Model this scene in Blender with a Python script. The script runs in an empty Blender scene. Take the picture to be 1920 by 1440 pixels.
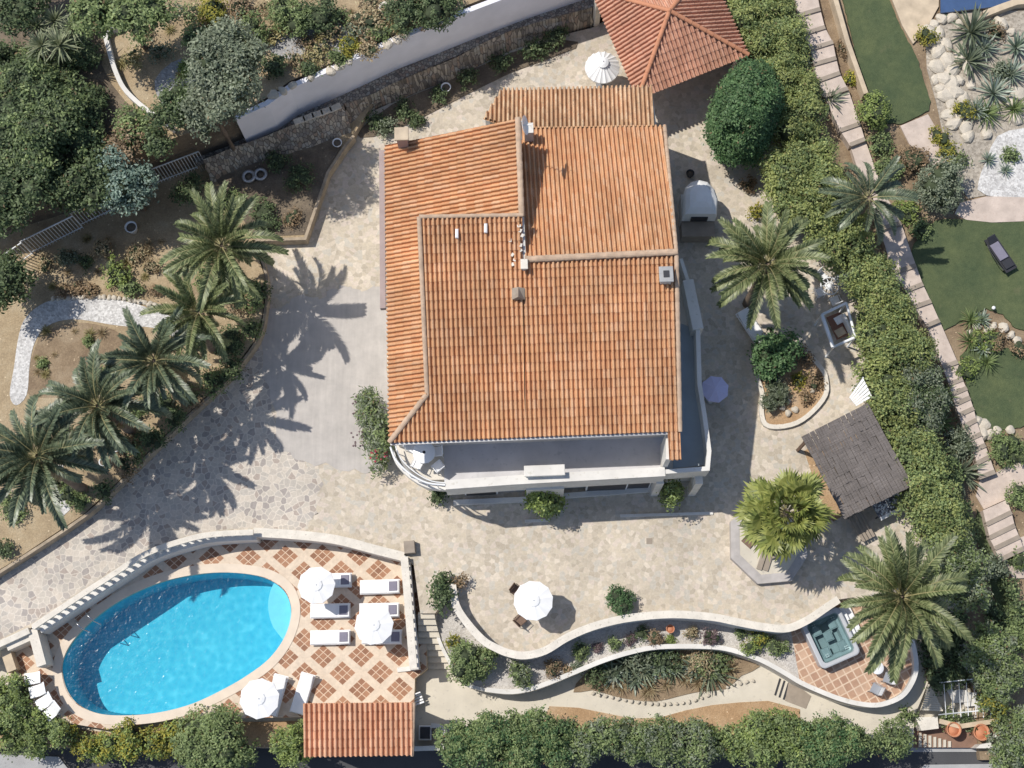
import bpy, bmesh, math, random
import numpy as np
from mathutils import Vector, Matrix
from mathutils.geometry import tessellate_polygon

random.seed(7)
SC = bpy.context.scene
COL = SC.collection
# ------------------------------------------------------------------ camera
F = 2600.0                      # focal length in photo pixels (photo 1920 wide)
VP = (1000.0, 1380.0)           # where verticals converge in the photo (nadir)
H = 67.0                        # height of the drone above the main terrace
dn = Vector((VP[0] - 960, -(VP[1] - 720), -F)).normalized()
KK = -dn
II = (Vector((1, 0, 0)) - KK * KK.x).normalized()
JJ = KK.cross(II)
cam = bpy.data.cameras.new('camera')
camo = bpy.data.objects.new('camera', cam)
COL.objects.link(camo)
cam.sensor_width = 36.0
cam.lens = 36.0 * F / 1920.0
cam.clip_start, cam.clip_end = 1.0, 3000.0
camo.matrix_world = Matrix(((II.x, II.y, II.z, 0), (JJ.x, JJ.y, JJ.z, 0), (KK.x, KK.y, KK.z, H), (0, 0, 0, 1)))
SC.camera = camo
# ------------------------------------------------------------------ light
SHX, SHY = 0.54, -0.22          # shadow offset per metre of height
SUN_EL = math.atan(1 / math.hypot(SHX, SHY))
W = bpy.data.worlds.new('World'); SC.world = W; W.use_nodes = True
wn = W.node_tree.nodes; bg = wn['Background']
sky = wn.new('ShaderNodeTexSky'); sky.sky_type = 'NISHITA'; sky.sun_disc = False
sky.sun_elevation = SUN_EL; sky.sun_rotation = math.atan2(-SHX, -SHY)
W.node_tree.links.new(sky.outputs[0], bg.inputs[0]); bg.inputs[1].default_value = 0.125
sl = bpy.data.lights.new('sun', 'SUN'); sl.energy = 4.15; sl.angle = math.radians(0.55); sl.color = (1.0, 0.95, 0.87)
so = bpy.data.objects.new('sun', sl); COL.objects.link(so)
so.rotation_euler = Vector((SHX, SHY, -1)).to_track_quat('-Z', 'Y').to_euler()
SC.view_settings.view_transform = 'Standard'; SC.view_settings.look = 'None'
SC.view_settings.exposure = 0.0; SC.view_settings.gamma = 1.0
SC.cycles.max_bounces = 6; SC.cycles.transparent_max_bounces = 16
# ------------------------------------------------------------------ measuring: photo pixel + known height -> world point
def ray(px, py):
    v = Vector((px - 960, -(py - 720), -F))
    return Vector((II.dot(v), JJ.dot(v), KK.dot(v)))
def P(px, py, z=0.0):
    w = ray(px, py); t = (z - H) / w.z
    return Vector((w.x * t, w.y * t, z))
def PM(px, py, z=0.0):          # pixels per metre there
    w = ray(px, py); t = (z - H) / w.z
    return 1.0 / t
SLA, SLB = -2.4, 0.10           # the neighbour's garden slopes: z = SLA + SLB*Y
def PS(px, py, dz=0.0):
    w = ray(px, py); t = (SLA + dz - H) / (w.z - SLB * w.y)
    return Vector((w.x * t, w.y * t, H + w.z * t))
class Plane:
    def __init__(s, a, b, pitch, up):   # through a,b; rises towards `up` (a world point)
        d = (b - a); d.z = 0; d.normalize()
        n = Vector((-d.y, d.x, 0))
        if n.dot(up - a) < 0: n = -n
        s.o = a.copy(); s.u = d
        s.v = (n * math.cos(pitch) + Vector((0, 0, 1)) * math.sin(pitch)).normalized()
        s.n = s.u.cross(s.v).normalized()
        if s.n.z < 0: s.n = -s.n
        s.u2 = (b - a).normalized()
    def P(s, px, py):
        w = ray(px, py); c = Vector((0, 0, H))
        t = (s.o - c).dot(s.n) / w.dot(s.n)
        return c + w * t
    def z(s, x, y):
        return s.o.z - ((x - s.o.x) * s.n.x + (y - s.o.y) * s.n.y) / s.n.z
def spline(pts, n=6, closed=False):
    pts = [Vector((p[0], p[1])) for p in pts]; out = []; N = len(pts)
    rng = range(N if closed else N - 1)
    for i in rng:
        if closed: p0, p1, p2, p3 = pts[i - 1], pts[i], pts[(i + 1) % N], pts[(i + 2) % N]
        else: p0, p1, p2, p3 = pts[max(i - 1, 0)], pts[i], pts[i + 1], pts[min(i + 2, N - 1)]
        for k in range(n):
            t = k / n
            out.append(0.5 * ((2 * p1) + (p2 - p0) * t + (2 * p0 - 5 * p1 + 4 * p2 - p3) * t * t + (3 * p1 - p0 - 3 * p2 + p3) * t ** 3))
    if not closed: out.append(pts[-1])
    return [(p.x, p.y) for p in out]
# ------------------------------------------------------------------ materials
MATS = {}
def newmat(name):
    m = bpy.data.materials.new(name); m.use_nodes = True; MATS[name] = m
    nt = m.node_tree; b = nt.nodes['Principled BSDF']
    return m, nt, b
def N(nt, t, **kw):
    n = nt.nodes.new(t)
    for k, v in kw.items():
        if k == 'ins':
            for a, b in v.items(): n.inputs[a].default_value = b
        else: setattr(n, k, v)
    return n
def L(nt, a, b): nt.links.new(a, b)
def ramp(nt, fac, stops, interp='LINEAR'):
    r = N(nt, 'ShaderNodeValToRGB'); r.color_ramp.interpolation = interp
    e = r.color_ramp.elements
    while len(e) < len(stops): e.new(0.5)
    for i, (p, c) in enumerate(stops):
        e[i].position = p; e[i].color = (c[0], c[1], c[2], 1) if len(c) == 3 else c
    L(nt, fac, r.inputs[0]); return r.outputs[0]
def mix(nt, fac, a, b, mode='MIX'):
    m = N(nt, 'ShaderNodeMix', data_type='RGBA', blend_type=mode)
    for sock, v in ((m.inputs[0], fac), (m.inputs[6], a), (m.inputs[7], b)):
        if hasattr(v, 'is_output'): L(nt, v, sock)
        elif isinstance(v, (int, float)): sock.default_value = v
        else: sock.default_value = (v[0], v[1], v[2], 1)
    return m.outputs[2]
def math_(nt, op, a, b=None, c=None):
    m = N(nt, 'ShaderNodeMath', operation=op)
    for i, v in enumerate((a, b, c)):
        if v is None: continue
        if hasattr(v, 'is_output'): L(nt, v, m.inputs[i])
        else: m.inputs[i].default_value = v
    return m.outputs[0]
def pos(nt): return N(nt, 'ShaderNodeNewGeometry').outputs['Position']
def objc(nt): return N(nt, 'ShaderNodeTexCoord').outputs['Object']
def noise(nt, vec, scale, detail=4, rough=0.55):
    n = N(nt, 'ShaderNodeTexNoise', ins={'Scale': scale, 'Detail': detail, 'Roughness': rough})
    L(nt, vec, n.inputs['Vector']); return n.outputs[0]
def bump(nt, b, h, dist=0.01, st=0.6):
    bp = N(nt, 'ShaderNodeBump', ins={'Strength': st, 'Distance': dist}); L(nt, h, bp.inputs['Height'])
    L(nt, bp.outputs[0], b.inputs['Normal'])
def plain(name, c, rough=0.6, var=0.15, scale=3.0, metal=0.0, bmp=0.0, spots=None):
    m, nt, b = newmat(name); p = objc(nt)
    n = noise(nt, p, scale, 5)
    lo = [x * (1 - var) for x in c]; hi = [min(1, x * (1 + var)) for x in c]
    colr = ramp(nt, n, [(0.3, lo), (0.7, hi)])
    if spots:
        n2 = noise(nt, p, scale * 5, 3); f = ramp(nt, n2, [(0.6, (0, 0, 0)), (0.72, (1, 1, 1))])
        colr = mix(nt, f, colr, spots)
    L(nt, colr, b.inputs['Base Color']); b.inputs['Roughness'].default_value = rough; b.inputs['Metallic'].default_value = metal
    if bmp: bump(nt, b, noise(nt, p, scale * 12, 3), bmp)
    return m
def leafmat(name, cols, trans=0.25, rough=0.55, big=0.35, shine=0.35, mul=2.75, brown=0.012):
    m, nt, b = newmat(name)
    cols = [tuple(min(0.5, x * k_) for x, k_ in zip(c, (mul * 1.05, mul, mul * .98))) for c in cols]; trans = min(0.4, trans * 1.4)
    g = N(nt, 'ShaderNodeNewGeometry')
    k = len(cols) - 1
    c1 = ramp(nt, g.outputs['Random Per Island'], [(0.08 + 0.80 * i / k, c) for i, c in enumerate(cols)] + [(1 - brown, cols[-1]), (1 - brown + .004, (0.24, 0.17, 0.09))])
    nz = noise(nt, g.outputs['Position'], 0.9, 4)
    mul = ramp(nt, nz, [(0.3, (0.62,) * 3), (0.7, (1.3,) * 3)])
    c2 = mix(nt, big * 2, c1, mul, 'MULTIPLY')
    L(nt, c2, b.inputs['Base Color']); b.inputs['Roughness'].default_value = rough
    b.inputs['Specular IOR Level'].default_value = shine
    tr = N(nt, 'ShaderNodeBsdfTranslucent'); L(nt, c2, tr.inputs[0])
    mx = N(nt, 'ShaderNodeMixShader', ins={0: trans}); L(nt, b.outputs[0], mx.inputs[1]); L(nt, tr.outputs[0], mx.inputs[2])
    L(nt, mx.outputs[0], nt.nodes['Material Output'].inputs[0])
    return m
def paving(name, scale, stones, mortar, mw=0.05, jitter=1.0, bigtint=((0.85,) * 3, (1.12,) * 3), rough=0.8, soft=0.5, stain=None):
    m, nt, b = newmat(name); p = pos(nt)
    w = N(nt, 'ShaderNodeTexNoise', ins={'Scale': scale * 1.2, 'Detail': 2.0}); L(nt, p, w.inputs['Vector'])
    add = N(nt, 'ShaderNodeVectorMath', operation='MULTIPLY_ADD'); L(nt, w.outputs['Color'], add.inputs[0]); add.inputs[1].default_value = (0.35 / scale,) * 3
    L(nt, p, add.inputs[2])
    v1 = N(nt, 'ShaderNodeTexVoronoi', voronoi_dimensions='2D', ins={'Scale': scale, 'Randomness': jitter}); L(nt, add.outputs[0], v1.inputs['Vector'])
    v2 = N(nt, 'ShaderNodeTexVoronoi', voronoi_dimensions='2D', feature='DISTANCE_TO_EDGE', ins={'Scale': scale, 'Randomness': jitter}); L(nt, add.outputs[0], v2.inputs['Vector'])
    sep = N(nt, 'ShaderNodeSeparateColor'); L(nt, v1.outputs['Color'], sep.inputs[0])
    k = len(stones)
    c = ramp(nt, sep.outputs[0], [(i / k, s) for i, s in enumerate(stones)], 'CONSTANT')
    f = ramp(nt, v2.outputs['Distance'], [(mw * 0.35, (1, 1, 1)), (mw, (0, 0, 0))])
    f = mix(nt, soft, (0, 0, 0), f)
    c = mix(nt, f, c, mortar)
    fine = ramp(nt, noise(nt, p, 9.0, 5, 0.7), [(0.3, (0.82,) * 3), (0.7, (1.15,) * 3)])
    c = mix(nt, 0.8, c, fine, 'MULTIPLY')
    tint = ramp(nt, noise(nt, p, 0.35, 4), [(0.3, bigtint[0]), (0.7, bigtint[1])])
    c = mix(nt, 1.0, c, tint, 'MULTIPLY')
    if stain:
        sf = ramp(nt, noise(nt, p, 1.7, 6, 0.65), [(0.58, (0, 0, 0)), (0.72, (0.5, 0.5, 0.5))])
        c = mix(nt, sf, c, stain)
    L(nt, c, b.inputs['Base Color']); b.inputs['Roughness'].default_value = rough
    bump(nt, b, v2.outputs['Distance'], 0.012, 0.35)
    return m
def soilmat(name, c1, c2, c3, sc=1.0):
    m, nt, b = newmat(name); p = pos(nt)
    c = ramp(nt, noise(nt, p, 0.7 * sc, 8, 0.7), [(0.3, c1), (0.5, c2), (0.72, c3)])
    fine = ramp(nt, noise(nt, p, 14, 6, 0.8), [(0.3, (0.6,) * 3), (0.7, (1.35,) * 3)])
    c = mix(nt, 0.8, c, fine, 'MULTIPLY')
    v = N(nt, 'ShaderNodeTexVoronoi', ins={'Scale': 5.0}); L(nt, p, v.inputs['Vector'])
    s = N(nt, 'ShaderNodeSeparateColor'); L(nt, v.outputs['Color'], s.inputs[0])
    peb = ramp(nt, v.outputs['Distance'], [(0.12, (1, 1, 1)), (0.2, (0, 0, 0))])
    keep = math_(nt, 'GREATER_THAN', s.outputs[0], 0.82)
    f = math_(nt, 'MULTIPLY', peb, keep)
    c = mix(nt, math_(nt, 'MULTIPLY', f, 0.7), c, [min(1, x * 1.8) for x in c3])
    L(nt, c, b.inputs['Base Color']); b.inputs['Roughness'].default_value = 0.95
    bump(nt, b, noise(nt, p, 10, 6, 0.7), 0.05, 0.7)
    return m
def gravelmat(name, c1, c2, sc=18):
    m, nt, b = newmat(name); p = pos(nt)
    v = N(nt, 'ShaderNodeTexVoronoi', ins={'Scale': sc}); L(nt, p, v.inputs['Vector'])
    s = N(nt, 'ShaderNodeSeparateColor'); L(nt, v.outputs['Color'], s.inputs[0])
    c = ramp(nt, s.outputs[0], [(0.0, c1), (1.0, c2)])
    t = ramp(nt, noise(nt, p, 0.8, 5), [(0.3, (0.85,) * 3), (0.7, (1.1,) * 3)])
    c = mix(nt, 1.0, c, t, 'MULTIPLY')
    L(nt, c, b.inputs['Base Color']); b.inputs['Roughness'].default_value = 0.9
    bump(nt, b, v.outputs['Distance'], 0.02, 0.6)
    return m
def tilemat(name, cols, lichen=0.25, lich=(0.42, 0.36, 0.22)):
    m, nt, b = newmat(name)
    uv = N(nt, 'ShaderNodeUVMap', uv_map='uv').outputs[0]
    fl = N(nt, 'ShaderNodeVectorMath', operation='FLOOR'); L(nt, uv, fl.inputs[0])
    wnz = N(nt, 'ShaderNodeTexWhiteNoise', noise_dimensions='2D'); L(nt, fl.outputs[0], wnz.inputs['Vector'])
    k = len(cols)
    c = ramp(nt, wnz.outputs['Value'], [(i / (k - 1), s) for i, s in enumerate(cols)])
    p = objc(nt)
    big = ramp(nt, noise(nt, p, 0.5, 5, 0.6), [(0.3, (0.84,) * 3), (0.7, (1.16,) * 3)])
    c = mix(nt, 1.0, c, big, 'MULTIPLY')
    fine = ramp(nt, noise(nt, p, 16, 5, 0.75), [(0.3, (0.72,) * 3), (0.7, (1.2,) * 3)])
    c = mix(nt, 0.8, c, fine, 'MULTIPLY')
    mp = N(nt, 'ShaderNodeMapping'); mp.inputs['Scale'].default_value = (0.9, 0.10, 1); L(nt, uv, mp.inputs[0])
    stk = ramp(nt, noise(nt, mp.outputs[0], 1.0, 5, 0.7), [(0.35, (0.80, 0.78, 0.76)), (0.65, (1.08,) * 3)])
    c = mix(nt, 0.9, c, stk, 'MULTIPLY')
    lf = ramp(nt, noise(nt, p, 2.3, 7, 0.75), [(0.55, (0, 0, 0)), (0.75, (lichen * 2,) * 3)])
    c = mix(nt, lf, c, lich)
    if lichen > 0.4:
        df = ramp(nt, noise(nt, p, 5.5, 5, 0.8), [(0.55, (0, 0, 0)), (0.66, (0.75,) * 3)])
        c = mix(nt, df, c, (0.13, 0.115, 0.095))
    L(nt, c, b.inputs['Base Color']); b.inputs['Roughness'].default_value = 0.85
    return m
# --- stone, paving, soil
plain('white_wall', (0.66, 0.635, 0.59), 0.85, 0.11, 0.9, bmp=0.004, spots=(0.55, 0.52, 0.46))
plain('cream_coping', (0.66, 0.61, 0.53), 0.85, 0.12, 2.0, bmp=0.006, spots=(0.45, 0.41, 0.35))
plain('kerb_grey', (0.36, 0.36, 0.36), 0.9, 0.12, 1.5, spots=(0.28, 0.28, 0.28))
plain('grey_render', (0.76, 0.75, 0.79), 0.9, 0.06, 0.9, bmp=0.003)
plain('tan_stone', (0.52, 0.42, 0.30), 0.85, 0.2, 1.5, bmp=0.01)
plain('pink_stone', (0.53, 0.44, 0.375), 0.85, 0.16, 1.8, bmp=0.006, spots=(0.46, 0.36, 0.30))
plain('membrane', (0.52, 0.51, 0.52), 0.8, 0.12, 0.8, spots=(0.43, 0.43, 0.44))
plain('balcony_floor', (0.62, 0.57, 0.49), 0.7, 0.07, 1.0)
plain('painted_shade_floor', (0.30, 0.35, 0.38), 0.7, 0.1, 1.0)  # east balcony floor with its bluish shade painted into the colour
plain('white_plastic', (0.84, 0.84, 0.84), 0.35, 0.02, 1.0)
plain('white_canvas', (0.80, 0.795, 0.785), 0.8, 0.05, 2.2)
plain('shade_tint_canvas', (0.52, 0.51, 0.72), 0.8, 0.03, 1.4)  # white canvas, sky-tinted shade put into its colour as lilac
plain('grey_cushion', (0.20, 0.19, 0.24), 0.9, 0.08, 3.0)
plain('black_metal', (0.03, 0.03, 0.035), 0.45, 0.1)
plain('grey_metal', (0.45, 0.46, 0.48), 0.4, 0.06, 2.0, metal=0.6)
plain('white_metal', (0.78, 0.79, 0.80), 0.4, 0.03, 2.0)
plain('brown_wood', (0.16, 0.10, 0.07), 0.7, 0.25, 2.0)
plain('grey_wood', (0.42, 0.39, 0.37), 0.8, 0.15, 2.0)
plain('terracotta', (0.50, 0.22, 0.12), 0.8, 0.12, 3.0)
plain('terracotta_floor', (0.22, 0.13, 0.09), 0.8, 0.2, 2.5)
plain('ridge_tile', (0.47, 0.34, 0.24), 0.85, 0.2, 3.0, spots=(0.34, 0.27, 0.21))
plain('brown_cushion', (0.20, 0.10, 0.07), 0.9, 0.2, 3.0)
plain('mosaic_dark', (0.10, 0.10, 0.12), 0.4, 0.1, 3.0, spots=(0.7, 0.7, 0.72))
plain('trunk_brown', (0.20, 0.15, 0.11), 0.9, 0.3, 4.0, bmp=0.02)
plain('rock_pale', (0.56, 0.50, 0.41), 0.9, 0.2, 1.5, bmp=0.03)
plain('rock_brown', (0.36, 0.29, 0.21), 0.9, 0.3, 2.0, bmp=0.03)
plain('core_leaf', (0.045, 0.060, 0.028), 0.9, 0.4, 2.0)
plain('steel', (0.6, 0.6, 0.62), 0.2, 0.02, 2.0, metal=1.0)
plain('slab_brown', (0.30, 0.25, 0.20), 0.8, 0.15, 2.0)
plain('plum_paint', (0.35, 0.27, 0.25), 0.7, 0.1, 2.0)
plain('tub_shell', (0.45, 0.46, 0.48), 0.35, 0.05, 2.0)
plain('tub_inner', (0.31, 0.36, 0.37), 0.3, 0.12, 2.5)
plain('flower_red', (0.35, 0.04, 0.07), 0.7, 0.3)
plain('blue_water', (0.06, 0.105, 0.21), 0.1, 0.1)
paving('terrace_paving', 4.4, [(0.51, 0.445, 0.35), (0.545, 0.47, 0.375), (0.48, 0.415, 0.33), (0.60, 0.525, 0.43), (0.52, 0.45, 0.35), (0.49, 0.45, 0.385), (0.44, 0.38, 0.30), (0.56, 0.48, 0.405)], (0.53, 0.475, 0.39), 0.06, soft=0.7, stain=(0.38, 0.325, 0.25))
paving('driveway_paving', 3.5, [(0.44, 0.40, 0.35), (0.50, 0.45, 0.385), (0.40, 0.36, 0.325), (0.55, 0.485, 0.41), (0.33, 0.295, 0.27), (0.47, 0.42, 0.365), (0.53, 0.47, 0.40), (0.38, 0.32, 0.275), (0.46, 0.42, 0.37)], (0.61, 0.55, 0.47), 0.10, soft=0.85, stain=(0.40, 0.35, 0.29))
m, nt, b = newmat('smooth_concrete'); p = pos(nt)
c = ramp(nt, noise(nt, p, 1.2, 6, 0.65), [(0.3, (0.40, 0.372, 0.345)), (0.7, (0.50, 0.462, 0.425))])
mp = N(nt, 'ShaderNodeMapping'); mp.inputs['Scale'].default_value = (5.0, 0.35, 1); L(nt, p, mp.inputs[0])
c = mix(nt, 0.8, c, ramp(nt, noise(nt, mp.outputs[0], 1.0, 5, 0.7), [(0.3, (0.88,) * 3), (0.7, (1.06,) * 3)]), 'MULTIPLY')
c = mix(nt, ramp(nt, noise(nt, p, 3.5, 6, 0.75), [(0.6, (0, 0, 0)), (0.72, (0.5,) * 3)]), c, (0.33, 0.30, 0.28))
L(nt, c, b.inputs['Base Color']); b.inputs['Roughness'].default_value = 0.85
plain('path_concrete', (0.57, 0.52, 0.43), 0.85, 0.10, 0.9, bmp=0.004, spots=(0.46, 0.42, 0.36))
soilmat('soil', (0.16, 0.11, 0.07), (0.26, 0.19, 0.12), (0.36, 0.28, 0.19))
soilmat('soil_dark', (0.09, 0.072, 0.055), (0.15, 0.118, 0.085), (0.25, 0.20, 0.14))
soilmat('soil_dry', (0.28, 0.21, 0.13), (0.38, 0.29, 0.18), (0.46, 0.38, 0.26))
soilmat('soil_orange', (0.34, 0.21, 0.11), (0.42, 0.28, 0.16), (0.48, 0.36, 0.24))
gravelmat('gravel_white', (0.40, 0.385, 0.37), (0.68, 0.665, 0.64), 11)
gravelmat('gravel_beige', (0.40, 0.37, 0.34), (0.58, 0.55, 0.51), 20)
gravelmat('gravel_tan', (0.27, 0.235, 0.19), (0.46, 0.41, 0.34), 9)
gravelmat('gravel_grey', (0.24, 0.235, 0.23), (0.42, 0.415, 0.41), 12)
paving('rubble', 6.0, [(0.30, 0.26, 0.215), (0.36, 0.31, 0.25), (0.25, 0.22, 0.19), (0.43, 0.375, 0.30), (0.31, 0.235, 0.18), (0.36, 0.34, 0.295), (0.18, 0.155, 0.13)], (0.10, 0.085, 0.072), 0.13, soft=0.9)
m, nt, b = newmat('asphalt'); p = pos(nt)
c = ramp(nt, noise(nt, p, 30, 4, 0.8), [(0.3, (0.045, 0.046, 0.05)), (0.7, (0.085, 0.085, 0.09))])
c = mix(nt, 0.7, c, ramp(nt, noise(nt, p, 0.5, 5), [(0.3, (0.8,) * 3), (0.7, (1.25,) * 3)]), 'MULTIPLY')
L(nt, c, b.inputs['Base Color']); b.inputs['Roughness'].default_value = 0.9
m, nt, b = newmat('lawn'); p = pos(nt)
c = ramp(nt, noise(nt, p, 26, 5, 0.8), [(0.3, (0.048, 0.070, 0.030)), (0.7, (0.115, 0.145, 0.072))])
c = mix(nt, 0.9, c, ramp(nt, noise(nt, p, 0.6, 5, 0.6), [(0.3, (0.72, 0.8, 0.8)), (0.7, (1.3, 1.2, 1.1))]), 'MULTIPLY')
c = mix(nt, 0.9, c, ramp(nt, noise(nt, p, 3.0, 6, 0.75), [(0.3, (0.78, 0.82, 0.8)), (0.7, (1.25, 1.2, 1.15))]), 'MULTIPLY')
c = mix(nt, ramp(nt, noise(nt, p, 1.4, 6, 0.7), [(0.6, (0, 0, 0)), (0.75, (0.45,) * 3)]), c, (0.17, 0.16, 0.085))
L(nt, c, b.inputs['Base Color']); b.inputs['Roughness'].default_value = 0.95; bump(nt, b, noise(nt, p, 40, 3), 0.04, 0.8)
# pool deck: terracotta diamonds of nine tiles set in pale bands
A0 = P(642, 1262, -1.1)
A1 = P(678, 1293.5, -1.1); A2 = P(677, 1229, -1.1)
e1 = (A1 - A0); e2 = (A2 - A0)
det = e1.x * e2.y - e1.y * e2.x
m, nt, b = newmat('deck_tiles'); p = pos(nt)
sp = N(nt, 'ShaderNodeSeparateXYZ'); L(nt, p, sp.inputs[0])
dx = math_(nt, 'SUBTRACT', sp.outputs[0], A0.x); dy = math_(nt, 'SUBTRACT', sp.outputs[1], A0.y)
def lin(a, c_): return math_(nt, 'ADD', math_(nt, 'MULTIPLY', dx, a), math_(nt, 'MULTIPLY', dy, c_))
s_ = lin(e2.y / det, -e2.x / det); t_ = lin(-e1.y / det, e1.x / det)
fs = math_(nt, 'FRACT', math_(nt, 'ADD', s_, 0.5)); ft = math_(nt, 'FRACT', math_(nt, 'ADD', t_, 0.5))
hw = 0.355
def inside(x): return math_(nt, 'LESS_THAN', math_(nt, 'ABSOLUTE', math_(nt, 'SUBTRACT', x, 0.5)), hw)
ins = math_(nt, 'MULTIPLY', inside(fs), inside(ft))
def sub(x): return math_(nt, 'MULTIPLY', math_(nt, 'SUBTRACT', x, 0.5 - hw), 3 / (2 * hw))
us, ut = sub(fs), sub(ft)
def gr(x): return math_(nt, 'GREATER_THAN', math_(nt, 'ABSOLUTE', math_(nt, 'SUBTRACT', math_(nt, 'FRACT', x), 0.5)), 0.44)
gro = math_(nt, 'MAXIMUM', gr(us), gr(ut))
cb = N(nt, 'ShaderNodeCombineXYZ')
L(nt, math_(nt, 'ADD', math_(nt, 'FLOOR', us), math_(nt, 'MULTIPLY', math_(nt, 'FLOOR', math_(nt, 'ADD', s_, 0.5)), 7.0)), cb.inputs[0])
L(nt, math_(nt, 'ADD', math_(nt, 'FLOOR', ut), math_(nt, 'MULTIPLY', math_(nt, 'FLOOR', math_(nt, 'ADD', t_, 0.5)), 7.0)), cb.inputs[1])
wz = N(nt, 'ShaderNodeTexWhiteNoise', noise_dimensions='2D'); L(nt, cb.outputs[0], wz.inputs['Vector'])
tc = ramp(nt, wz.outputs['Value'], [(0, (0.24, 0.115, 0.065)), (0.5, (0.32, 0.16, 0.09)), (1, (0.38, 0.20, 0.115))])
tc = mix(nt, gro, tc, (0.62, 0.47, 0.34))
band = ramp(nt, noise(nt, p, 2.0, 6, 0.6), [(0.3, (0.58, 0.47, 0.36)), (0.7, (0.67, 0.56, 0.44))])
c = mix(nt, ins, band, tc)
c = mix(nt, 0.6, c, ramp(nt, noise(nt, p, 7, 5, 0.7), [(0.3, (0.8,) * 3), (0.7, (1.15,) * 3)]), 'MULTIPLY')
L(nt, c, b.inputs['Base Color']); b.inputs['Roughness'].default_value = 0.75
# hot-tub terrace: square grid of terracotta tiles
m, nt, b = newmat('tub_tiles'); p = pos(nt)
rot = N(nt, 'ShaderNodeVectorRotate', rotation_type='Z_AXIS', ins={'Angle': math.radians(-27)}); L(nt, p, rot.inputs['Vector'])
sp = N(nt, 'ShaderNodeSeparateXYZ'); L(nt, rot.outputs[0], sp.inputs[0])
ux = math_(nt, 'MULTIPLY', sp.outputs[0], 2.6); uy = math_(nt, 'MULTIPLY', sp.outputs[1], 2.6)
def gr2(x): return math_(nt, 'GREATER_THAN', math_(nt, 'ABSOLUTE', math_(nt, 'SUBTRACT', math_(nt, 'FRACT', x), 0.5)), 0.42)
cb = N(nt, 'ShaderNodeCombineXYZ'); L(nt, math_(nt, 'FLOOR', ux), cb.inputs[0]); L(nt, math_(nt, 'FLOOR', uy), cb.inputs[1])
wz = N(nt, 'ShaderNodeTexWhiteNoise', noise_dimensions='2D'); L(nt, cb.outputs[0], wz.inputs['Vector'])
tc = ramp(nt, wz.outputs['Value'], [(0, (0.36, 0.21, 0.14)), (0.5, (0.43, 0.27, 0.18)), (1, (0.50, 0.34, 0.24))])
c = mix(nt, math_(nt, 'MAXIMUM', gr2(ux), gr2(uy)), tc, (0.60, 0.46, 0.34))
c = mix(nt, 0.6, c, ramp(nt, noise(nt, p, 5, 5, 0.7), [(0.3, (0.75,) * 3), (0.7, (1.15,) * 3)]), 'MULTIPLY')
L(nt, c, b.inputs['Base Color']); b.inputs['Roughness'].default_value = 0.75
# pool basin and water
m, nt, b = newmat('pool_basin'); p = pos(nt)
w = N(nt, 'ShaderNodeTexNoise', ins={'Scale': 2.5, 'Detail': 3.0}); L(nt, p, w.inputs['Vector'])
add = N(nt, 'ShaderNodeVectorMath', operation='MULTIPLY_ADD'); L(nt, w.outputs['Color'], add.inputs[0]); add.inputs[1].default_value = (0.3,) * 3; L(nt, p, add.inputs[2])
v = N(nt, 'ShaderNodeTexVoronoi', feature='SMOOTH_F1', ins={'Scale': 3.6}); L(nt, add.outputs[0], v.inputs['Vector'])
c = ramp(nt, v.outputs['Distance'], [(0.08, (0.055, 0.42, 0.555)), (0.5, (0.10, 0.48, 0.59)), (0.8, (0.20, 0.575, 0.67))])  # rippling caustic light painted into the basin as paler mottles
L(nt, c, b.inputs['Base Color']); b.inputs['Roughness'].default_value = 0.6
plain('pool_step', (0.44, 0.70, 0.80), 0.6, 0.05, 3.0)
m, nt, b = newmat('pool_water'); p = pos(nt)
out = nt.nodes['Material Output']
tb = N(nt, 'ShaderNodeBsdfTransparent'); tb.inputs[0].default_value = (0.56, 0.90, 0.97, 1)
gl = N(nt, 'ShaderNodeBsdfGlossy'); gl.inputs['Roughness'].default_value = 0.14
bp = N(nt, 'ShaderNodeBump', ins={'Strength': 1.0, 'Distance': 0.021}); L(nt, noise(nt, p, 4.5, 1.5, 0.5), bp.inputs['Height'])
L(nt, bp.outputs[0], gl.inputs['Normal'])
fr = N(nt, 'ShaderNodeFresnel', ins={'IOR': 1.33}); L(nt, bp.outputs[0], fr.inputs['Normal'])
mx = N(nt, 'ShaderNodeMixShader'); L(nt, fr.outputs[0], mx.inputs[0]); L(nt, tb.outputs[0], mx.inputs[1]); L(nt, gl.outputs[0], mx.inputs[2])
L(nt, mx.outputs[0], out.inputs[0])
m2_ = MATS['pool_water'].copy(); m2_.name = 'tub_water'; MATS['tub_water'] = m2_
for n_ in m2_.node_tree.nodes:
    if n_.type == 'BSDF_TRANSPARENT': n_.inputs[0].default_value = (0.74, 0.86, 0.88, 1)
# reed roof
m, nt, b = newmat('reed'); p = objc(nt)
mp = N(nt, 'ShaderNodeMapping'); mp.inputs['Scale'].default_value = (0.7, 14, 1); L(nt, p, mp.inputs[0])
c = ramp(nt, noise(nt, mp.outputs[0], 2.0, 6, 0.8), [(0.3, (0.085, 0.075, 0.07)), (0.55, (0.165, 0.145, 0.135)), (0.75, (0.28, 0.25, 0.235))])
c = mix(nt, 0.8, c, ramp(nt, noise(nt, p, 0.8, 5), [(0.3, (0.75,) * 3), (0.7, (1.25,) * 3)]), 'MULTIPLY')
L(nt, c, b.inputs['Base Color']); b.inputs['Roughness'].default_value = 0.95; bump(nt, b, noise(nt, mp.outputs[0], 3.0, 4), 0.03, 0.8)
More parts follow.
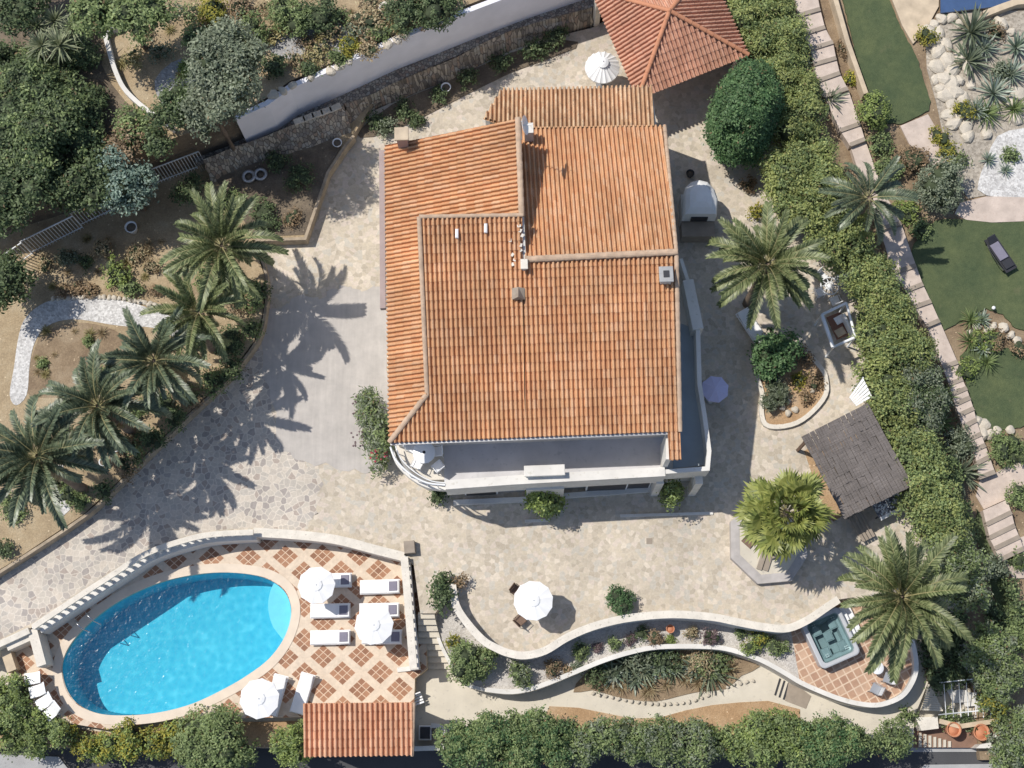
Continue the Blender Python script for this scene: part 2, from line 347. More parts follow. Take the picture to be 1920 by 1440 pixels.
# roof tiles
tilemat('roof_tiles', [(0.55, 0.275, 0.135), (0.58, 0.30, 0.15), (0.60, 0.325, 0.165), (0.61, 0.34, 0.175), (0.61, 0.345, 0.185), (0.64, 0.39, 0.23), (0.57, 0.29, 0.145)], 0.16, (0.55, 0.40, 0.24))
tilemat('roof_tiles_weathered', [(0.52, 0.31, 0.17), (0.60, 0.38, 0.22), (0.66, 0.46, 0.29), (0.55, 0.33, 0.185), (0.61, 0.37, 0.21)], 0.45, (0.46, 0.36, 0.22))
tilemat('roof_tiles_plum', [(0.50, 0.255, 0.17), (0.56, 0.295, 0.195), (0.60, 0.335, 0.23), (0.53, 0.27, 0.18)], 0.06)
tilemat('roof_tiles_fresh', [(0.60, 0.30, 0.17), (0.66, 0.35, 0.21), (0.70, 0.41, 0.26), (0.63, 0.32, 0.185)], 0.05)
# leaves
leafmat('leaf_mid', [(0.040, 0.060, 0.024), (0.075, 0.102, 0.040), (0.115, 0.148, 0.065)])
leafmat('leaf_dark', [(0.018, 0.030, 0.014), (0.036, 0.054, 0.024), (0.070, 0.095, 0.045)])
leafmat('leaf_bright', [(0.050, 0.072, 0.020), (0.085, 0.118, 0.034), (0.135, 0.17, 0.055)])
leafmat('leaf_lime', [(0.066, 0.084, 0.028), (0.105, 0.125, 0.044), (0.15, 0.17, 0.065)])
leafmat('leaf_yellow', [(0.08, 0.10, 0.018), (0.16, 0.16, 0.028), (0.24, 0.22, 0.04)], mul=1.9)
leafmat('leaf_grey', [(0.050, 0.066, 0.042), (0.090, 0.112, 0.076), (0.15, 0.175, 0.125)], mul=2.2)
leafmat('leaf_blue', [(0.045, 0.075, 0.060), (0.090, 0.135, 0.11), (0.17, 0.225, 0.19)], mul=2.2)
leafmat('leaf_forest', [(0.020, 0.045, 0.018), (0.040, 0.080, 0.032), (0.075, 0.125, 0.055)], mul=2.3)
leafmat('leaf_dry', [(0.16, 0.12, 0.07), (0.25, 0.20, 0.12), (0.34, 0.29, 0.18)], 0.15, mul=1.5)
leafmat('leaf_brown', [(0.10, 0.075, 0.045), (0.17, 0.125, 0.075), (0.24, 0.18, 0.11)], 0.15, mul=1.5)
leafmat('leaf_purple', [(0.06, 0.04, 0.045), (0.11, 0.08, 0.085), (0.16, 0.12, 0.12)], 0.15, mul=1.5)
leafmat('palm_leaf', [(0.040, 0.055, 0.022), (0.085, 0.105, 0.045), (0.15, 0.175, 0.085)], 0.2, 0.45, 0.25, 0.5, 2.1)
leafmat('palm_leaf_grey', [(0.035, 0.050, 0.030), (0.065, 0.085, 0.050), (0.11, 0.14, 0.085)], 0.15, 0.4, 0.25, 0.6, 1.9)
leafmat('fan_leaf', [(0.045, 0.060, 0.016), (0.10, 0.125, 0.032), (0.19, 0.21, 0.065)], 0.25, 0.45, 0.25, 0.5, 2.15)
leafmat('agave_leaf', [(0.06, 0.085, 0.06), (0.11, 0.14, 0.11), (0.19, 0.22, 0.19)], 0.1, 0.45, 0.2, 0.5, mul=2.2)
leafmat('leaf_straw', [(0.14, 0.13, 0.05), (0.22, 0.20, 0.09), (0.30, 0.27, 0.14)], 0.15, mul=1.5)
leafmat('leaf_pale', [(0.07, 0.09, 0.05), (0.12, 0.14, 0.085), (0.17, 0.19, 0.125)], 0.15, mul=2.2)
plain('palm_rachis', (0.28, 0.25, 0.12), 0.6, 0.15)
plain('dead_frond', (0.26, 0.19, 0.11), 0.9, 0.2)
# ------------------------------------------------------------------ objects
def tag(o, label=None, cat=None, group=None, kind=None):
    if label: o['label'] = label
    if cat: o['category'] = cat
    if group: o['group'] = group
    if kind: o['kind'] = kind
    return o
def thing(name, label, cat, loc=(0, 0, 0), rz=0.0, group=None):
    o = bpy.data.objects.new(name, None); COL.objects.link(o)
    o.empty_display_size = 0.2
    o.location = loc; o.rotation_euler = (0, 0, rz)
    return tag(o, label, cat, group)
def dup(root, loc, rz=0.0, label=None, scale=None):
    r = root.copy(); COL.objects.link(r); r.location = loc; r.rotation_euler = (0, 0, rz)
    if label: r['label'] = label
    if scale: r.scale = scale if hasattr(scale, '__len__') else (scale,) * 3
    for ch in list(root.children):
        c = ch.copy(); COL.objects.link(c); c.parent = r
        for g in list(ch.children):
            d = g.copy(); COL.objects.link(d); d.parent = c
    return r
class MB:
    def __init__(s): s.v = []; s.f = []; s.m = []; s.sm = []
    def add(s, vs, fs, mi=0, smooth=False):
        k = len(s.v); s.v += [tuple(v) for v in vs]
        for f in fs: s.f.append([i + k for i in f]); s.m.append(mi); s.sm.append(smooth)
        return s
    def box(s, c, size, rz=0.0, mi=0, bev=0.0, tilt=0.0):
        hx, hy, hz = size[0] / 2, size[1] / 2, size[2] / 2
        R = Matrix.Rotation(rz, 3, 'Z') @ Matrix.Rotation(tilt, 3, 'Y')
        if bev:
            b = bev
            ring = lambda x, y, z: [(-x, -y, z), (x, -y, z), (x, y, z), (-x, y, z)]
            vs = []
            for z, q in ((-hz, b), (-hz + b, 0), (hz - b, 0), (hz, b)):
                vs += ring(hx - q, hy - q, z)
            fs = [(3, 2, 1, 0), (12, 13, 14, 15)]
            for k in range(3):
                for i in range(4):
                    j = (i + 1) % 4; fs.append((k * 4 + i, k * 4 + j, k * 4 + 4 + j, k * 4 + 4 + i))
        else:
            vs = [(x, y, z) for z in (-hz, hz) for x, y in ((-hx, -hy), (hx, -hy), (hx, hy), (-hx, hy))]
            fs = [(3, 2, 1, 0), (4, 5, 6, 7), (0, 1, 5, 4), (1, 2, 6, 5), (2, 3, 7, 6), (3, 0, 4, 7)]
        c = Vector(c)
        return s.add([R @ Vector(v) + c for v in vs], fs, mi)
    def prism(s, top, dz=None, bottom=None, mi=0, holes=()):
        """top: list of world points (3-D). Either drop by dz or to the level `bottom`."""
        loops = [list(map(Vector, top))] + [list(map(Vector, h)) for h in holes]
        allp = [p for lp in loops for p in lp]
        tris = tessellate_polygon(loops)
        k = len(allp)
        low = [Vector((p.x, p.y, (p.z - dz) if dz is not None else bottom)) for p in allp]
        fs = []
        for t in tris:
            a, b_, c = (allp[i] for i in t)
            up = (b_ - a).cross(c - a).z > 0
            fs.append(tuple(t) if up else tuple(reversed(t)))
        o = 0
        for lp in loops:
            n = len(lp)
            area = sum(lp[i].x * lp[(i + 1) % n].y - lp[(i + 1) % n].x * lp[i].y for i in range(n))
            ccw = area > 0
            if lp is not loops[0]: ccw = not ccw
            for i in range(n):
                j = (i + 1) % n
                q = (o + i, o + i + k, o + j + k, o + j)
                fs.append(q if ccw else tuple(reversed(q)))
            o += n
        return s.add(allp + low, fs, mi)
    def tube(s, path, rad, seg=8, mi=0, cap=True, smooth=True):
        path = [Vector(p) for p in path]; n = len(path)
        rads = rad if hasattr(rad, '__len__') else [rad] * n
        vs = []; fs = []
        for i, p in enumerate(path):
            t = (path[min(i + 1, n - 1)] - path[max(i - 1, 0)]).normalized()
            a = t.cross(Vector((0, 0, 1)))
            if a.length < 1e-3: a = Vector((1, 0, 0))
            a.normalize(); b = t.cross(a)
            for k in range(seg):
                an = 2 * math.pi * k / seg
                vs.append(p + (a * math.cos(an) + b * math.sin(an)) * rads[i])
        for i in range(n - 1):
            for k in range(seg):
                j = (k + 1) % seg
                fs.append((i * seg + k, i * seg + j, (i + 1) * seg + j, (i + 1) * seg + k))
        if cap: fs += [tuple(range(seg)), tuple(reversed(range((n - 1) * seg, n * seg)))]
        return s.add(vs, fs, mi, smooth)
    def lathe(s, prof, c=(0, 0, 0), seg=12, mi=0, smooth=True, cap=True):
        c = Vector(c); vs = []; fs = []
        for r, z in prof:
            for k in range(seg):
                an = 2 * math.pi * k / seg
                vs.append(c + Vector((r * math.cos(an), r * math.sin(an), z)))
        n = len(prof)
        for i in range(n - 1):
            for k in range(seg):
                j = (k + 1) % seg
                fs.append((i * seg + k, i * seg + j, (i + 1) * seg + j, (i + 1) * seg + k))
        if cap: fs += [tuple(reversed(range(seg))), tuple(range((n - 1) * seg, n * seg))]
        return s.add(vs, fs, mi, smooth)
    def strip(s, path, z0, z1, th, mi=0, closed=False):
        """a wall along a plan path: z0 bottom, z1 top (numbers or lists)"""
        pts = [Vector((p[0], p[1])) for p in path]; n = len(pts)
        z0 = z0 if hasattr(z0, '__len__') else [z0] * n
        z1 = z1 if hasattr(z1, '__len__') else [z1] * n
        vs = []
        for i, p in enumerate(pts):
            if closed: a, c_ = pts[i - 1], pts[(i + 1) % n]
            else: a, c_ = pts[max(i - 1, 0)], pts[min(i + 1, n - 1)]
            d1 = (p - a).normalized() if (p - a).length > 1e-6 else (c_ - p).normalized()
            d2 = (c_ - p).normalized() if (c_ - p).length > 1e-6 else d1
            t = (d1 + d2).normalized(); nn = Vector((-t.y, t.x))
            k = th / 2 / max(0.5, nn.dot(Vector((-d1.y, d1.x))))
            l, r = p + nn * k, p - nn * k
            vs += [(l.x, l.y, z0[i]), (r.x, r.y, z0[i]), (r.x, r.y, z1[i]), (l.x, l.y, z1[i])]
        fs = []
        for i in range(n if closed else n - 1):
            a, b_ = i * 4, ((i + 1) % n) * 4
            fs += [(a + 1, b_ + 1, b_ + 2, a + 2), (b_ + 0, a + 0, a + 3, b_ + 3), (a + 3, a + 2, b_ + 2, b_ + 3), (a + 0, b_ + 0, b_ + 1, a + 1)]
        if not closed:
            e = (n - 1) * 4; fs += [(0, 1, 2, 3), (e + 3, e + 2, e + 1, e)]
        return s.add(vs, fs, mi)
    def mesh(s, name, mats, off=None):
        me = bpy.data.meshes.new(name)
        vs = s.v if off is None else [(v[0] - off[0], v[1] - off[1], v[2] - off[2]) for v in s.v]
        me.from_pydata(vs, [], s.f)
        for m_ in (mats if isinstance(mats, (list, tuple)) else [mats]): me.materials.append(MATS[m_])
        me.polygons.foreach_set('material_index', s.m); me.polygons.foreach_set('use_smooth', s.sm)
        me.update(); return me
    def build(s, name, mats, parent=None, world=False):
        off = None
        if world and parent is not None:
            q = parent
            off = Vector((0, 0, 0))
            while q is not None: off = off + q.location; q = q.parent
        o = bpy.data.objects.new(name, s.mesh(name, mats, off)); COL.objects.link(o)
        if parent is not None: o.parent = parent
        return o
def link(name, me, parent=None, loc=(0, 0, 0), rot=(0, 0, 0), sc=(1, 1, 1)):
    o = bpy.data.objects.new(name, me); COL.objects.link(o)
    o.location = loc; o.rotation_euler = rot; o.scale = sc
    if parent is not None: o.parent = parent
    return o
BASE = -5.2
def zone(name, pts, z, mat, bottom=BASE, slope=False, dz=0.0, holes=(), sp=0, side=None, kind='structure', wholes=()):
    if sp: pts = spline(pts, sp, True)
    w = [PS(x, y, dz) if slope else P(x, y, z + dz) for x, y in pts]
    hs = [[P(x, y, z + dz) for x, y in h] for h in holes] + [[Vector((x, y, z + dz)) for x, y in h] for h in wholes]
    mb = MB().prism(w, bottom=bottom, holes=hs)
    o = mb.build(name, mat if not side else [mat, side])
    if side:
        for pg in o.data.polygons:
            if abs(pg.normal.z) < 0.5: pg.material_index = 1
    return tag(o, kind=kind)
def sheet(name, pts, z, mat, dz=0.006, slope=False, sp=0, kind='structure', th=0.12):
    if sp: pts = spline(pts, sp, True)
    w = [PS(x, y, dz) if slope else P(x, y, z + dz) for x, y in pts]
    return tag(MB().prism(w, dz=th).build(name, mat), kind=kind)
# ------------------------------------------------------------------ leaf clouds
def sph(rng, n):
    d = rng.normal(size=(n, 3)); return d / np.linalg.norm(d, axis=1)[:, None]
_ico = None
def ico():
    global _ico
    if _ico is None:
        bm = bmesh.new(); bmesh.ops.create_icosphere(bm, subdivisions=2, radius=1)
        _ico = (np.array([v.co[:] for v in bm.verts]), np.array([[v.index for v in f.verts] for f in bm.faces])); bm.free()
    return _ico
def lump(d, ph):
    return 1 + 0.10 * np.sin(3.1 * d[:, 0] + ph[0]) * np.sin(2.7 * d[:, 1] + ph[1]) + 0.09 * np.sin(5.3 * d[:, 1] + ph[2] + 2 * d[:, 2]) + 0.07 * np.sin(7.1 * d[:, 0] - 4 * d[:, 2] + ph[3])
def leaf_mesh(name, blobs, dens, per, leaf, spread, mat, seed=0, up=0.35, core=0.8, width=0.5, low=-0.35, flat=0.5, mat2=None, frac2=0.0):
    """blobs (cx,cy,cz,rx,ry,rz); dens = clusters per square metre of blob surface"""
    rng = np.random.default_rng(seed)
    B = np.array(blobs, float)
    area = 4 * math.pi * ((B[:, 3] * B[:, 4] + B[:, 3] * B[:, 5] + B[:, 4] * B[:, 5]) / 3) * 0.7
    nC = np.maximum(6, (area * dens).astype(int))
    cs, ns = [], []
    for i, n in enumerate(nC):
        d = sph(rng, int(n * 1.7)); d = d[d[:, 2] > low][:n]
        ph = rng.uniform(0, 6, 4)
        r = lump(d, ph) * rng.uniform(0.86, 1.06, len(d))
        c = B[i, :3] + d * B[i, 3:] * r[:, None]
        nn = d / B[i, 3:]; nn /= np.linalg.norm(nn, axis=1)[:, None]
        keep = np.ones(len(c), bool)
        if len(B) <= 160:
            for j in range(len(B)):
                if j != i:
                    keep &= (((c - B[j, :3]) / (B[j, 3:] * 0.82)) ** 2).sum(1) > 1
        cs.append(c[keep]); ns.append(nn[keep])
    C = np.concatenate(cs); NN = np.concatenate(ns)
    n = len(C) * per
    c = np.repeat(C, per, 0); nn = np.repeat(NN, per, 0)
    c = c + rng.normal(size=(n, 3)) * spread * np.array([1, 1, 0.8])
    nrm = nn * 0.5 + rng.normal(size=(n, 3)) * flat * 0.8 + np.array([0, 0, up * 2.0]); nrm /= np.linalg.norm(nrm, axis=1)[:, None]
    t = np.cross(nrm, sph(rng, n)); t /= np.linalg.norm(t, axis=1)[:, None] + 1e-9
    bt = np.cross(nrm, t)
    ln = leaf * rng.uniform(0.65, 1.35, n)[:, None]
    V = np.empty((n, 4, 3))
    V[:, 0] = c - t * ln * 0.5; V[:, 1] = c + bt * ln * width * 0.5 + t * ln * 0.05
    V[:, 2] = c + t * ln * 0.5; V[:, 3] = c - bt * ln * width * 0.5 + t * ln * 0.05
    verts = V.reshape(-1, 3); quads = np.arange(n * 4).reshape(-1, 4)
    iv, itf = ico()
    cv, cf = [], []
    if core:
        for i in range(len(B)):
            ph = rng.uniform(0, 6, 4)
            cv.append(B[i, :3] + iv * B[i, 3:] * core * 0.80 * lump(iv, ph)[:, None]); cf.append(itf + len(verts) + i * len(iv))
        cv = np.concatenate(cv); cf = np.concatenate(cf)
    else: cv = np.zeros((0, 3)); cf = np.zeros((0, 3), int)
    me = bpy.data.meshes.new(name)
    allv = np.concatenate([verts, cv]); me.vertices.add(len(allv)); me.vertices.foreach_set('co', allv.ravel())
    nq, ntr = len(quads), len(cf)
    me.loops.add(nq * 4 + ntr * 3); me.loops.foreach_set('vertex_index', np.concatenate([quads.ravel(), cf.ravel()]).astype(np.int32))
    me.polygons.add(nq + ntr)
    me.polygons.foreach_set('loop_start', np.concatenate([np.arange(nq) * 4, nq * 4 + np.arange(ntr) * 3]).astype(np.int32))
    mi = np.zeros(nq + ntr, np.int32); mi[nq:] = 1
    if mat2 and frac2:
        pick = np.repeat(rng.random(len(C)) < frac2, per); mi[:nq][pick] = 2
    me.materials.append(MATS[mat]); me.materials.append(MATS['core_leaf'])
    if mat2: me.materials.append(MATS[mat2])
    me.polygons.foreach_set('material_index', mi)
    sm = np.zeros(nq + ntr, bool); sm[nq:] = True; me.polygons.foreach_set('use_smooth', sm)
    me.update(calc_edges=True); return me
def crown_blobs(rng, rx, ry, rz, n, small=0.5, hole=0.0):
    out = [(0, 0, 0, rx * 0.55, ry * 0.55, rz * 0.6)]
    for _ in range(n):
        a = rng.uniform(0, 2 * math.pi); r = math.sqrt(rng.uniform(0.08, 1)) * (1 - small * 0.62); z = rng.uniform(-0.35, 0.6) * (1 - 0.4 * r)
        s = small * rng.uniform(0.7, 1.2)
        out.append((math.cos(a) * r * rx, math.sin(a) * r * ry, z * rz, s * rx, s * ry, s * rz * 0.9))
    return out
def shift(bl, v): return [(b[0] + v[0], b[1] + v[1], b[2] + v[2], b[3], b[4], b[5]) for b in bl]
def trunk_mesh(h, r, seed, spread=1.0, limbs=5, lean=(0, 0)):
    rng = random.Random(seed); mb = MB()
    top = Vector((lean[0], lean[1], h))
    mid = Vector((lean[0] * 0.4 + rng.uniform(-.1, .1), lean[1] * 0.4, h * 0.55))
    mb.tube([(0, 0, -0.3), (0, 0, 0.1), mid, top], [r * 1.35, r * 1.1, r * 0.85, r * 0.6], 8)
    for k in range(limbs):
        a = 2 * math.pi * k / limbs + rng.uniform(-.4, .4); q = rng.uniform(.6, 1) * spread
        st = mid.lerp(top, rng.uniform(0.3, 1))
        e = top + Vector((math.cos(a) * q, math.sin(a) * q, rng.uniform(0.2, 0.7) * spread))
        mb.tube([st, st.lerp(e, 0.5) + Vector((0, 0, -0.1 * q)), e], [r * 0.5, r * 0.35, r * 0.12], 6)
    return mb
def tree(name, label, px, py, zg, hc, R, Rz, mat, seed, n=14, dens=9, per=14, leaf=0.2, spread=0.2, cat='tree', group=None, small=0.5, trunk_r=0.14, core=0.78, ratio=1.0, **kw):
    """crown centre seen at pixel (px,py), hc above the ground level zg"""
    rng = np.random.default_rng(seed)
    c = P(px, py, zg + hc)
    t = thing(name, label, cat, (c.x, c.y, zg), 0, group)
    bl = shift(crown_blobs(rng, R, R * ratio, Rz, n, small), (0, 0, hc))
    link('crown', leaf_mesh(name + '_crown', bl, dens, per, leaf, spread, mat, seed, core=core, **kw), t)
    trunk_mesh(max(0.3, hc - Rz * 0.35), trunk_r, seed, R * 0.55).build('trunk', 'trunk_brown', t)
    return t
def shrub(name, label, px, py, zg, R, h, mat, seed, n=9, dens=12, per=14, leaf=0.13, spread=0.1, cat='shrub', group=None, ratio=1.0, small=0.55, core=0.8, rz=0, **kw):
    rng = np.random.default_rng(seed)
    c = P(px, py, zg + h * 0.55)
    t = thing(name, label, cat, (c.x, c.y, zg), rz, group)
    bl = shift(crown_blobs(rng, R, R * ratio, h * 0.55, n, small), (0, 0, h * 0.5))
    link('foliage', leaf_mesh(name + '_foliage', bl, dens, per, leaf, spread, mat, seed, core=core, low=-0.7, **kw), t)
    trunk_mesh(h * 0.45, 0.035 + 0.02 * R, seed, R * 0.5, 4).build('stem', 'trunk_brown', t)
    return t
def inpoly(x, y, poly):
    c = False; n = len(poly)
    for i in range(n):
        x1, y1 = poly[i][0], poly[i][1]; x2, y2 = poly[i - 1][0], poly[i - 1][1]
        if (y1 > y) != (y2 > y) and x < (x2 - x1) * (y - y1) / (y2 - y1) + x1: c = not c
    return c
def hedge(name, label, poly, zg, h, mat, seed, r=0.55, step=0.6, dens=11, per=14, leaf=0.14, spread=0.12, cat='hedge', slope=False, hvar=0.25, core=0.85, group=None, **kw):
    """poly: pixel outline of the hedge top; filled with overlapping foliage mounds"""
    rng = random.Random(seed)
    pw = [(PS(x, y, h) if slope else P(x, y, zg + h)) for x, y in poly]
    xs = [p.x for p in pw]; ys = [p.y for p in pw]
    base = Vector((sum(xs) / len(xs), sum(ys) / len(ys), zg))
    if slope: base.z = SLA + SLB * base.y
    t = thing(name, label, cat, base, 0, group)
    bl = []
    y = min(ys)
    while y < max(ys):
        x = min(xs)
        while x < max(xs):
            qx, qy = x + rng.uniform(-.4, .4) * step, y + rng.uniform(-.4, .4) * step
            if inpoly(qx, qy, pw):
                rr = r * rng.uniform(0.75, 1.2); top = h * rng.uniform(1 - hvar, 1.0)
                g = (SLA + SLB * qy if slope else zg) - base.z
                bl.append((qx - base.x, qy - base.y, g + max(top * 0.5, top - rr * 0.9), rr, rr, max(rr * 0.9, top * 0.5)))
            x += step
        y += step
    if not bl: bl = [(0, 0, h / 2, r, r, h / 2)]
    link('foliage', leaf_mesh(name + '_foliage', bl, dens, per, leaf, spread, mat, seed, core=core, low=-0.2, **kw), t)
    sb = MB()
    for i, q in enumerate(bl):
        if i % 3 == 0:
            sb.tube([(q[0], q[1], min(0, q[2] - q[5]) - 0.1), (q[0] + 0.05, q[1], q[2] * 0.6), (q[0], q[1] + 0.08, q[2])], [0.05, 0.04, 0.02], 5)
    sb.build('stem', 'trunk_brown', t)
    return t
# ------------------------------------------------------------------ palms
def frond_mesh(name, Ln, droop, lf, nl, seed, mat, vee=0.5, width=0.055):
    rng = random.Random(seed); mb = MB()
    path = []; ang = 0.0; p = Vector((0, 0, 0)); n = 12
    for i in range(n + 1):
        path.append(p.copy()); s = i / n
        a = -droop * (s ** 1.4); p = p + Vector((math.cos(a), rng.uniform(-.012, .012), math.sin(a))) * (Ln / n)
    mb.tube(path, [0.035 * (1 - 0.85 * i / n) for i in range(n + 1)], 5, mi=1)
    def at(s):
        f = s * n; i = min(int(f), n - 1); return path[i].lerp(path[i + 1], f - i), (path[i + 1] - path[i]).normalized()
    for k in range(nl):
        s = 0.13 + 0.87 * k / (nl - 1); q, t = at(min(s, 0.999))
        nrm = Vector((0, 1, 0)).cross(t); nrm = -nrm if nrm.z < 0 else nrm
        l = lf * (0.55 + 0.9 * math.sin(math.pi * min(1, 0.18 + s * 0.8)) ** 0.8) * rng.uniform(0.82, 1.12)
        for sd in (-1, 1):
            fw = 0.75 + 0.5 * s + rng.uniform(-.15, .15)
            d = (t * fw + Vector((0, sd, 0)) + nrm * (vee + rng.uniform(-.2, .2))).normalized()
            side = d.cross(nrm).normalized() * width * rng.uniform(.8, 1.2)
            m1 = q + d * l * 0.5 ; e = q + d * l + Vector((0, 0, -0.10 * l))
            mb.add([q - side * 0.35, q + side * 0.35, m1 + side * 0.6, m1 - side * 0.6, e], [(0, 1, 2, 3), (3, 2, 4)])
    return mb.mesh(name, [mat, 'palm_rachis'])
FR = {}
def fronds(kind):
    if kind not in FR:
        mat = {'green': 'palm_leaf', 'grey': 'palm_leaf_grey'}[kind]
        FR[kind] = [frond_mesh('frond', 2.75, 1.25, 0.30, 54, 1, mat, .75, .05), frond_mesh('frond', 2.9, 0.95, 0.32, 56, 2, mat, .65, .05), frond_mesh('frond', 2.5, 1.5, 0.29, 50, 3, mat, .8, .05), frond_mesh('frond', 2.2, 0.7, 0.27, 46, 4, mat, 0.9, .05), frond_mesh('frond', 3.0, 1.7, 0.30, 54, 6, mat, .7, .05)]
        FR[kind].append(frond_mesh('frond', 2.4, 1.5, 0.3, 40, 5, 'leaf_dry', 0.2))
    return FR[kind]
def palm_trunk(h, r, lean):
    mb = MB(); path = []; rad = []
    n = int(h / 0.16)
    for i in range(n + 1):
        s = i / n
        path.append((lean[0] * s * s, lean[1] * s * s, -0.2 + (h + 0.2) * s)); rad.append(r * (1.25 - 0.3 * min(1, s * 3) + (0.10 if i % 2 else -0.05)) * (1.0 if s < 0.88 else 1.25))
    mb.tube(path, rad, 10)
    return mb
def palm(label, px, py, zg, h, sc, seed, kind='green', nf=38, lean=(0, 0), dead=4, group=None, emax=1.15):
    rng = random.Random(seed); c = P(px, py, zg + h)
    t = thing('palm_tree', label, 'palm tree', (c.x - lean[0], c.y - lean[1], zg), 0, group)
    palm_trunk(h, 0.21, lean).build('trunk', 'trunk_brown', t)
    ms = fronds(kind)
    for k in range(nf):
        a = k * 2.39996 + rng.uniform(-.45, .45); s = k / (nf - 1)
        if rng.random() < 0.07: continue
        el = -0.35 + (emax + 0.35) * (s ** 1.15) + rng.uniform(-.2, .2)
        me = ms[3] if s > 0.85 else ms[rng.choice((0, 0, 1, 2, 4))]
        if k < dead: me = ms[5]; el -= 0.55
        elif k < dead * 2.5: me = ms[4]; el -= 0.45
        q = sc * rng.choice((0.72, 0.85, 0.95, 1.0, 1.05, 1.12)) * rng.uniform(.95, 1.05)
        link('frond', me, t, (lean[0] + math.cos(a) * 0.12, lean[1] + math.sin(a) * 0.12, h + 0.25 * s - 0.05), (rng.uniform(-.35, .35), -el, a), (q, q, q))
    return t
def blade_mesh(name, n, ln, w, mat, seed, emin=0.2, emax=1.4, curve=0.5, fold=0.25):
    """a rosette of n tapering blades"""
    rng = random.Random(seed); mb = MB()
    for k in range(n):
        a = k * 2.39996 + rng.uniform(-.2, .2); s = (k + 0.5) / n
        e = emin + (emax - emin) * s + rng.uniform(-.1, .1); l = ln * rng.uniform(.75, 1.1) * (1 - 0.25 * s)
        dirh = Vector((math.cos(a), math.sin(a), 0)); side = Vector((-math.sin(a), math.cos(a), 0))
        p = dirh * 0.03; vs = []; m_ = 5
        for i in range(m_ + 1):
            u = i / m_; ww = w * (0.55 + 0.9 * u) * (1 - u) ** 0.6 if u < 1 else 0
            up = Vector((0, 0, 1)) * fold * ww
            vs += [p - side * ww + up, p.copy(), p + side * ww + up]
            ee = e - curve * u * u
            p = p + (dirh * math.cos(ee) + Vector((0, 0, math.sin(ee)))) * (l / m_)
        fs = []
        for i in range(m_):
            o = i * 3; fs += [(o, o + 1, o + 4, o + 3), (o + 1, o + 2, o + 5, o + 4)]
        mb.add(vs, fs)
    return mb.mesh(name, mat)
# ------------------------------------------------------------------ tiled roofs
PROF = [(0.0, -0.02), (0.03, 0.050), (0.11, 0.088), (0.28, 0.105), (0.45, 0.088), (0.53, 0.050), (0.56, -0.02), (0.66, -0.055), (0.78, -0.065), (0.90, -0.055), (1.0, -0.02)]
def tile_panel(name, parent, polys, pl, mat, per=0.207, row=0.41, amp=0.9, lift=0.04, ref=None):
    """polys: convex outlines (world points on plane pl). Tiles laid up the slope, clipped at the outline."""
    rng = random.Random(len(name) + int(per * 1000)); o, u, v, n = pl.o, pl.u, pl.v, pl.n
    base = Vector((0, 0, 0)); q = parent
    while q is not None: base = base + q.location; q = q.parent
    total = bmesh.new(); uvl = total.loops.layers.uv.new('uv')
    for poly in polys:
        uvp = [((p - o).dot(u), (p - o).dot(v)) for p in poly]
        u0, u1 = min(a for a, _ in uvp), max(a for a, _ in uvp); v0, v1 = min(b_ for _, b_ in uvp), max(b_ for _, b_ in uvp)
        verts = []; faces = []; uvs = []
        for i in range(math.floor(u0 / per) - 1, math.ceil(u1 / per) + 1):
            for j in range(math.floor(v0 / row) - 1, math.ceil(v1 / row) + 1):
                jit = rng.uniform(-.012, .012); jh = rng.uniform(0, .008)
                k = len(verts)
                for vv, hh in ((j * row + jit, lift + jh), ((j + 1) * row + 0.03, 0.0)):
                    for s, z in PROF:
                        w = o + u * ((i + s) * per) + v * vv + n * (z * amp + hh); verts.append(w)
                for s, z in PROF:       # lip of the lower end
                    verts.append(o + u * ((i + s) * per) + v * (j * row + jit) + n * (z * amp - 0.015))
                m_ = len(PROF)
                for a in range(m_ - 1):
                    faces.append((k + a, k + a + 1, k + m_ + a + 1, k + m_ + a)); uvs.append((i + (PROF[a][0] + PROF[a + 1][0]) / 2, j + 0.5))
                    faces.append((k + 2 * m_ + a, k + 2 * m_ + a + 1, k + a + 1, k + a)); uvs.append((i + (PROF[a][0] + PROF[a + 1][0]) / 2, j + 0.5))
        bm = bmesh.new(); l2 = bm.loops.layers.uv.new('uv')
        bv = [bm.verts.new(p - base) for p in verts]
        for f, t in zip(faces, uvs):
            fc = bm.faces.new([bv[i] for i in f]); fc.smooth = False
            for lp in fc.loops: lp[l2].uv = t
        cen = sum((p for p in poly), Vector()) / len(poly)
        for i in range(len(poly)):
            a, c_ = poly[i], poly[(i + 1) % len(poly)]
            no = (c_ - a).cross(n).normalized()
            if no.dot(cen - a) > 0: no = -no
            bmesh.ops.bisect_plane(bm, geom=bm.verts[:] + bm.edges[:] + bm.faces[:], plane_co=a - base, plane_no=no, clear_outer=True)
        # deck board below the tiles
        dk = [bm.verts.new(p - base - n * 0.06) for p in poly]
        try:
            f = bm.faces.new(dk)
            for lp in f.loops: lp[l2].uv = (0.5, 0.5)
        except ValueError: pass
        tmp = bpy.data.meshes.new('tmp'); bm.to_mesh(tmp); bm.free(); total.from_mesh(tmp); bpy.data.meshes.remove(tmp)
    me = bpy.data.meshes.new(name); total.to_mesh(me); total.free()
    me.materials.append(MATS[mat]); o_ = bpy.data.objects.new(name, me); COL.objects.link(o_); o_.parent = parent
    return o_
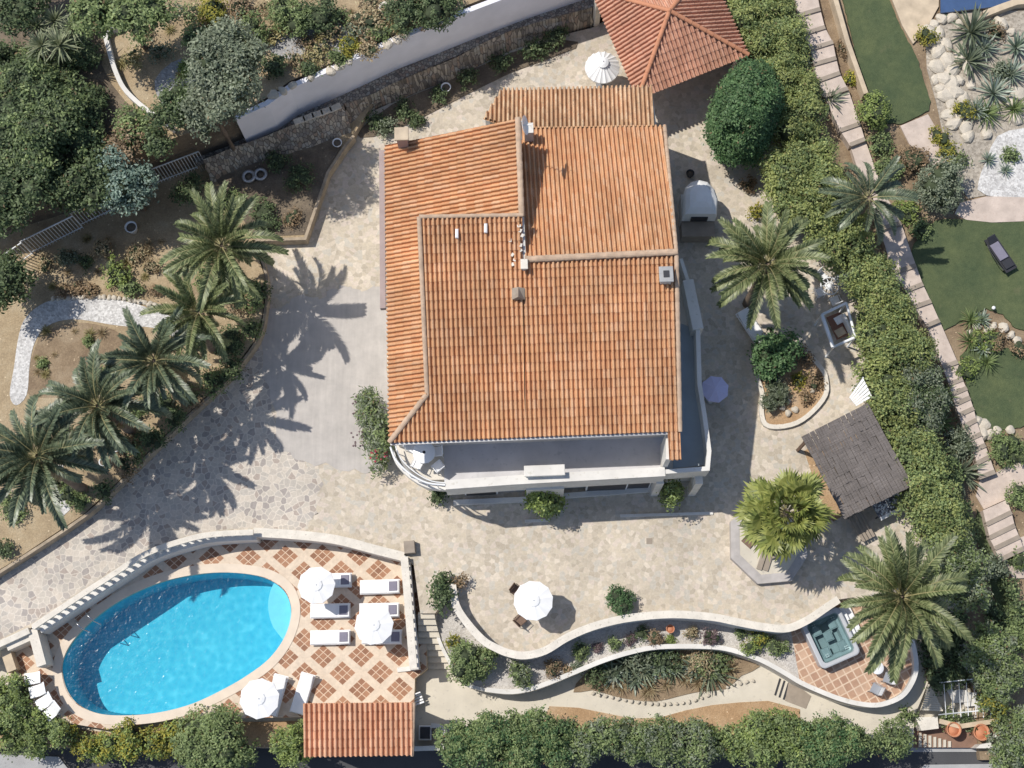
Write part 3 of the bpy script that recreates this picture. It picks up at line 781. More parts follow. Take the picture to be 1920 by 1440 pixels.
def ridge(parent, a, c, r=0.12, step=0.42, mat='ridge_tile', name='ridge_cap'):
    """half-round caps overlapping along a line"""
    base = Vector((0, 0, 0)); q = parent
    while q is not None: base = base + q.location; q = q.parent
    a, c = Vector(a) - base, Vector(c) - base
    d = (c - a); L_ = d.length; d.normalize(); s = d.cross(Vector((0, 0, 1))).normalized(); up = s.cross(d)
    mb = MB(); n = max(1, int(L_ / step))
    for i in range(n):
        p0 = a + d * (L_ * i / n); p1 = a + d * (L_ * (i + 1) / n + 0.04)
        vs = []
        for p, rr in ((p0, r * 1.1), (p1, r * 0.92)):
            for k in range(7):
                an = math.pi * k / 6; vs.append(p + s * math.cos(an) * rr + up * math.sin(an) * rr * 0.8 + Vector((0, 0, 0.02)))
        mb.add(vs, [(k, k + 1, k + 8, k + 7) for k in range(6)] + [tuple(range(7))])
    return mb.build(name, mat, parent)
# ================================================================== SETTING
ZD, ZK, ZB, ZG, ZU, ZL = -2.0, -1.1, -0.95, 0.6, 4.1, 1.35
tag(MB().box((0, 0, BASE - 0.5), (1600, 1600, 1.0)).build('ground', 'soil'), kind='structure')
wallNW = [(-80, 1243), (0, 1206), (52, 1182), (62, 1174), (140, 1122), (200, 1083), (275, 1037), (350, 1011), (400, 1001), (475, 997), (555, 1002), (630, 1011), (705, 1030), (757, 1043)]
curve_up = [(848, 1097), (855, 1135), (875, 1167), (905, 1200), (930, 1215), (955, 1225), (985, 1229), (1022, 1220), (1060, 1197), (1097, 1180), (1135, 1168), (1185, 1158), (1260, 1152), (1335, 1157), (1385, 1167), (1435, 1176), (1477, 1178), (1515, 1162), (1552, 1137), (1572, 1124)]
curve_lo = [(912, 1293), (960, 1297), (1010, 1287), (1085, 1257), (1135, 1237), (1185, 1222), (1235, 1213), (1310, 1212), (1360, 1216), (1410, 1231), (1440, 1244), (1477, 1265), (1502, 1280), (1540, 1297), (1577, 1311), (1615, 1320), (1652, 1321), (1690, 1306), (1710, 1280), (1718, 1252), (1714, 1215), (1704, 1185)]
bankL = [(1180, 15), (1110, 52), (960, 88), (830, 152), (735, 192), (668, 222), (650, 270), (615, 322), (602, 360), (572, 447)]
T = wallNW[:-1] + [(757, 1043), (776, 1060), (788, 1150), (816, 1150), (838, 1120)] + curve_up + [(1600, 1120), (1700, 1150), (1850, 1130), (1840, 1100), (1770, 900), (1730, 760), (1660, 560), (1570, 380), (1480, 130), (1440, -60), (1170, -60)] + bankL + [(475, 452), (500, 520), (495, 590), (480, 640), (425, 712), (337, 795), (225, 905), (160, 967), (25, 1057), (-80, 1122)]
zone('terrace_paving', T, 0.0, 'terrace_paving', side='tan_stone')
POOL = spline([(117, 1262), (119, 1235), (133, 1205), (160, 1173), (200, 1140), (250, 1111), (310, 1088), (380, 1075), (440, 1074), (495, 1083), (530, 1104), (545, 1134), (544, 1168), (530, 1205), (503, 1240), (466, 1268), (425, 1292), (365, 1320), (305, 1336), (245, 1342), (190, 1339), (150, 1323), (127, 1296)], 4, True)
pw_ = [P(x, y, ZK - 0.05) for x, y in POOL]
cx_ = sum((p.x for p in pw_)) / len(pw_); cy_ = sum((p.y for p in pw_)) / len(pw_)
zone('lower_path', [(-150, 1000), (300, 900), (800, 950), (900, 1050), (1600, 1080), (1760, 1120), (1830, 1150), (1830, 1260), (1740, 1280), (1714, 1345), (1712, 1403), (-150, 1403)], ZD, 'path_concrete', wholes=[[(cx_ + (p.x - cx_) * 1.03, cy_ + (p.y - cy_) * 1.03) for p in pw_]], side='tan_stone')
DECK = [(20, 1120), (300, 960), (560, 960), (800, 1010), (800, 1254), (790, 1262), (778, 1272), (776, 1330), (560, 1345), (330, 1348), (200, 1368), (95, 1350), (40, 1320), (10, 1250)]
zone('pool_deck', DECK, ZK, 'deck_tiles', holes=[POOL], side='tan_stone')
zone('planting_bed', [(816, 1146), (800, 1100), (900, 1090), (1000, 1160), (1150, 1110), (1300, 1100), (1440, 1120), (1500, 1150), (1500, 1281), (1477, 1267), (1440, 1246), (1410, 1233), (1360, 1218), (1310, 1214), (1235, 1215), (1185, 1224), (1135, 1239), (1085, 1259), (1010, 1289), (960, 1299), (915, 1296), (872, 1282), (852, 1255), (823, 1200)], ZB, 'gravel_beige', side='white_wall')
zone('tub_terrace', [(1479, 1160), (1500, 1279), (1540, 1296), (1577, 1310), (1615, 1319), (1652, 1320), (1688, 1305), (1708, 1280), (1716, 1252), (1712, 1215), (1702, 1185), (1690, 1140), (1570, 1080), (1500, 1110)], ZB + 0.004, 'tub_tiles', side='white_wall')
zone('garden_soil', [(-120, 380), (60, 420), (420, 240), (700, 190), (668, 245), (650, 268), (615, 320), (602, 358), (572, 445), (473, 450), (497, 520), (492, 590), (476, 640), (422, 710), (334, 792), (222, 902), (157, 964), (22, 1054), (-120, 1140)], ZG, 'soil_dry', side='rock_brown')
zone('upper_garden', [(-150, -200), (1300, -200), (1130, -84), (985, -34), (880, 8), (805, 38), (730, 67), (630, 114), (542, 153), (500, 183), (400, 233), (300, 268), (100, 345), (-150, 420)], ZU, 'soil_dry', side='soil_dark')
zone('wall_ledge', [(330, 235), (700, 60), (1000, -60), (1240, -80), (1240, -40), (1110, 14), (960, 56), (855, 106), (790, 133), (730, 160), (690, 180), (645, 197), (600, 224), (530, 250), (440, 284), (370, 312)], ZL, 'rubble')
zone('neighbour_garden', [(1440, -120), (2050, -120), (2050, 1425), (1838, 1425), (1800, 1100), (1740, 900), (1690, 760), (1620, 560), (1540, 380), (1450, 130)], 0, 'soil', slope=True)
zone('road', [(-300, 1404), (2200, 1404), (2200, 2200), (-300, 2200)], -3.0, 'asphalt')
# sheets laid on them
rj = random.Random(3)
def jag(pts, n=3, a=5): return [(x + rj.uniform(-a, a), y + rj.uniform(-a, a)) for x, y in spline(pts, n, True)]
def rag(pts, st=7, a=1.3):
    out = []
    for q, r in zip(pts, pts[1:] + pts[:1]):
        n_ = max(1, int(math.hypot(r[0] - q[0], r[1] - q[1]) / st))
        for k in range(n_): out.append((q[0] + (r[0] - q[0]) * k / n_ + rj.uniform(-a, a), q[1] + (r[1] - q[1]) * k / n_ + rj.uniform(-a, a)))
    return out
drv0 = [(-70, 1130), (25, 1062), (160, 972), (230, 908), (340, 800), (428, 716), (482, 650), (500, 700), (520, 820), (560, 850), (600, 900), (600, 955), (560, 994), (475, 990), (400, 994), (350, 1004), (275, 1030), (200, 1076), (140, 1115), (62, 1167), (0, 1199), (-70, 1232)]
drv = []
for i_, (a_, b_) in enumerate(zip(drv0, drv0[1:] + drv0[:1])):
    n_ = 7 if 5 <= i_ <= 11 else 1
    for k_ in range(n_):
        f_ = k_ / n_; j_ = 9 if n_ > 1 else 0
        drv.append((a_[0] + (b_[0] - a_[0]) * f_ + rj.uniform(-j_, j_), a_[1] + (b_[1] - a_[1]) * f_ + rj.uniform(-j_, j_)))
sheet('driveway', drv, 0.0, 'driveway_paving', 0.006)
sheet('smooth_concrete', jag([(500, 590), (530, 578), (560, 556), (600, 560), (640, 536), (680, 548), (722, 540), (728, 700), (730, 850), (700, 882), (640, 878), (560, 862), (525, 835), (515, 760), (490, 680)], 5, 6), 0.0, 'smooth_concrete', 0.014)
sheet('gravel_path', [(18, 740), (26, 690), (33, 640), (45, 600), (75, 572), (110, 561), (180, 558), (240, 566), (285, 580), (330, 600), (345, 640), (290, 615), (240, 612), (205, 608), (150, 599), (110, 602), (80, 618), (62, 650), (55, 690), (50, 740), (30, 760)], ZG, 'gravel_white', 0.02, sp=3)
sheet('gravel_path', [(80, 870), (118, 872), (132, 955), (110, 975), (98, 960)], ZG, 'gravel_white', 0.02)
sheet('bare_earth', [(66, 650), (90, 620), (140, 605), (200, 613), (235, 640), (215, 700), (160, 740), (90, 745), (50, 735)], ZG, 'soil', 0.012, sp=3)
sheet('gravel_patch', [(290, 150), (340, 110), (375, 150), (360, 185), (310, 200)], ZU, 'gravel_grey', 0.02, sp=3)
sheet('gravel_patch', [(505, 90), (560, 55), (640, 45), (650, 90), (600, 110), (540, 110)], ZU, 'gravel_grey', 0.02, sp=3)
sheet('garden_bed', [(668, 250), (735, 196), (830, 156), (960, 98), (1060, 75), (1080, 90), (960, 135), (850, 190), (760, 235), (700, 256)], 0.0, 'soil_dark', 0.05, sp=2)
sheet('garden_bed', [(-100, -100), (150, -100), (205, 40), (190, 120), (235, 190), (280, 235), (210, 300), (-100, 405)], ZU, 'soil_dark', 0.02, sp=2)  # dark sheet: shade under the corner trees put into the soil colour
sheet('garden_bed', [(640, 275), (612, 322), (600, 360), (572, 440), (478, 444), (400, 330), (480, 290), (620, 262)], ZG, 'soil_dark', 0.02)
sheet('cactus_bed', [(1075, 1298), (1110, 1294), (1150, 1305), (1185, 1312), (1230, 1315), (1270, 1306), (1310, 1297), (1360, 1292), (1390, 1267), (1424, 1250), (1400, 1222), (1310, 1205), (1185, 1215), (1100, 1260)], ZD, 'soil', 0.06, sp=2)
sheet('hedge_soil', [(1030, 1324), (1085, 1327), (1135, 1337), (1185, 1347), (1235, 1346), (1285, 1332), (1335, 1322), (1385, 1317), (1440, 1314), (1500, 1330), (1500, 1400), (1000, 1400)], ZD, 'soil_orange', 0.03)
sheet('hedge_soil', [(-20, 1330), (100, 1362), (210, 1374), (330, 1356), (560, 1352), (560, 1402), (-20, 1402)], ZD, 'soil_orange', 0.03)
flb = [(1425, 640), (1450, 630), (1500, 650), (1540, 690), (1549, 712), (1548, 740), (1525, 770), (1495, 792), (1460, 800), (1435, 795), (1428, 770), (1430, 740), (1420, 700)]
sheet('flower_bed', flb, 0.0, 'soil_orange', 0.10, sp=2)
sheet('lawn', rag([(1566, -60), (1640, -60), (1690, 52), (1720, 110), (1745, 190), (1742, 207), (1690, 232), (1640, 228), (1622, 172)]), 0, 'lawn', 0.10, slope=True)
sheet('lawn', rag([(1755, 412), (1815, 410), (1860, 417), (1990, 412), (1990, 640), (1905, 616), (1880, 590), (1850, 578), (1805, 600), (1770, 620), (1758, 600), (1735, 556), (1705, 490), (1715, 455)]), 0, 'lawn', 0.10, slope=True)
sheet('lawn', rag([(1800, 668), (1825, 645), (1880, 652), (1990, 650), (1990, 797), (1920, 800), (1870, 807), (1832, 797), (1815, 740)]), 0, 'lawn', 0.10, slope=True)
sheet('lawn', rag([(1833, 955), (1850, 985), (1868, 1028), (1890, 1100), (1905, 1160), (1880, 1160), (1850, 1080), (1828, 985)]), 0, 'lawn', 0.10, slope=True)
sheet('stone_path', [(1650, -60), (1762, -60), (1760, 12), (1750, 30), (1735, 58), (1712, 82), (1692, 48)], 0, 'tan_stone', 0.14, slope=True)
sheet('stone_path', [(1688, 236), (1740, 214), (1758, 245), (1785, 300), (1750, 310), (1705, 270)], 0, 'pink_stone', 0.12, slope=True)
sheet('stone_path', [(1800, 380), (1850, 368), (1990, 372), (1990, 412), (1860, 417), (1812, 412), (1790, 400)], 0, 'pink_stone', 0.12, slope=True)
sheet('stone_path', [(1838, 898), (1870, 885), (1920, 855), (1990, 830), (1990, 930), (1900, 930), (1845, 955), (1830, 930)], 0, 'pink_stone', 0.12, slope=True)
sheet('stone_path', [(1868, 1025), (1920, 1005), (1990, 1000), (1990, 1080), (1900, 1085)], 0, 'pink_stone', 0.13, slope=True)
sheet('rock_garden', [(1735, 60), (1760, 30), (1830, 20), (1990, 20), (1990, 372), (1850, 366), (1815, 372), (1790, 330), (1770, 260), (1755, 190), (1738, 130)], 0, 'gravel_tan', 0.05, slope=True)
sheet('gravel_patch', [(1870, 255), (1920, 240), (1990, 240), (1990, 372), (1850, 366), (1835, 340), (1850, 300)], 0, 'gravel_white', 0.10, slope=True, sp=2)
sheet('water', [(1764, -40), (1990, -40), (1990, -8), (1905, 4), (1870, 12), (1764, 24)], 0, 'blue_water', 0.30, slope=True)
sheet('pavement', [(1672, 1397), (1875, 1397), (1875, 1410), (1672, 1410)], -2.9, 'kerb_grey', 0.0, th=0.2)
sheet('pavement', [(1733, 1434), (1880, 1432), (1900, 1480), (1700, 1480)], -2.98, 'kerb_grey', 0.0, th=0.1)  # sunlit part of the road painted as a paler sheet
sheet('pavement', [(-60, 1412), (110, 1419), (150, 1470), (-60, 1470)], -2.9, 'kerb_grey', 0.0, th=0.2)
# the lit strip beyond the shade at the foot of the photo
# ---------------------------------------------------------------- pool
pt = thing('swimming_pool', 'oval swimming pool with turquoise basin and pale stone rim', 'swimming pool', P(330, 1210, ZK))
ins_ = [(cx_ + (p.x - cx_) * 0.998, cy_ + (p.y - cy_) * 0.998) for p in pw_]
DEPTH = 2.0
mb = MB(); n = len(ins_)
vs = [(x, y, ZK - 0.02) for x, y in ins_] + [(cx_ + (x - cx_) * 0.97, cy_ + (y - cy_) * 0.97, ZK - DEPTH) for x, y in ins_] + [(cx_, cy_, ZK - DEPTH - 0.15)]
mb.add(vs, [(i, n + i, n + (i + 1) % n, (i + 1) % n) for i in range(n)] + [(n + i, 2 * n, n + (i + 1) % n) for i in range(n)])
mb.build('basin', 'pool_basin', pt, True)
arc = [(518, 1086), (508, 1105), (503, 1128), (504, 1150), (512, 1175), (531, 1200)]
pe = [(x, y) for x, y in POOL if x > 500 and 1084 < y < 1206]
stp = [P(x, y, ZK - 0.42) for x, y in spline(arc, 4)] + [P(x, y, ZK - 0.42) for x, y in reversed(sorted(pe, key=lambda q: q[1]))][::1]
MB().prism(stp, bottom=ZK - DEPTH + 0.1).build('pool_step', 'pool_step', pt, True)
plain('pool_rim_stone', (0.66, 0.56, 0.45), 0.8, 0.07, 1.5)
rim = MB().strip([(cx_ + (p.x - cx_) * 1.040, cy_ + (p.y - cy_) * 1.060) for p in pw_], ZK - 0.3, ZK + 0.03, 0.44, closed=True).build('rim', 'pool_rim_stone', pt, True)
wv = [(x, y, ZK - 0.12) for x, y in ins_]
tag(MB().add(wv, [tuple(reversed(range(n)))] if False else [tuple(range(n))]).build('water', 'pool_water'), kind='structure')
lad = thing('pool_ladder', 'pair of steel handrails curving over the pool rim', 'pool ladder', P(168, 1166, ZK))
for (ax, ay) in ((156, 1172), (176, 1157)):
    a = P(ax - 8, ay - 6, ZK); b_ = P(ax + 12, ay + 14, ZK)
    MB().tube([a, a + Vector((0, 0, 0.6)), a.lerp(b_, 0.3) + Vector((0, 0, 0.8)), a.lerp(b_, 0.8) + Vector((0, 0, 0.7)), b_ + Vector((0, 0, -0.3))], 0.025, 6).build('handrail', 'steel', lad, True)
# ---------------------------------------------------------------- balustrades and garden walls
balm = MB().lathe([(0.085, 0), (0.085, 0.06), (0.05, 0.1), (0.10, 0.25), (0.085, 0.38), (0.05, 0.58), (0.08, 0.66), (0.08, 0.73)], seg=8).mesh('baluster', 'white_wall')
def resample(pts, step):
    out = []; acc = 0.0
    for a, b_ in zip(pts[:-1], pts[1:]):
        d = (b_ - a).length; s = step - acc if out else 0.0
        while s <= d:
            out.append(a.lerp(b_, s / d)); s += step
        acc = d - (s - step)
    return out
def balustrade(label, px, zb, cop=0.36, gap=0.27, hgt=0.72, pw=0.8, lean=0.0, spl=4, wall_to=None, skip=None, mat='cream_coping', wmat='white_wall', cap=98):
    pts = [P(x, y, zb + hgt + 0.1) for x, y in (spline(px, spl) if spl else px)]
    c = pts[len(pts) // 2]
    t = thing('balustrade', label, 'balustrade', (c.x, c.y, zb))
    xy = [(p.x, p.y) for p in pts]
    MB().strip(xy, zb + hgt + 0.04, zb + hgt + 0.16, cop).build('coping', mat, t, True)
    MB().strip(xy, (wall_to if wall_to is not None else zb - 0.1), zb + 0.05, cop * pw).build('plinth', wmat, t, True)
    k = 0
    tot = sum((b_ - a).length for a, b_ in zip(pts[:-1], pts[1:])); gap = max(gap, tot / cap)
    for q in resample(pts, gap):
        if skip and skip(q): continue
        link('baluster', balm, t, (q.x - c.x, q.y - c.y, 0.05)); k += 1
        if k >= cap: break
    return t
def gwall(name, label, px, z0, z1, th, mat, spl=4, cat='wall', slope=False, cop=None):
    pp = spline(px, spl) if spl else px
    if slope:
        pts = [PS(x, y, z1) for x, y in pp]; zz1 = [p.z for p in pts]; zz0 = [z - z1 + z0 for z in zz1]
    else:
        pts = [P(x, y, z1) for x, y in pp]; zz0, zz1 = z0, z1
    c = pts[len(pts) // 2]; xy = [(p.x, p.y) for p in pts]
    t = thing(name, label, cat, (c.x, c.y, zz0 if not slope else c.z - z1 + z0))
    MB().strip(xy, zz0, zz1, th).build('wall', mat, t, True)
    if cop:
        a = [z - 0.02 for z in zz1] if slope else zz1 - 0.02; b_ = [z + 0.07 for z in zz1] if slope else zz1 + 0.07
        MB().strip(xy, a, b_, th + 0.10).build('coping', cop, t, True)
    return t
balustrade('long curved stone balustrade along the driveway above the pool', [(62, 1176), (140, 1124), (200, 1085), (275, 1038), (350, 1012), (400, 1002), (475, 998)], 0.0, wall_to=ZD, gap=0.40, cop=0.27, pw=1.9)
gwall('terrace_wall', 'curved pale stone wall with flat coping above the pool loungers', [(475, 998), (555, 1003), (630, 1012), (705, 1031), (757, 1044)], ZD, 0.22, 0.34, 'white_wall', cop='cream_coping')
balustrade('straight stone balustrade between the pool loungers and the steps', [(758, 1044), (766, 1140), (775, 1254)], -0.45, wall_to=ZD, gap=0.42, spl=0, cop=0.36, pw=1.3)
gwall('return_wall', 'short white wall at the foot of the pool balustrade', [(745, 1256), (784, 1252)], ZD, -1.0, 0.22, 'white_wall', 0)
gwall('boundary_wall', 'straight low stone wall running from the driveway edge to the pool corner', [(-60, 1236), (0, 1207), (54, 1182)], ZD, 0.25, 0.30, 'cream_coping', 0)
balustrade('S-curved stone balustrade along the lower edge of the terrace', curve_up, 0.0, wall_to=ZB - 0.2, gap=0.27, cop=0.36)
gwall('bed_wall', 'sinuous white retaining wall below the gravel bed', curve_lo, ZD - 0.1, ZB + 0.38, 0.22, 'white_wall')
gwall('bed_kerb', 'thin white curved kerb beside the pool steps', [(815, 1152), (823, 1200), (851, 1255), (872, 1282), (912, 1294)], ZD, ZB + 0.12, 0.16, 'white_wall')
st = thing('garden_steps', 'flight of pale steps beside the pool balustrade', 'steps', P(805, 1200, ZD))
for k in range(9):
    f0, f1 = k / 9, (k + 1) / 9
    y0, y1 = 1148 + 106 * f0, 1148 + 106 * f1; z = -0.2 - 1.8 * f0
    r0, r1 = 814 + 32 * f0 ** 1.3, 814 + 32 * f1 ** 1.3
    MB().prism([P(784, y0, z), P(r0, y0, z), P(r1, y1, z), P(784, y1, z)], bottom=ZD - 0.2).build('step', 'path_concrete', st, True)
gwall('drive_kerb', 'long low stone kerb between palm bed and driveway', [(478, 452), (500, 520), (496, 590), (481, 640), (424, 713), (336, 796), (224, 906), (159, 967), (25, 1056), (-60, 1110)], -0.2, 0.64, 0.14, 'rock_brown', 3)
gwall('bed_edging', 'low stone edging around the shaded bed beside the house path', [(663, 254), (648, 272), (615, 322), (602, 360), (572, 447), (478, 450)], -0.1, 0.70, 0.15, 'rock_brown', 0)
gwall('flower_bed_kerb', 'rounded pale kerb around the orange flower bed', flb + flb[:1], -0.05, 0.22, 0.22, 'cream_coping', 3)
# big retaining wall, rubble bank
wt = [(440, 220), (500, 193), (542, 163), (630, 124), (730, 77), (805, 48), (880, 18), (985, -22), (1130, -70)]
gwall('retaining_wall', 'tall smooth grey rendered wall below the upper garden', wt, 0.4, ZU + 0.10, 0.26, 'grey_render', 0)
def bank(label, up, lo, z0, z1):
    a = [P(x, y, z1) for x, y in spline(up, 4)]; b_ = [P(x, y, z0) for x, y in spline(lo, 4)]
    c = b_[len(b_) // 2]
    t = thing('rubble_wall', label, 'stone wall', (c.x, c.y, z0))
    n = min(len(a), len(b_)); rg = random.Random(5); vs = []; R_ = 7
    for i in range(n):
        for k in range(R_):
            q = a[i].lerp(b_[i], k / (R_ - 1)); j = 0.07 if 0 < k < R_ - 1 else 0.02
            vs.append((q.x + rg.uniform(-j, j), q.y + rg.uniform(-j, j), q.z + rg.uniform(-j, j)))
        vs += [(b_[i].x, b_[i].y, z0 - 0.6), (a[i].x, a[i].y, z0 - 0.6)]
    S = R_ + 2; fs = []
    for i in range(n - 1):
        for k in range(S):
            k2 = (k + 1) % S; fs.append((i * S + k, i * S + k2, (i + 1) * S + k2, (i + 1) * S + k))
    fs += [tuple(reversed(range(S))), tuple(range((n - 1) * S, n * S))]
    MB().add(vs, fs).build('stonework', 'rubble', t, True); return t
bank('brown rubble stone bank running below the grey wall', [(645, 194), (690, 180), (730, 160), (790, 134), (855, 107), (960, 57), (1110, 14)], [(662, 252), (700, 205), (735, 191), (800, 165), (850, 147), (965, 90), (1115, 44)], 0.1, 1.5)
bank('lower rubble stone wall with pale capping beside the olive tree', [(380, 300), (440, 275), (480, 262), (530, 242), (600, 215), (645, 197)], [(400, 352), (450, 325), (480, 314), (545, 295), (620, 272), (662, 254)], 0.4, 1.9)
cp = thing('wall_capping', 'row of pale cap stones on the lower rubble wall', 'cap stones', P(610, 210, 1.9))
for k in range(5):
    f = k / 5; a = P(562 + 83 * f, 226 - 30 * f, 1.95)
    MB().box(a, (0.62, 0.34, 0.1), 0.38 + rj.uniform(-.08, .08), bev=0.03).build('cap_stone', 'rock_pale', cp, True)
rocks = []
bm = bmesh.new(); bmesh.ops.create_icosphere(bm, subdivisions=2, radius=0.5)
rr_ = random.Random(11)
RM = []
for q in range(3):
    b2 = bm.copy()
    for v in b2.verts:
        v.co *= 1 + 0.25 * math.sin(5 * v.co.x + q * 2) * math.cos(4 * v.co.y + q) + rr_.uniform(-.08, .08); v.co.z *= 0.7
    me = bpy.data.meshes.new('rock'); b2.to_mesh(me); b2.free(); me.materials.append(MATS['rock_pale']); RM.append(me)
bm.free()
def rock(label, px, py, z, s, group, slope=False, mat=None):
    p = PS(px, py, 0.1) if slope else P(px, py, z)
    me = RM[rr_.randrange(3)]
    o = link('rock', me, None, p, (0, 0, rr_.uniform(0, 6)), (s * rr_.uniform(.8, 1.3), s * rr_.uniform(.7, 1.1), s * rr_.uniform(.7, 1)))
    return tag(o, label, 'rock', group)
for k in range(15):
    f = k / 14
    if k in (3, 5, 9, 11): continue
    rock('white stone in the row laid along the top of the grey wall', 512 + 250 * f, 178 - 112 * f + rr_.uniform(-3, 3), ZU + 0.1, 0.5, 'white stones along the retaining wall')
for (x, y, s) in [(1742, 62, .9), (1752, 80, .7), (1760, 100, 1.0), (1775, 85, .8), (1772, 112, 1.1), (1785, 130, .9), (1758, 125, .8), (1768, 145, .9), (1780, 158, 1.0), (1795, 150, .7), (1792, 172, .9), (1775, 178, .8), (1762, 165, .6), (1805, 185, .8), (1785, 196, .7), (1812, 120, .8), (1760, 60, .6), (1800, 105, .7), (1820, 160, .6), (1778, 215, .7), (1788, 232, .8), (1812, 240, .8), (1815, 255, .6), (1875, 45, .8), (1895, 60, .6), (1750, 45, .5), (1765, 35, .7), (1785, 32, .6), (1800, 45, .6), (1910, 175, .7), (1895, 190, .6), (1850, 250, .6), (1905, 220, .7), (1755, 150, .5), (1798, 215, .5)]:
    rock('pale boulder piled in the rock garden by the agaves', x, y, 0, s * 1.05, 'pale boulders in the rock garden', True)
for (x, y, s) in [(1478, 752, .5), (1467, 765, .4), (1478, 775, .55), (1490, 768, .4), (1523, 733, .35)]:
    rock('small white stone inside the orange flower bed', x, y, 0.2, s * 0.8, 'white stones in the flower bed')
for (x, y, s) in [(1850, 620, .5), (1862, 612, .5), (1880, 615, .6), (1895, 628, .5), (1908, 640, .5), (1832, 612, .5), (1818, 622, .4), (1825, 790, .8), (1845, 798, .7), (1838, 812, .9), (1852, 815, .6), (1870, 808, .5), (1895, 806, .5)]:
    rock('tan stone edging the neighbouring lawn', x, y, 0, s, 'tan stones edging the lawns', True)
for k in range(26):
    t_ = k / 25; x = 1112 + 300 * t_; y = 1300 + 20 * math.sin(math.pi * min(1, t_ * 1.15)) - 62 * max(0, t_ - .62)
    rock('small brown stone edging the cactus bed', x, y, ZD + 0.1, 0.19, 'edging stones of the cactus bed')
for k in range(22):
    t_ = k / 21; x = 62 + 225 * t_; y = 618 - 58 * math.sin(math.pi * (0.25 + 0.6 * t_)) ** 1 + 22
    rock('small stone edging the white gravel path', 100 + 200 * t_, 560 - 6 * math.sin(3 * t_) + 14 * t_ ** 2, ZG + 0.05, 0.3, 'edging stones of the gravel path')
# white kerb wall in the upper garden
gwall('low_wall', 'low white curved wall in the dry upper garden', [(222, 48), (198, 58), (203, 90), (215, 130), (232, 165), (262, 195), (298, 222), (325, 240)], ZU - 0.3, ZU + 0.45, 0.22, 'white_wall')
# fence
ft_ = thing('metal_fence', 'grey metal railing fence stepping down beside the dark trees', 'fence', P(180, 410, ZG))
segs = [((8, 477), (40, 455)), ((38, 453), (136, 405)), ((132, 400), (200, 368)), ((200, 366), (262, 330)), ((258, 327), (372, 284))]
for (a, b_) in segs:
    pa, pb = P(*a, ZG + 1.75), P(*b_, ZG + 1.75); d = (pb - pa)
    MB().tube([pa, pb], 0.04, 6).build('rail', 'white_metal', ft_, True)
    mbp = MB(); nb = int(d.length / 0.16)
    for k in range(nb + 1):
        q = pa.lerp(pb, k / nb); mbp.tube([q, (q.x, q.y, ZG)], 0.024, 4, cap=False)
    lo = Vector((0, 0, -1.55)); mbp.tube([pa + lo, pb + lo], 0.03, 6)
    mbp.build('bars', 'white_metal', ft_, True)
    MB().tube([pa, (pa.x, pa.y, ZG - 0.1)], 0.045, 6).build('post', 'white_metal', ft_, True)
# ================================================================== HOUSE
ZE = 7.1
hc = P(1000, 600, 0)
hs = thing('house', 'large two-storey villa with stepped orange clay tile roofs', 'house', (hc.x, hc.y, 0))
A, B, C = P(730, 828, ZE), P(1253, 809, ZE), P(722, 280, ZE)
S_ = Plane(A, B, math.radians(18), P(1000, 500, ZE))
W_ = Plane(A, C, math.radians(22), P(1000, 500, ZE))
R1, R2 = S_.P(984, 488), S_.P(1268, 474)
N_ = Plane(R1, R2, math.radians(20), P(1100, 900, 9)); N_.o = R1
# N_ must fall to the north: rebuild so that v points up the slope (south)
LEdge1, LEdge2 = N_.P(975, 240), N_.P(1229, 237)
L_ = Plane(LEdge1 + Vector((0, 0, -0.06)), LEdge2 + Vector((0, 0, -0.06)), math.radians(17), P(1100, 900, 9))
S_l1 = [S_.P(*q) for q in ((785, 407), (979, 404), (983, 742), (800, 742))]
S_l2 = [S_.P(*q) for q in ((800, 742), (983, 742), (988, 820), (732, 830))]
S_r = [S_.P(*q) for q in ((981, 489), (1268, 474), (1275, 808), (986, 820))]
S_x = [S_.P(*q) for q in ((1252, 808), (1275, 808), (1277, 862), (1255, 863))]
W_1 = [W_.P(*q) for q in ((722, 274), (971, 222), (978, 407), (723, 409))]
W_2 = [W_.P(*q) for q in ((723, 409), (787, 409), (801, 741), (730, 829))]
N_1 = [N_.P(*q) for q in ((985, 487), (1268, 475), (1246, 237), (974, 241))]
L_1 = [L_.P(*q) for q in ((940, 168), (1222, 162), (1229, 240), (972, 244), (906, 222))]
r1 = tile_panel('roof', hs, [S_l1, S_l2, S_r, S_x], S_, 'roof_tiles')
r2 = tile_panel('roof', hs, [W_1, W_2], W_, 'roof_tiles')
r3 = tile_panel('roof', hs, [N_1], N_, 'roof_tiles')
r4 = tile_panel('roof', hs, [L_1], L_, 'roof_tiles_weathered', amp=1.2)
tag(r4, 'weathered pale roof section with dark lichen')
ridge(r1, S_.P(800, 741) + Vector((0, 0, .08)), S_.P(731, 829) + Vector((0, 0, .08)))
ridge(r1, R1 + Vector((0, 0, .10)), R2 + Vector((0, 0, .10)), 0.15)
ridge(r1, S_.P(1268, 474) + Vector((0, 0, .04)), S_.P(1275, 808) + Vector((0, 0, .04)), 0.10)
ridge(r1, S_.P(786, 407) + Vector((0, 0, .04)), S_.P(979, 404) + Vector((0, 0, .04)), 0.09)
ridge(r1, S_.P(786, 407) + Vector((0, 0, .04)), S_.P(801, 741) + Vector((0, 0, .06)), 0.10)
ridge(r2, W_.P(971, 222) + Vector((0, 0, .04)), W_.P(978, 405) + Vector((0, 0, .04)), 0.13)
ridge(r3, N_.P(1268, 474) + Vector((0, 0, .03)), N_.P(1246, 237) + Vector((0, 0, .03)), 0.09)
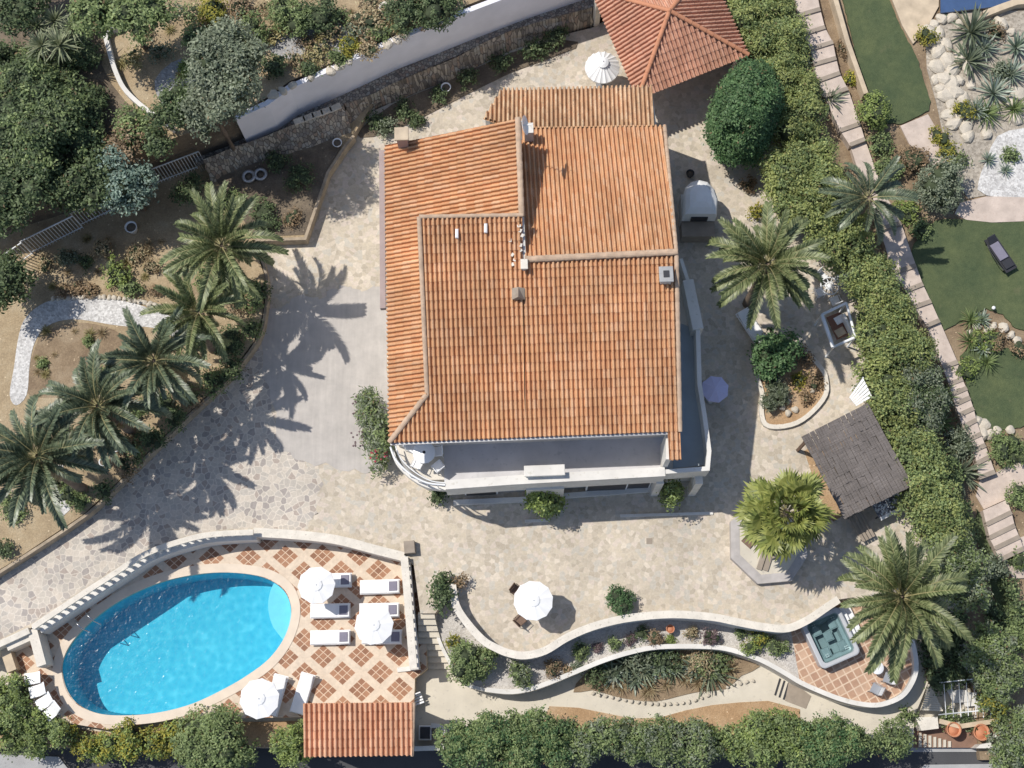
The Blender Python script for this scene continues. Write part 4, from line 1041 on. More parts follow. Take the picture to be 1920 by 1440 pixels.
# walls
def vwall(path, zb, th=0.25, mat='white_wall', drop=0.1):
    MB().strip([(p.x, p.y) for p in path], [zb] * len(path), [p.z - drop for p in path], th).build('wall', mat, hs, True)
vwall([W_.P(970, 224), W_.P(976, 405)], 6.0); vwall([S_.P(787, 408), S_.P(977, 406)], 6.0)
vwall([S_.P(789, 412), S_.P(804, 738)], 6.0); vwall([S_.P(977, 406), S_.P(981, 486)], 6.0)
vwall([N_.P(1240, 242), N_.P(1262, 474), S_.P(1268, 806)], 6.0)
vwall([W_.P(728, 278), W_.P(968, 228)], 6.0)
vwall([L_.P(946, 172), L_.P(1218, 166)], 0.0); vwall([L_.P(1218, 166), L_.P(1226, 236)], 0.0); vwall([L_.P(946, 172), L_.P(914, 222)], 0.0)
upf = [P(x, y, 6.55) for x, y in ((738, 815), (740, 300), (974, 262), (1240, 258), (1262, 470), (1264, 795))]
MB().prism(upf, bottom=3.6).build('wall', 'white_wall', hs, True)
bal = spline([(732, 838), (742, 862), (767, 887), (800, 905), (835, 909)], 4)[:-1] + [(835, 909), (960, 900), (1247, 884), (1327, 878), (1330, 845), (1322, 782), (1312, 720), (1309, 617), (1290, 525), (1277, 484)]
ZF = 3.75
gf = [P(x, y, ZF) for x, y in [(742, 845), (770, 882), (803, 900), (960, 896), (1246, 880), (1322, 873), (1318, 790), (1306, 700), (1303, 617), (1285, 525), (1272, 484), (1246, 262), (985, 262), (735, 300)]]
gb = MB().prism(gf, bottom=-0.1).build('wall', ['white_wall', 'balcony_floor'], hs, True)
for pg in gb.data.polygons:
    if pg.normal.z > 0.5: pg.material_index = 1
fl = MB().prism([P(x, y, ZF + 0.05) for x, y in ((832, 800), (1254, 795), (1253, 886), (960, 899), (833, 906))], dz=0.1).build('terrace_floor', 'membrane', hs, True)
MB().prism([P(x, y, ZF + 0.05) for x, y in ((1258, 600), (1306, 617), (1310, 720), (1320, 790), (1325, 872), (1262, 878))], dz=0.1).build('terrace_floor', 'painted_shade_floor', hs, True)
pp = [P(x, y, 4.85) for x, y in bal]
i0 = next(i for i, q in enumerate(bal) if q == (835, 909)); i1 = next(i for i, q in enumerate(bal) if q == (1247, 884)); i2 = next(i for i, q in enumerate(bal) if q == (1309, 617)); i3 = next(i for i, q in enumerate(bal) if q == (1290, 525))
par = MB().strip([(p.x, p.y) for p in pp[i0:i1 + 1]], ZF - 0.5, 4.85, 0.42).build('parapet', 'white_wall', hs, True)
MB().strip([(p.x, p.y) for p in pp[i1:i2 + 1]], ZF - 0.4, 4.80, 0.20).build('parapet', 'white_wall', hs, True)
MB().strip([(p.x, p.y) for p in pp[i2:i3 + 1]], ZF - 0.4, 4.90, 0.50).build('parapet', 'white_wall', hs, True)
MB().strip([(p.x, p.y) for p in pp[i3:]], ZF - 0.4, 4.80, 0.16).build('parapet', 'white_wall', hs, True)
rl = MB(); q = pp[:i0 + 1]; rl.tube(q, 0.05, 6); rl.tube([p + Vector((0.18, 0.16, -0.45)) for p in q], 0.03, 6)
for p in q[::2]: rl.tube([p, (p.x, p.y, ZF - 0.1)], 0.025, 5)
rl.build('railing', 'white_metal', hs, True)
MB().strip([(p.x, p.y) for p in q], ZF - 0.3, ZF + 0.15, 0.15).build('slab_edge', 'white_wall', hs, True)
# ribbed balustrade rhythm on top of the long parapet
# bay (barbecue chimney) on the balcony
a = P(1021, 882, 5.25)
MB().box((a.x, a.y, 5.2), (1.85, 0.50, 0.12), 0.035, bev=0.02).box((a.x, a.y - 0.02, 4.4), (1.7, 0.42, 1.5), 0.035).build('chimney', 'white_wall', hs, True)
b2 = MB(); a = P(1022, 908, 3.6)
b2.box((a.x, a.y, 1.75), (1.75, 0.5, 3.7), 0.035); b2.build('buttress', 'white_wall', hs, True)
for x in (1237, 1310):
    a = P(x, 898, 3.3); MB().box((a.x, a.y, 1.6), (0.35, 0.5, 3.6), 0.03).build('buttress', 'white_wall', hs, True)
# ledge and window openings of the ground floor
led = [P(x, y, 0.25) for x, y in ((850, 942), (985, 936), (1060, 929), (1240, 915))]
MB().strip([(p.x, p.y) for p in led], -0.05, 0.25, 0.25).build('plinth', 'white_wall', hs, True)
for (x, y, w) in ((900, 912, 1.6), (1140, 903, 2.0), (1200, 899, 1.2)):
    a = P(x, y, 2.2)
    wf = MB().box((a.x, a.y, 1.25), (w, 0.12, 2.1), 0.035).build('window', 'white_plastic', hs, True)
    MB().box((a.x, a.y - 0.02, 1.25), (w - 0.16, 0.14, 1.9), 0.035).build('pane', 'black_metal', wf, True)
# chimneys, vents, dish, gutter
def chimney(px, py, z, w, d, h, capm='cream_coping', body='plum_paint', dark=True, label=None):
    a = P(px, py, z)
    o = MB().box((a.x, a.y, z - h / 2), (w, d, h), 0.03).build('chimney', body, hs, True)
    cp_ = MB().box((a.x, a.y, z + 0.05), (w + 0.16, d + 0.16, 0.1), 0.03, bev=0.02)
    cp_.build('cap', capm, o, True)
    if dark: MB().box((a.x, a.y, z + 0.105), (w * 0.55, d * 0.55, 0.06), 0.03).build('flue', 'black_metal', o, True)
    if label: tag(o, label)
    return o
chimney(753, 252, 8.5, 0.48, 0.48, 1.9, 'tan_stone', 'plum_paint', False, 'brown chimney with a beige cap by the north-west corner')
chimney(1249, 515, 9.6, 0.46, 0.55, 1.5, 'kerb_grey', 'white_wall', True, 'white chimney with a dark flue by the east gable')
o = chimney(983, 496, 9.75, 0.16, 0.30, 0.6, 'cream_coping', 'white_wall', False)
vents = [(857, 440, S_), (911, 430, S_)]
for (x, y, pl) in vents:
    a = pl.P(x, y) + Vector((0, 0, .12)); MB().box(a, (0.14, 0.42, 0.18), 0.0, bev=0.04).build('vent', 'white_plastic', hs, True)
a = S_.P(972, 553) + Vector((0, 0, .1))
MB().add([a + Vector(v) for v in ((-.28, -.25, 0), (.28, -.25, 0), (.28, .25, .1), (-.28, .25, .1), (0, -.25, .42), (0, .25, .25))], [(0, 1, 4), (1, 2, 5, 4), (0, 4, 5, 3), (2, 3, 5)]).build('vent', 'slab_brown', hs, True)
for k in range(9):
    a = S_.P(968 + rj.uniform(-18, 12), 425 + 9 * k) + Vector((0, 0, .10)); MB().box(a, (0.16, 0.12, 0.02), rj.uniform(0, 3)).build('patch', 'cream_coping', r1, True)
a = W_.P(974, 262) + Vector((0.1, 0, 0))
MB().tube([a, a + Vector((0, 0, 1.9))], 0.025, 6).build('antenna_mast', 'grey_metal', hs, True)
d_ = MB(); dc = a + Vector((0.06, 0, 1.5))
prof = [(0.0, 0.0), (0.2, 0.02), (0.34, 0.06), (0.44, 0.12)]
tmp = MB().lathe(prof, (0, 0, 0), 18, cap=False)
Rm = Matrix.Rotation(math.radians(72), 3, 'Y')
d_.add([Rm @ Vector(v) + dc for v in tmp.v], tmp.f, 0, True)
d_.tube([dc, dc + Vector((0.45, 0, 0.1))], 0.02, 5)
d_.build('satellite_dish', 'white_plastic', hs, True)
a = N_.P(1000, 262); MB().box((a.x - 0.2, a.y + 0.1, a.z + 0.5), (0.4, 0.5, 1.2), 0.03).build('chimney', 'white_wall', hs, True)
g0, g1 = P(716, 282, ZE - 0.15), P(718, 578, ZE - 0.15)
MB().strip([(g0.x, g0.y), (g1.x, g1.y)], ZE - 0.45, ZE - 0.12, 0.26).build('gutter', 'plum_paint', hs, True)
g0, g1 = P(732, 832, ZE - 0.15), P(1253, 812, ZE - 0.15)
MB().strip([(g0.x, g0.y), (g1.x, g1.y)], ZE - 0.22, ZE - 0.10, 0.14).build('gutter', 'grey_metal', hs, True)
MB().strip([(P(1253, 812, 6.5).x, P(1253, 812, 6.5).y), (P(1253, 862, 6.5).x, P(1253, 862, 6.5).y)], 3.7, 6.6, 0.22).build('wall', 'white_wall', hs, True)
# ---------------------------------------------------------------- pool house
pc = P(670, 1368, ZD)
ph = thing('pool_house', 'small pool house with a single pitched orange tile roof', 'pool house', (pc.x, pc.y, ZD))
pn = [P(568, 1319, 1.5), P(776, 1317, 1.5)]; ps_ = [P(773, 1416, 0.95), P(570, 1419, 0.95)]
q = Plane(ps_[1], ps_[0], math.atan2(0.55, (pn[0] - ps_[1]).length), pn[0])
rp = tile_panel('roof', ph, [[q.P(568, 1319), q.P(776, 1317), q.P(773, 1416), q.P(570, 1419)]], q, 'roof_tiles_fresh', per=0.235, amp=1.05)
ridge(rp, q.P(776, 1317), q.P(773, 1416), 0.08)
MB().prism([P(x, y, 0.8) for x, y in ((574, 1326), (770, 1324), (768, 1408), (576, 1411))], bottom=ZD - 1).build('wall', 'white_wall', ph, True)
eq = thing('white_enclosure', 'white walled corner holding a dark square hatch by the pool house', 'enclosure', P(805, 1372, ZD))
for (a, b_, z) in (((776, 1404), (834, 1402), -0.6), ((832, 1402), (829, 1362), -0.9), ((829, 1362), (808, 1360), -1.2)):
    p0, p1 = P(*a, z), P(*b_, z); MB().strip([(p0.x, p0.y), (p1.x, p1.y)], ZD - 1.0, z, 0.22).build('wall', 'white_wall', eq, True)
a = P(797, 1374, ZD + 0.4); MB().box((a.x, a.y, ZD + 0.2), (0.62, 0.7, 0.4), 0, bev=0.03).build('frame', 'white_plastic', eq, True)
MB().box((a.x, a.y, ZD + 0.42), (0.48, 0.55, 0.06)).build('hatch', 'black_metal', eq, True)
bn = thing('white_bench', 'white slatted bench by the corner of the pool house', 'bench', P(782, 1313, ZD), 0.35)
for k in range(4): MB().box((0, -0.2 + 0.13 * k, 0.45), (0.65, 0.09, 0.04), bev=0.01).build('slat', 'white_plastic', bn)
MB().box((0, 0.27, 0.65), (0.65, 0.05, 0.35)).build('backrest', 'white_plastic', bn)
for sx in (-.28, .28):
    for sy in (-.2, .2): MB().box((sx, sy, 0.21), (0.05, 0.05, 0.44)).build('leg', 'white_plastic', bn)
ni = thing('stone_niche', 'pale masonry alcove with a plastered floor at the end of the pool balustrade', 'alcove', P(40, 1230, ZD))
for (pts, z, m_) in (([(34, 1215), (62, 1204), (72, 1252), (40, 1262)], -1.7, 'white_wall'),):
    MB().prism([P(x, y, z) for x, y in pts], bottom=ZD - 0.1).build('floor', m_, ni, True)
for (a, b_, z) in (((60, 1180), (78, 1248), 0.1), ((12, 1212), (60, 1190), 0.0), ((8, 1215), (22, 1258), -0.5)):
    p0, p1 = P(*a, z), P(*b_, z); MB().strip([(p0.x, p0.y), (p1.x, p1.y)], ZD - 0.1, z, 0.45).build('wall', 'tan_stone' if z < -.2 else 'cream_coping', ni, True)
# ---------------------------------------------------------------- gazebo
gz_c = P(1255, 60, 0)
gz = thing('gazebo', 'open gazebo with a pyramid tile roof above the house', 'gazebo', (gz_c.x, gz_c.y, 0))
zg_ = 3.0
co = [P(1195, 187, zg_), P(1403, 104, zg_), P(1326, -66, zg_), P(1108, -17, zg_)]
ap = P(1255, 22, zg_ + 1.75)
for i in range(4):
    a, b_ = co[i], co[(i + 1) % 4]; mid = (a + b_) / 2
    e = Vector((b_.x - a.x, b_.y - a.y, 0)).normalized(); run = abs((ap - a).cross(e).z) if False else (Vector((ap.x - a.x, ap.y - a.y, 0)) - e * Vector((ap.x - a.x, ap.y - a.y, 0)).dot(e)).length
    plg = Plane(a, b_, math.atan2(ap.z - zg_, run), ap)
    tile_panel('roof', gz, [[a, b_, ap]], plg, 'roof_tiles_plum', per=0.22, row=0.42)
for c_ in co: ridge(gz, c_ + Vector((0, 0, .08)), ap + Vector((0, 0, .1)), 0.11, mat='terracotta')
MB().lathe([(0.16, 0), (0.14, 0.08), (0.08, 0.16), (0.02, 0.22)], ap + Vector((0, 0, .05)), 10).build('finial', 'terracotta', gz, True)
for c_ in co:
    q = c_.lerp(Vector((ap.x, ap.y, zg_)), 0.10)
    MB().box((q.x, q.y, 1.45), (0.28, 0.28, 3.0), 0.4).build('post', 'cream_coping', gz, True)
for i in range(4):
    a, b_ = (co[i].lerp(Vector((ap.x, ap.y, zg_)), 0.10)), (co[(i + 1) % 4].lerp(Vector((ap.x, ap.y, zg_)), 0.10))
    MB().strip([(a.x, a.y), (b_.x, b_.y)], 2.72, 2.95, 0.16).build('beam', 'brown_wood', gz, True)
# ================================================================== FURNITURE
def umbrella(label, px, py, zb, h, r, seg, seed, dome=0.22, tilt=(0, 0), group='white parasols', flute=0.0, vent=True, cmat='white_canvas'):
    a = P(px, py, zb + h - 0.1)
    t = thing('parasol', label, 'parasol', (a.x, a.y, zb), seed * 0.7, group)
    mb = MB(); rings = 6; sub = 4; n = seg * sub
    vs = [(0, 0, h + dome * 0.25)]
    for i in range(1, rings + 1):
        f = i / rings
        for k in range(n):
            s = (k % sub) / sub; sag = math.sin(math.pi * s)
            rad = r * f * (1 - 0.012 * sag * f) * (math.cos(math.pi / seg) / math.cos((s - 0.5) * 2 * math.pi / seg))
            an = 2 * math.pi * k / n
            vs.append((rad * math.cos(an), rad * math.sin(an), h + dome * (0.25 - f * 1.0 + 0.05) - sag * f * (0.022 + flute)))
    fs = [(0, 1 + k, 1 + (k + 1) % n) for k in range(n)]
    for i in range(rings - 1):
        for k in range(n): fs.append((1 + i * n + k, 1 + (i + 1) * n + k, 1 + (i + 1) * n + (k + 1) % n, 1 + i * n + (k + 1) % n))
    base = 1 + (rings - 1) * n; m_ = len(vs)
    vs += [(v[0], v[1], v[2] - 0.10) for v in vs[base:base + n]]
    fs += [(base + k, m_ + k, m_ + (k + 1) % n, base + (k + 1) % n) for k in range(n)]
    mb.add(vs, fs)
    c = mb.build('canopy', cmat, t); c.rotation_euler = (tilt[0], tilt[1], 0)
    if vent:
        MB().lathe([(0.30, h + dome * 0.13), (0.16, h + dome * 0.24 + .02), (0.03, h + dome * 0.30 + .03), (0.02, h + dome * .3 + 0.10)], (0, 0, 0), seg, smooth=False).build('cap', 'white_canvas', c)
    MB().tube([(0, 0, 0), (0, 0, h + 0.05)], 0.024, 8).build('pole', 'white_metal', t)
    MB().lathe([(0.26, 0), (0.26, 0.05), (0.08, 0.09), (0.05, 0.3)], (0, 0, 0), 14).build('base', 'grey_metal', t)
    rb = MB()
    for k in range(seg):
        an = 2 * math.pi * k / seg; rb.tube([(0, 0, h + dome * .2), (r * .97 * math.cos(an), r * .97 * math.sin(an), h - dome * .72)], 0.01, 4)
    rb.build('ribs', 'white_metal', t)
    return t
umbrella('white parasol over the loungers closest to the pool step', 593, 1097, ZK, 2.3, 0.90, 10, 1)
umbrella('white parasol over the loungers beside the straight balustrade', 701, 1172, ZK, 2.3, 0.93, 10, 2)
umbrella('white parasol at the south edge of the pool by the big bush', 486, 1310, ZK, 2.3, 0.94, 10, 3)
umbrella('lone white parasol on the open paved terrace', 1000, 1126, 0, 2.25, 0.93, 12, 4)
umbrella('white fluted parasol tucked beside the gazebo roof', 1130, 120, 0, 2.4, 0.90, 18, 5, dome=0.62, flute=0.04)
umbrella('small white parasol beside the balcony with the house shade painted lilac', 1341, 729, 0, 2.2, 0.68, 8, 6, vent=False, cmat='shade_tint_canvas')
lm = {}
def lounger(label, px, py, zb, rz, group='white loungers by the pool', towel=True, back=0.18, first=[None]):
    a = P(px, py, zb + 0.35)
    key = (towel, back)
    if key not in lm:
        t = thing('sun_lounger', label, 'sun lounger', (a.x, a.y, zb), rz, group)
        f = MB()
        for sy in (-.33, .33): f.box((0, sy, 0.27), (1.95, 0.045, 0.06), bev=0.01)
        for sx in (-.95, .95): f.box((sx, 0, 0.27), (0.045, 0.62, 0.06), bev=0.01)
        for k in range(9): f.box((-0.85 + 0.2 * k, 0, 0.28), (0.08, 0.62, 0.02))
        f.build('frame', 'white_plastic', t)
        for sx in (-.85, .85):
            for sy in (-.31, .31): MB().box((sx, sy, 0.13), (0.05, 0.05, 0.27)).build('leg', 'white_plastic', t)
        MB().box((-0.30, 0, 0.345), (1.32, 0.64, 0.09), bev=0.03).build('mattress', 'white_canvas', t)
        MB().box((0.64, 0, 0.345 + math.sin(back) * 0.3), (0.62, 0.64, 0.08), 0, bev=0.03, tilt=-back).build('backrest', 'white_canvas', t)
        if towel:
            MB().box((0.66, 0, 0.40 + math.sin(back) * 0.33), (0.42, 0.46, 0.05), 0, bev=0.02, tilt=-back).build('cushion', 'grey_cushion', t)
        lm[key] = t; return t
    return dup(lm[key], (a.x, a.y, zb), rz, label)
lounger('white lounger with grey cushion at the top corner by the pool balustrade', 712, 1100, ZK, 0.03)
lounger('white lounger half covered by the parasol at the balustrade, middle of its column', 711, 1144, ZK, 0.02)
lounger('white lounger with shaded grey cushion, lowest beside the pool balustrade', 716, 1194, ZK, 0.0)
lounger('white lounger mostly hidden below the parasol nearest the pool step', 622, 1088, ZK, 0.02)
lounger('white lounger crossed by a parasol shadow in the column next to the pool', 619, 1145, ZK, 0.02)
lounger('white lounger in full sun, lowest of the column next to the pool', 619, 1195, ZK, 0.02)
lounger('white lounger turned towards the pool house, partly under the south parasol', 517, 1303, ZK, 1.32, towel=False, back=0.45)
lounger('slanted white lounger standing clear of the south parasol by the pool house', 567, 1300, ZK, 1.30, towel=False, back=0.45)
lounger('white lounger in the shade below the tall palm and the house', 1410, 612, 0, 2.1, group='white loungers by the palm', towel=False, back=0.3)
lw = PS(1876, 476, 0.35)
bl_ = thing('black_lounger', 'black sun lounger with grey mattress on the neighbouring lawn', 'sun lounger', (lw.x, lw.y, lw.z - 0.3), -1.06 + math.pi)
f = MB()
for sy in (-.3, .3): f.box((0, sy, 0.30), (2.0, 0.05, 0.06))
f.box((0, 0, 0.27), (2.0, 0.6, 0.03))
f.build('frame', 'black_metal', bl_)
for sx in (-.8, .8):
    for sy in (-.28, .28): MB().box((sx, sy, 0.13), (0.05, 0.05, 0.3)).build('leg', 'black_metal', bl_)
MB().box((0.15, 0, 0.35), (0.95, 0.5, 0.06), bev=0.02).build('mattress', 'grey_cushion', bl_)
MB().box((0.82, 0, 0.45), (0.42, 0.46, 0.06), 0, bev=0.02, tilt=-0.5).build('backrest', 'black_metal', bl_)
MB().box((-0.62, 0, 0.36), (0.45, 0.5, 0.06), bev=0.02).build('footrest', 'black_metal', bl_)
arm_ = MB(); arm_.tube([(0.7, 0.33, 0.3), (0.3, 0.52, 0.6), (-0.3, 0.55, 0.6), (-0.8, 0.36, 0.3)], 0.02, 5); arm_.build('armrest', 'black_metal', bl_)
# four white armchairs facing the pool
def pool_chair(label, px, py, rz, first=[None]):
    a = P(px, py, ZK + 0.4)
    if first[0] is None:
        t = thing('pool_chair', label, 'chair', (a.x, a.y, ZK), rz, 'white reclining chairs by the pool hedge')
        MB().box((-0.15, 0, 0.36), (0.55, 0.56, 0.06), bev=0.02).build('seat', 'white_plastic', t)
        s = MB()
        for k in range(3): s.box((-0.15, -0.14 + 0.14 * k, 0.395), (0.36, 0.08, 0.02))
        s.build('cushion', 'grey_metal', t)
        MB().box((0.28, 0, 0.62), (0.62, 0.56, 0.06), 0, bev=0.02, tilt=-0.85).build('backrest', 'white_plastic', t)
        for sx in (-.35, .1):
            for sy in (-.25, .25): MB().box((sx, sy, 0.17), (0.05, 0.05, 0.36)).build('leg', 'white_plastic', t)
        first[0] = t; return t
    return dup(first[0], (a.x, a.y, ZK), rz, label)
for (x, y, r, l) in ((62, 1272, 0.12, 'white reclining chair next to the stone alcove, topmost of four'), (71, 1295, 0.28, 'white reclining chair second below the stone alcove'), (84, 1316, 0.55, 'white reclining chair third below the stone alcove'), (98, 1334, 0.72, 'white reclining chair lowest by the yellow hedge, near the paved corner')):
    pool_chair(l, x, y, r)
def round_table(label, px, py, zb, h, r, mat, cat='table', hole=False):
    a = P(px, py, zb + h); t = thing('round_table', label, cat, (a.x, a.y, zb))
    MB().lathe([(r * 0.97, h - 0.035), (r, h - 0.02), (r, h), (r * 0.97, h + 0.01)], (0, 0, 0), 28).build('tabletop', mat, t)
    if hole: MB().lathe([(0.07, h + 0.008), (0.07, h + 0.02)], (0, 0, 0), 12).build('hole', 'black_metal', t)
    for k in range(4):
        an = k * math.pi / 2 + .4; MB().tube([(math.cos(an) * r * .25, math.sin(an) * r * .25, h - 0.03), (math.cos(an) * r * .75, math.sin(an) * r * .75, 0)], 0.02, 6).build('leg', mat, t)
    return t
def chair(label, px, py, zb, rz, mat, group, z=0.45, cache={}):
    a = P(px, py, zb + 0.5)
    if mat not in cache:
        t = thing('garden_chair', label, 'chair', (a.x, a.y, zb), rz, group)
        MB().box((0, 0, 0.44), (0.46, 0.46, 0.04), bev=0.015).build('seat', mat, t)
        bk = MB(); bk.box((0.24, 0, 0.72), (0.035, 0.44, 0.42), 0, bev=0.01, tilt=0.15); bk.build('backrest', mat, t)
        for sx in (-.2, .2):
            for sy in (-.2, .2): MB().tube([(sx, sy, 0.44), (sx * 1.1, sy * 1.1, 0)], 0.018, 5).build('leg', mat, t)
        for sy in (-.24, .24): MB().tube([(-.18, sy, 0.44), (-.18, sy, 0.64), (.2, sy, 0.66)], 0.018, 5).build('armrest', mat, t)
        cache[mat] = t; return t
    r = dup(cache[mat], (a.x, a.y, zb), rz, label); r['group'] = group; return r
round_table('white round table with a parasol hole on the sunny balcony corner', 795, 848, ZF + 0.05, 0.74, 0.52, 'white_plastic', hole=True)
G_ = 'white plastic chairs around the balcony table'
chair('white chair tucked north-west of the balcony table', 771, 838, ZF + 0.05, 2.6, 'white_plastic', G_)
chair('white chair on the parapet side of the balcony table', 783, 869, ZF + 0.05, -2.0, 'white_plastic', G_)
chair('white chair between the balcony table and the grey flat roof', 820, 846, ZF + 0.05, 0.1, 'white_plastic', G_)
chair('white chair on the balcony pushed against the grey flat roof', 821, 874, ZF + 0.05, -0.9, 'white_plastic', G_)
round_table('round table half hidden below the lone terrace parasol', 1001, 1128, 0, 0.74, 0.5, 'grey_wood')
G2 = 'dark chairs below the lone terrace parasol'
for (x, y, r, l) in ((975, 1163, 3.9, 'dark chair poking out below the lone parasol on its lower side'), (968, 1107, 2.5, 'dark chair poking out above the lone parasol on the pool side')):
    chair(l, x, y, 0, r, 'brown_wood', G2)
rt = round_table('small white round table on the tiled tub terrace', 1645, 1252, ZB, 0.72, 0.31, 'white_plastic')
G3 = 'grey chairs on the tub terrace'
chair('grey chair next to the white table on the tub terrace', 1667, 1272, ZB, -0.4, 'grey_metal', G3)
chair('grey chair farther from the white table, by the terrace rim', 1643, 1292, ZB, -0.5, 'grey_metal', G3)
# lattice table and swing under the palm
a = P(1556, 536, 0.74); it = thing('lattice_table', 'white wrought-iron round table of open rings and spokes', 'table', (a.x, a.y, 0))
def ringmb(mb, r, z, th, seg=28):
    mb.tube([(r * math.cos(2 * math.pi * k / seg), r * math.sin(2 * math.pi * k / seg), z) for k in range(seg + 1)], th, 6, cap=False)
mb = MB(); ringmb(mb, 0.45, 0.74, 0.035); ringmb(mb, 0.2, 0.74, 0.03)
mb.lathe([(0.14, 0.735), (0.14, 0.755)], (0, 0, 0), 14)
for k in range(10):
    an = k * math.pi / 5; mb.tube([(0.14 * math.cos(an), 0.14 * math.sin(an), 0.74), (0.45 * math.cos(an), 0.45 * math.sin(an), 0.74)], 0.025, 5)
mb.build('tabletop', 'white_metal', it)
for k in range(4):
    an = k * math.pi / 2 + .4; MB().tube([(math.cos(an) * .1, math.sin(an) * .1, 0.72), (math.cos(an) * .2, math.sin(an) * .2, 0.35), (math.cos(an) * .35, math.sin(an) * .35, 0)], 0.02, 5).build('leg', 'white_metal', it)
G4 = 'white wrought-iron chairs around the lattice table'
for (x, y, r, l) in ((1541, 517, 2.3, 'white iron chair nearest the tall palm at the lattice table'), (1576, 524, 0.7, 'white iron chair between lattice table and hedge'), (1537, 548, 3.5, 'white iron chair at the lattice table beside the dark bed'), (1566, 563, -1.2, 'white iron chair between the lattice table and the swing')):
    chair(l, x, y, 0, r, 'white_metal', G4)
sw = thing('garden_swing', 'white framed swing seat with brown cushions under the hedge', 'swing seat', P(1572, 606, 0), 0)
zt = 1.75; c4 = [P(1541, 590, zt), P(1587, 568, zt), P(1604, 632, zt), P(1562, 651, zt)]
for i in range(4):
    MB().tube([c4[i], c4[(i + 1) % 4]], 0.07 if i != 3 else 0.10, 8).build('rail', 'white_metal', sw, True)
    MB().tube([c4[i], Vector((c4[i].x, c4[i].y, 0))], 0.05, 8).build('leg', 'white_metal', sw, True)
sa = P(1573, 610, 0.6)
MB().box((sa.x, sa.y, 0.5), (0.75, 1.25, 0.14), 0.38, bev=0.04).build('seat', 'brown_cushion', sw, True)
MB().box((sa.x + 0.38, sa.y - 0.1, 0.85), (0.14, 1.2, 0.6), 0.38, bev=0.04).build('backrest', 'white_canvas', sw, True)
for k in (-.35, .3): MB().box((sa.x + 0.05, sa.y + k, 0.62), (0.5, 0.4, 0.12), 0.5, bev=0.05).build('cushion', 'white_canvas' if k > 0 else 'tan_stone', sw, True)
aw = thing('white_awning', 'tilted white slatted sunshade by the reed roof', 'awning', P(1612, 736, 0))
q = [P(1592, 745, 2.0), P(1618, 708, 2.5), P(1636, 745, 2.5), P(1606, 762, 2.0)]
for k in range(6):
    f0, f1 = k / 6, (k + 0.82) / 6
    a0, a1, b0, b1 = q[0].lerp(q[3], f0), q[0].lerp(q[3], f1), q[1].lerp(q[2], f0), q[1].lerp(q[2], f1)
    MB().prism([a0, a1, b1, b0], dz=0.05).build('slat', 'white_canvas', aw, True)
for p in (q[1], q[2]): MB().tube([p, Vector((p.x, p.y, 0))], 0.04, 6).build('post', 'white_metal', aw, True)
# reed pergola
pc = P(1606, 862, 0); pg = thing('pergola', 'square pergola roofed with dark grey reed matting', 'pergola', (pc.x, pc.y, 0))
rc = [P(1504, 820, 2.55), P(1628, 757, 2.55), P(1711, 908, 2.55), P(1582, 970, 2.55)]
ux = (rc[1] - rc[0]).normalized(); ang = math.atan2(ux.y, ux.x)
rp_ = thing('reed_roof', None, None, (0, 0, 0)); bpy.data.objects.remove(rp_)
loc = [Matrix.Rotation(-ang, 3, 'Z') @ (p - Vector((pc.x, pc.y, 0))) for p in rc]
mb = MB(); nx = 26; ny = 9; rg = random.Random(4)
def bil(u_, v_): return loc[0].lerp(loc[1], u_).lerp(loc[3].lerp(loc[2], u_), v_)
for i in range(nx):
    for j in range(ny):
        u0, u1 = i / nx, (i + 1) / nx; v0, v1 = j / ny - 0.01, (j + 1) / ny + 0.012 + rg.uniform(0, .01)
        zz = Vector((0, 0, rg.uniform(-.025, .035) + 0.05 * math.sin(u0 * 6) * math.sin(v0 * 5)))
        sk = rg.uniform(-.006, .006)
        a, b_, c_, d_ = bil(u0 + sk, v0) + zz, bil(u1 + sk - .003, v0) + zz, bil(u1 - .003, v1) + zz, bil(u0, v1) + zz
        mb.add([a, b_, c_, d_] + [w - Vector((0, 0, .05)) for w in (a, b_, c_, d_)], [(3, 2, 1, 0), (0, 1, 5, 4), (1, 2, 6, 5), (2, 3, 7, 6), (3, 0, 4, 7)])
for f in mb.f:
    if len(f) == 4 and f == [f[0], f[0] - 1, f[0] - 2, f[0] - 3]: f.reverse()
o = mb.build('roof', 'reed', pg); o.rotation_euler = (0, 0, ang)
for f in (0.05, .35, .65, .95):
    a, b_ = rc[0].lerp(rc[3], f), rc[1].lerp(rc[2], f); MB().strip([(a.x, a.y), (b_.x, b_.y)], 2.32, 2.46, 0.08).build('beam', 'brown_wood', pg, True)
for c_ in (rc[0].lerp(rc[2], .05), rc[1].lerp(rc[3], .05), rc[2].lerp(rc[0], .05), rc[3].lerp(rc[1], .05)):
    MB().box((c_.x, c_.y, 1.2), (0.14, 0.14, 2.4), ang).build('post', 'brown_wood', pg, True)
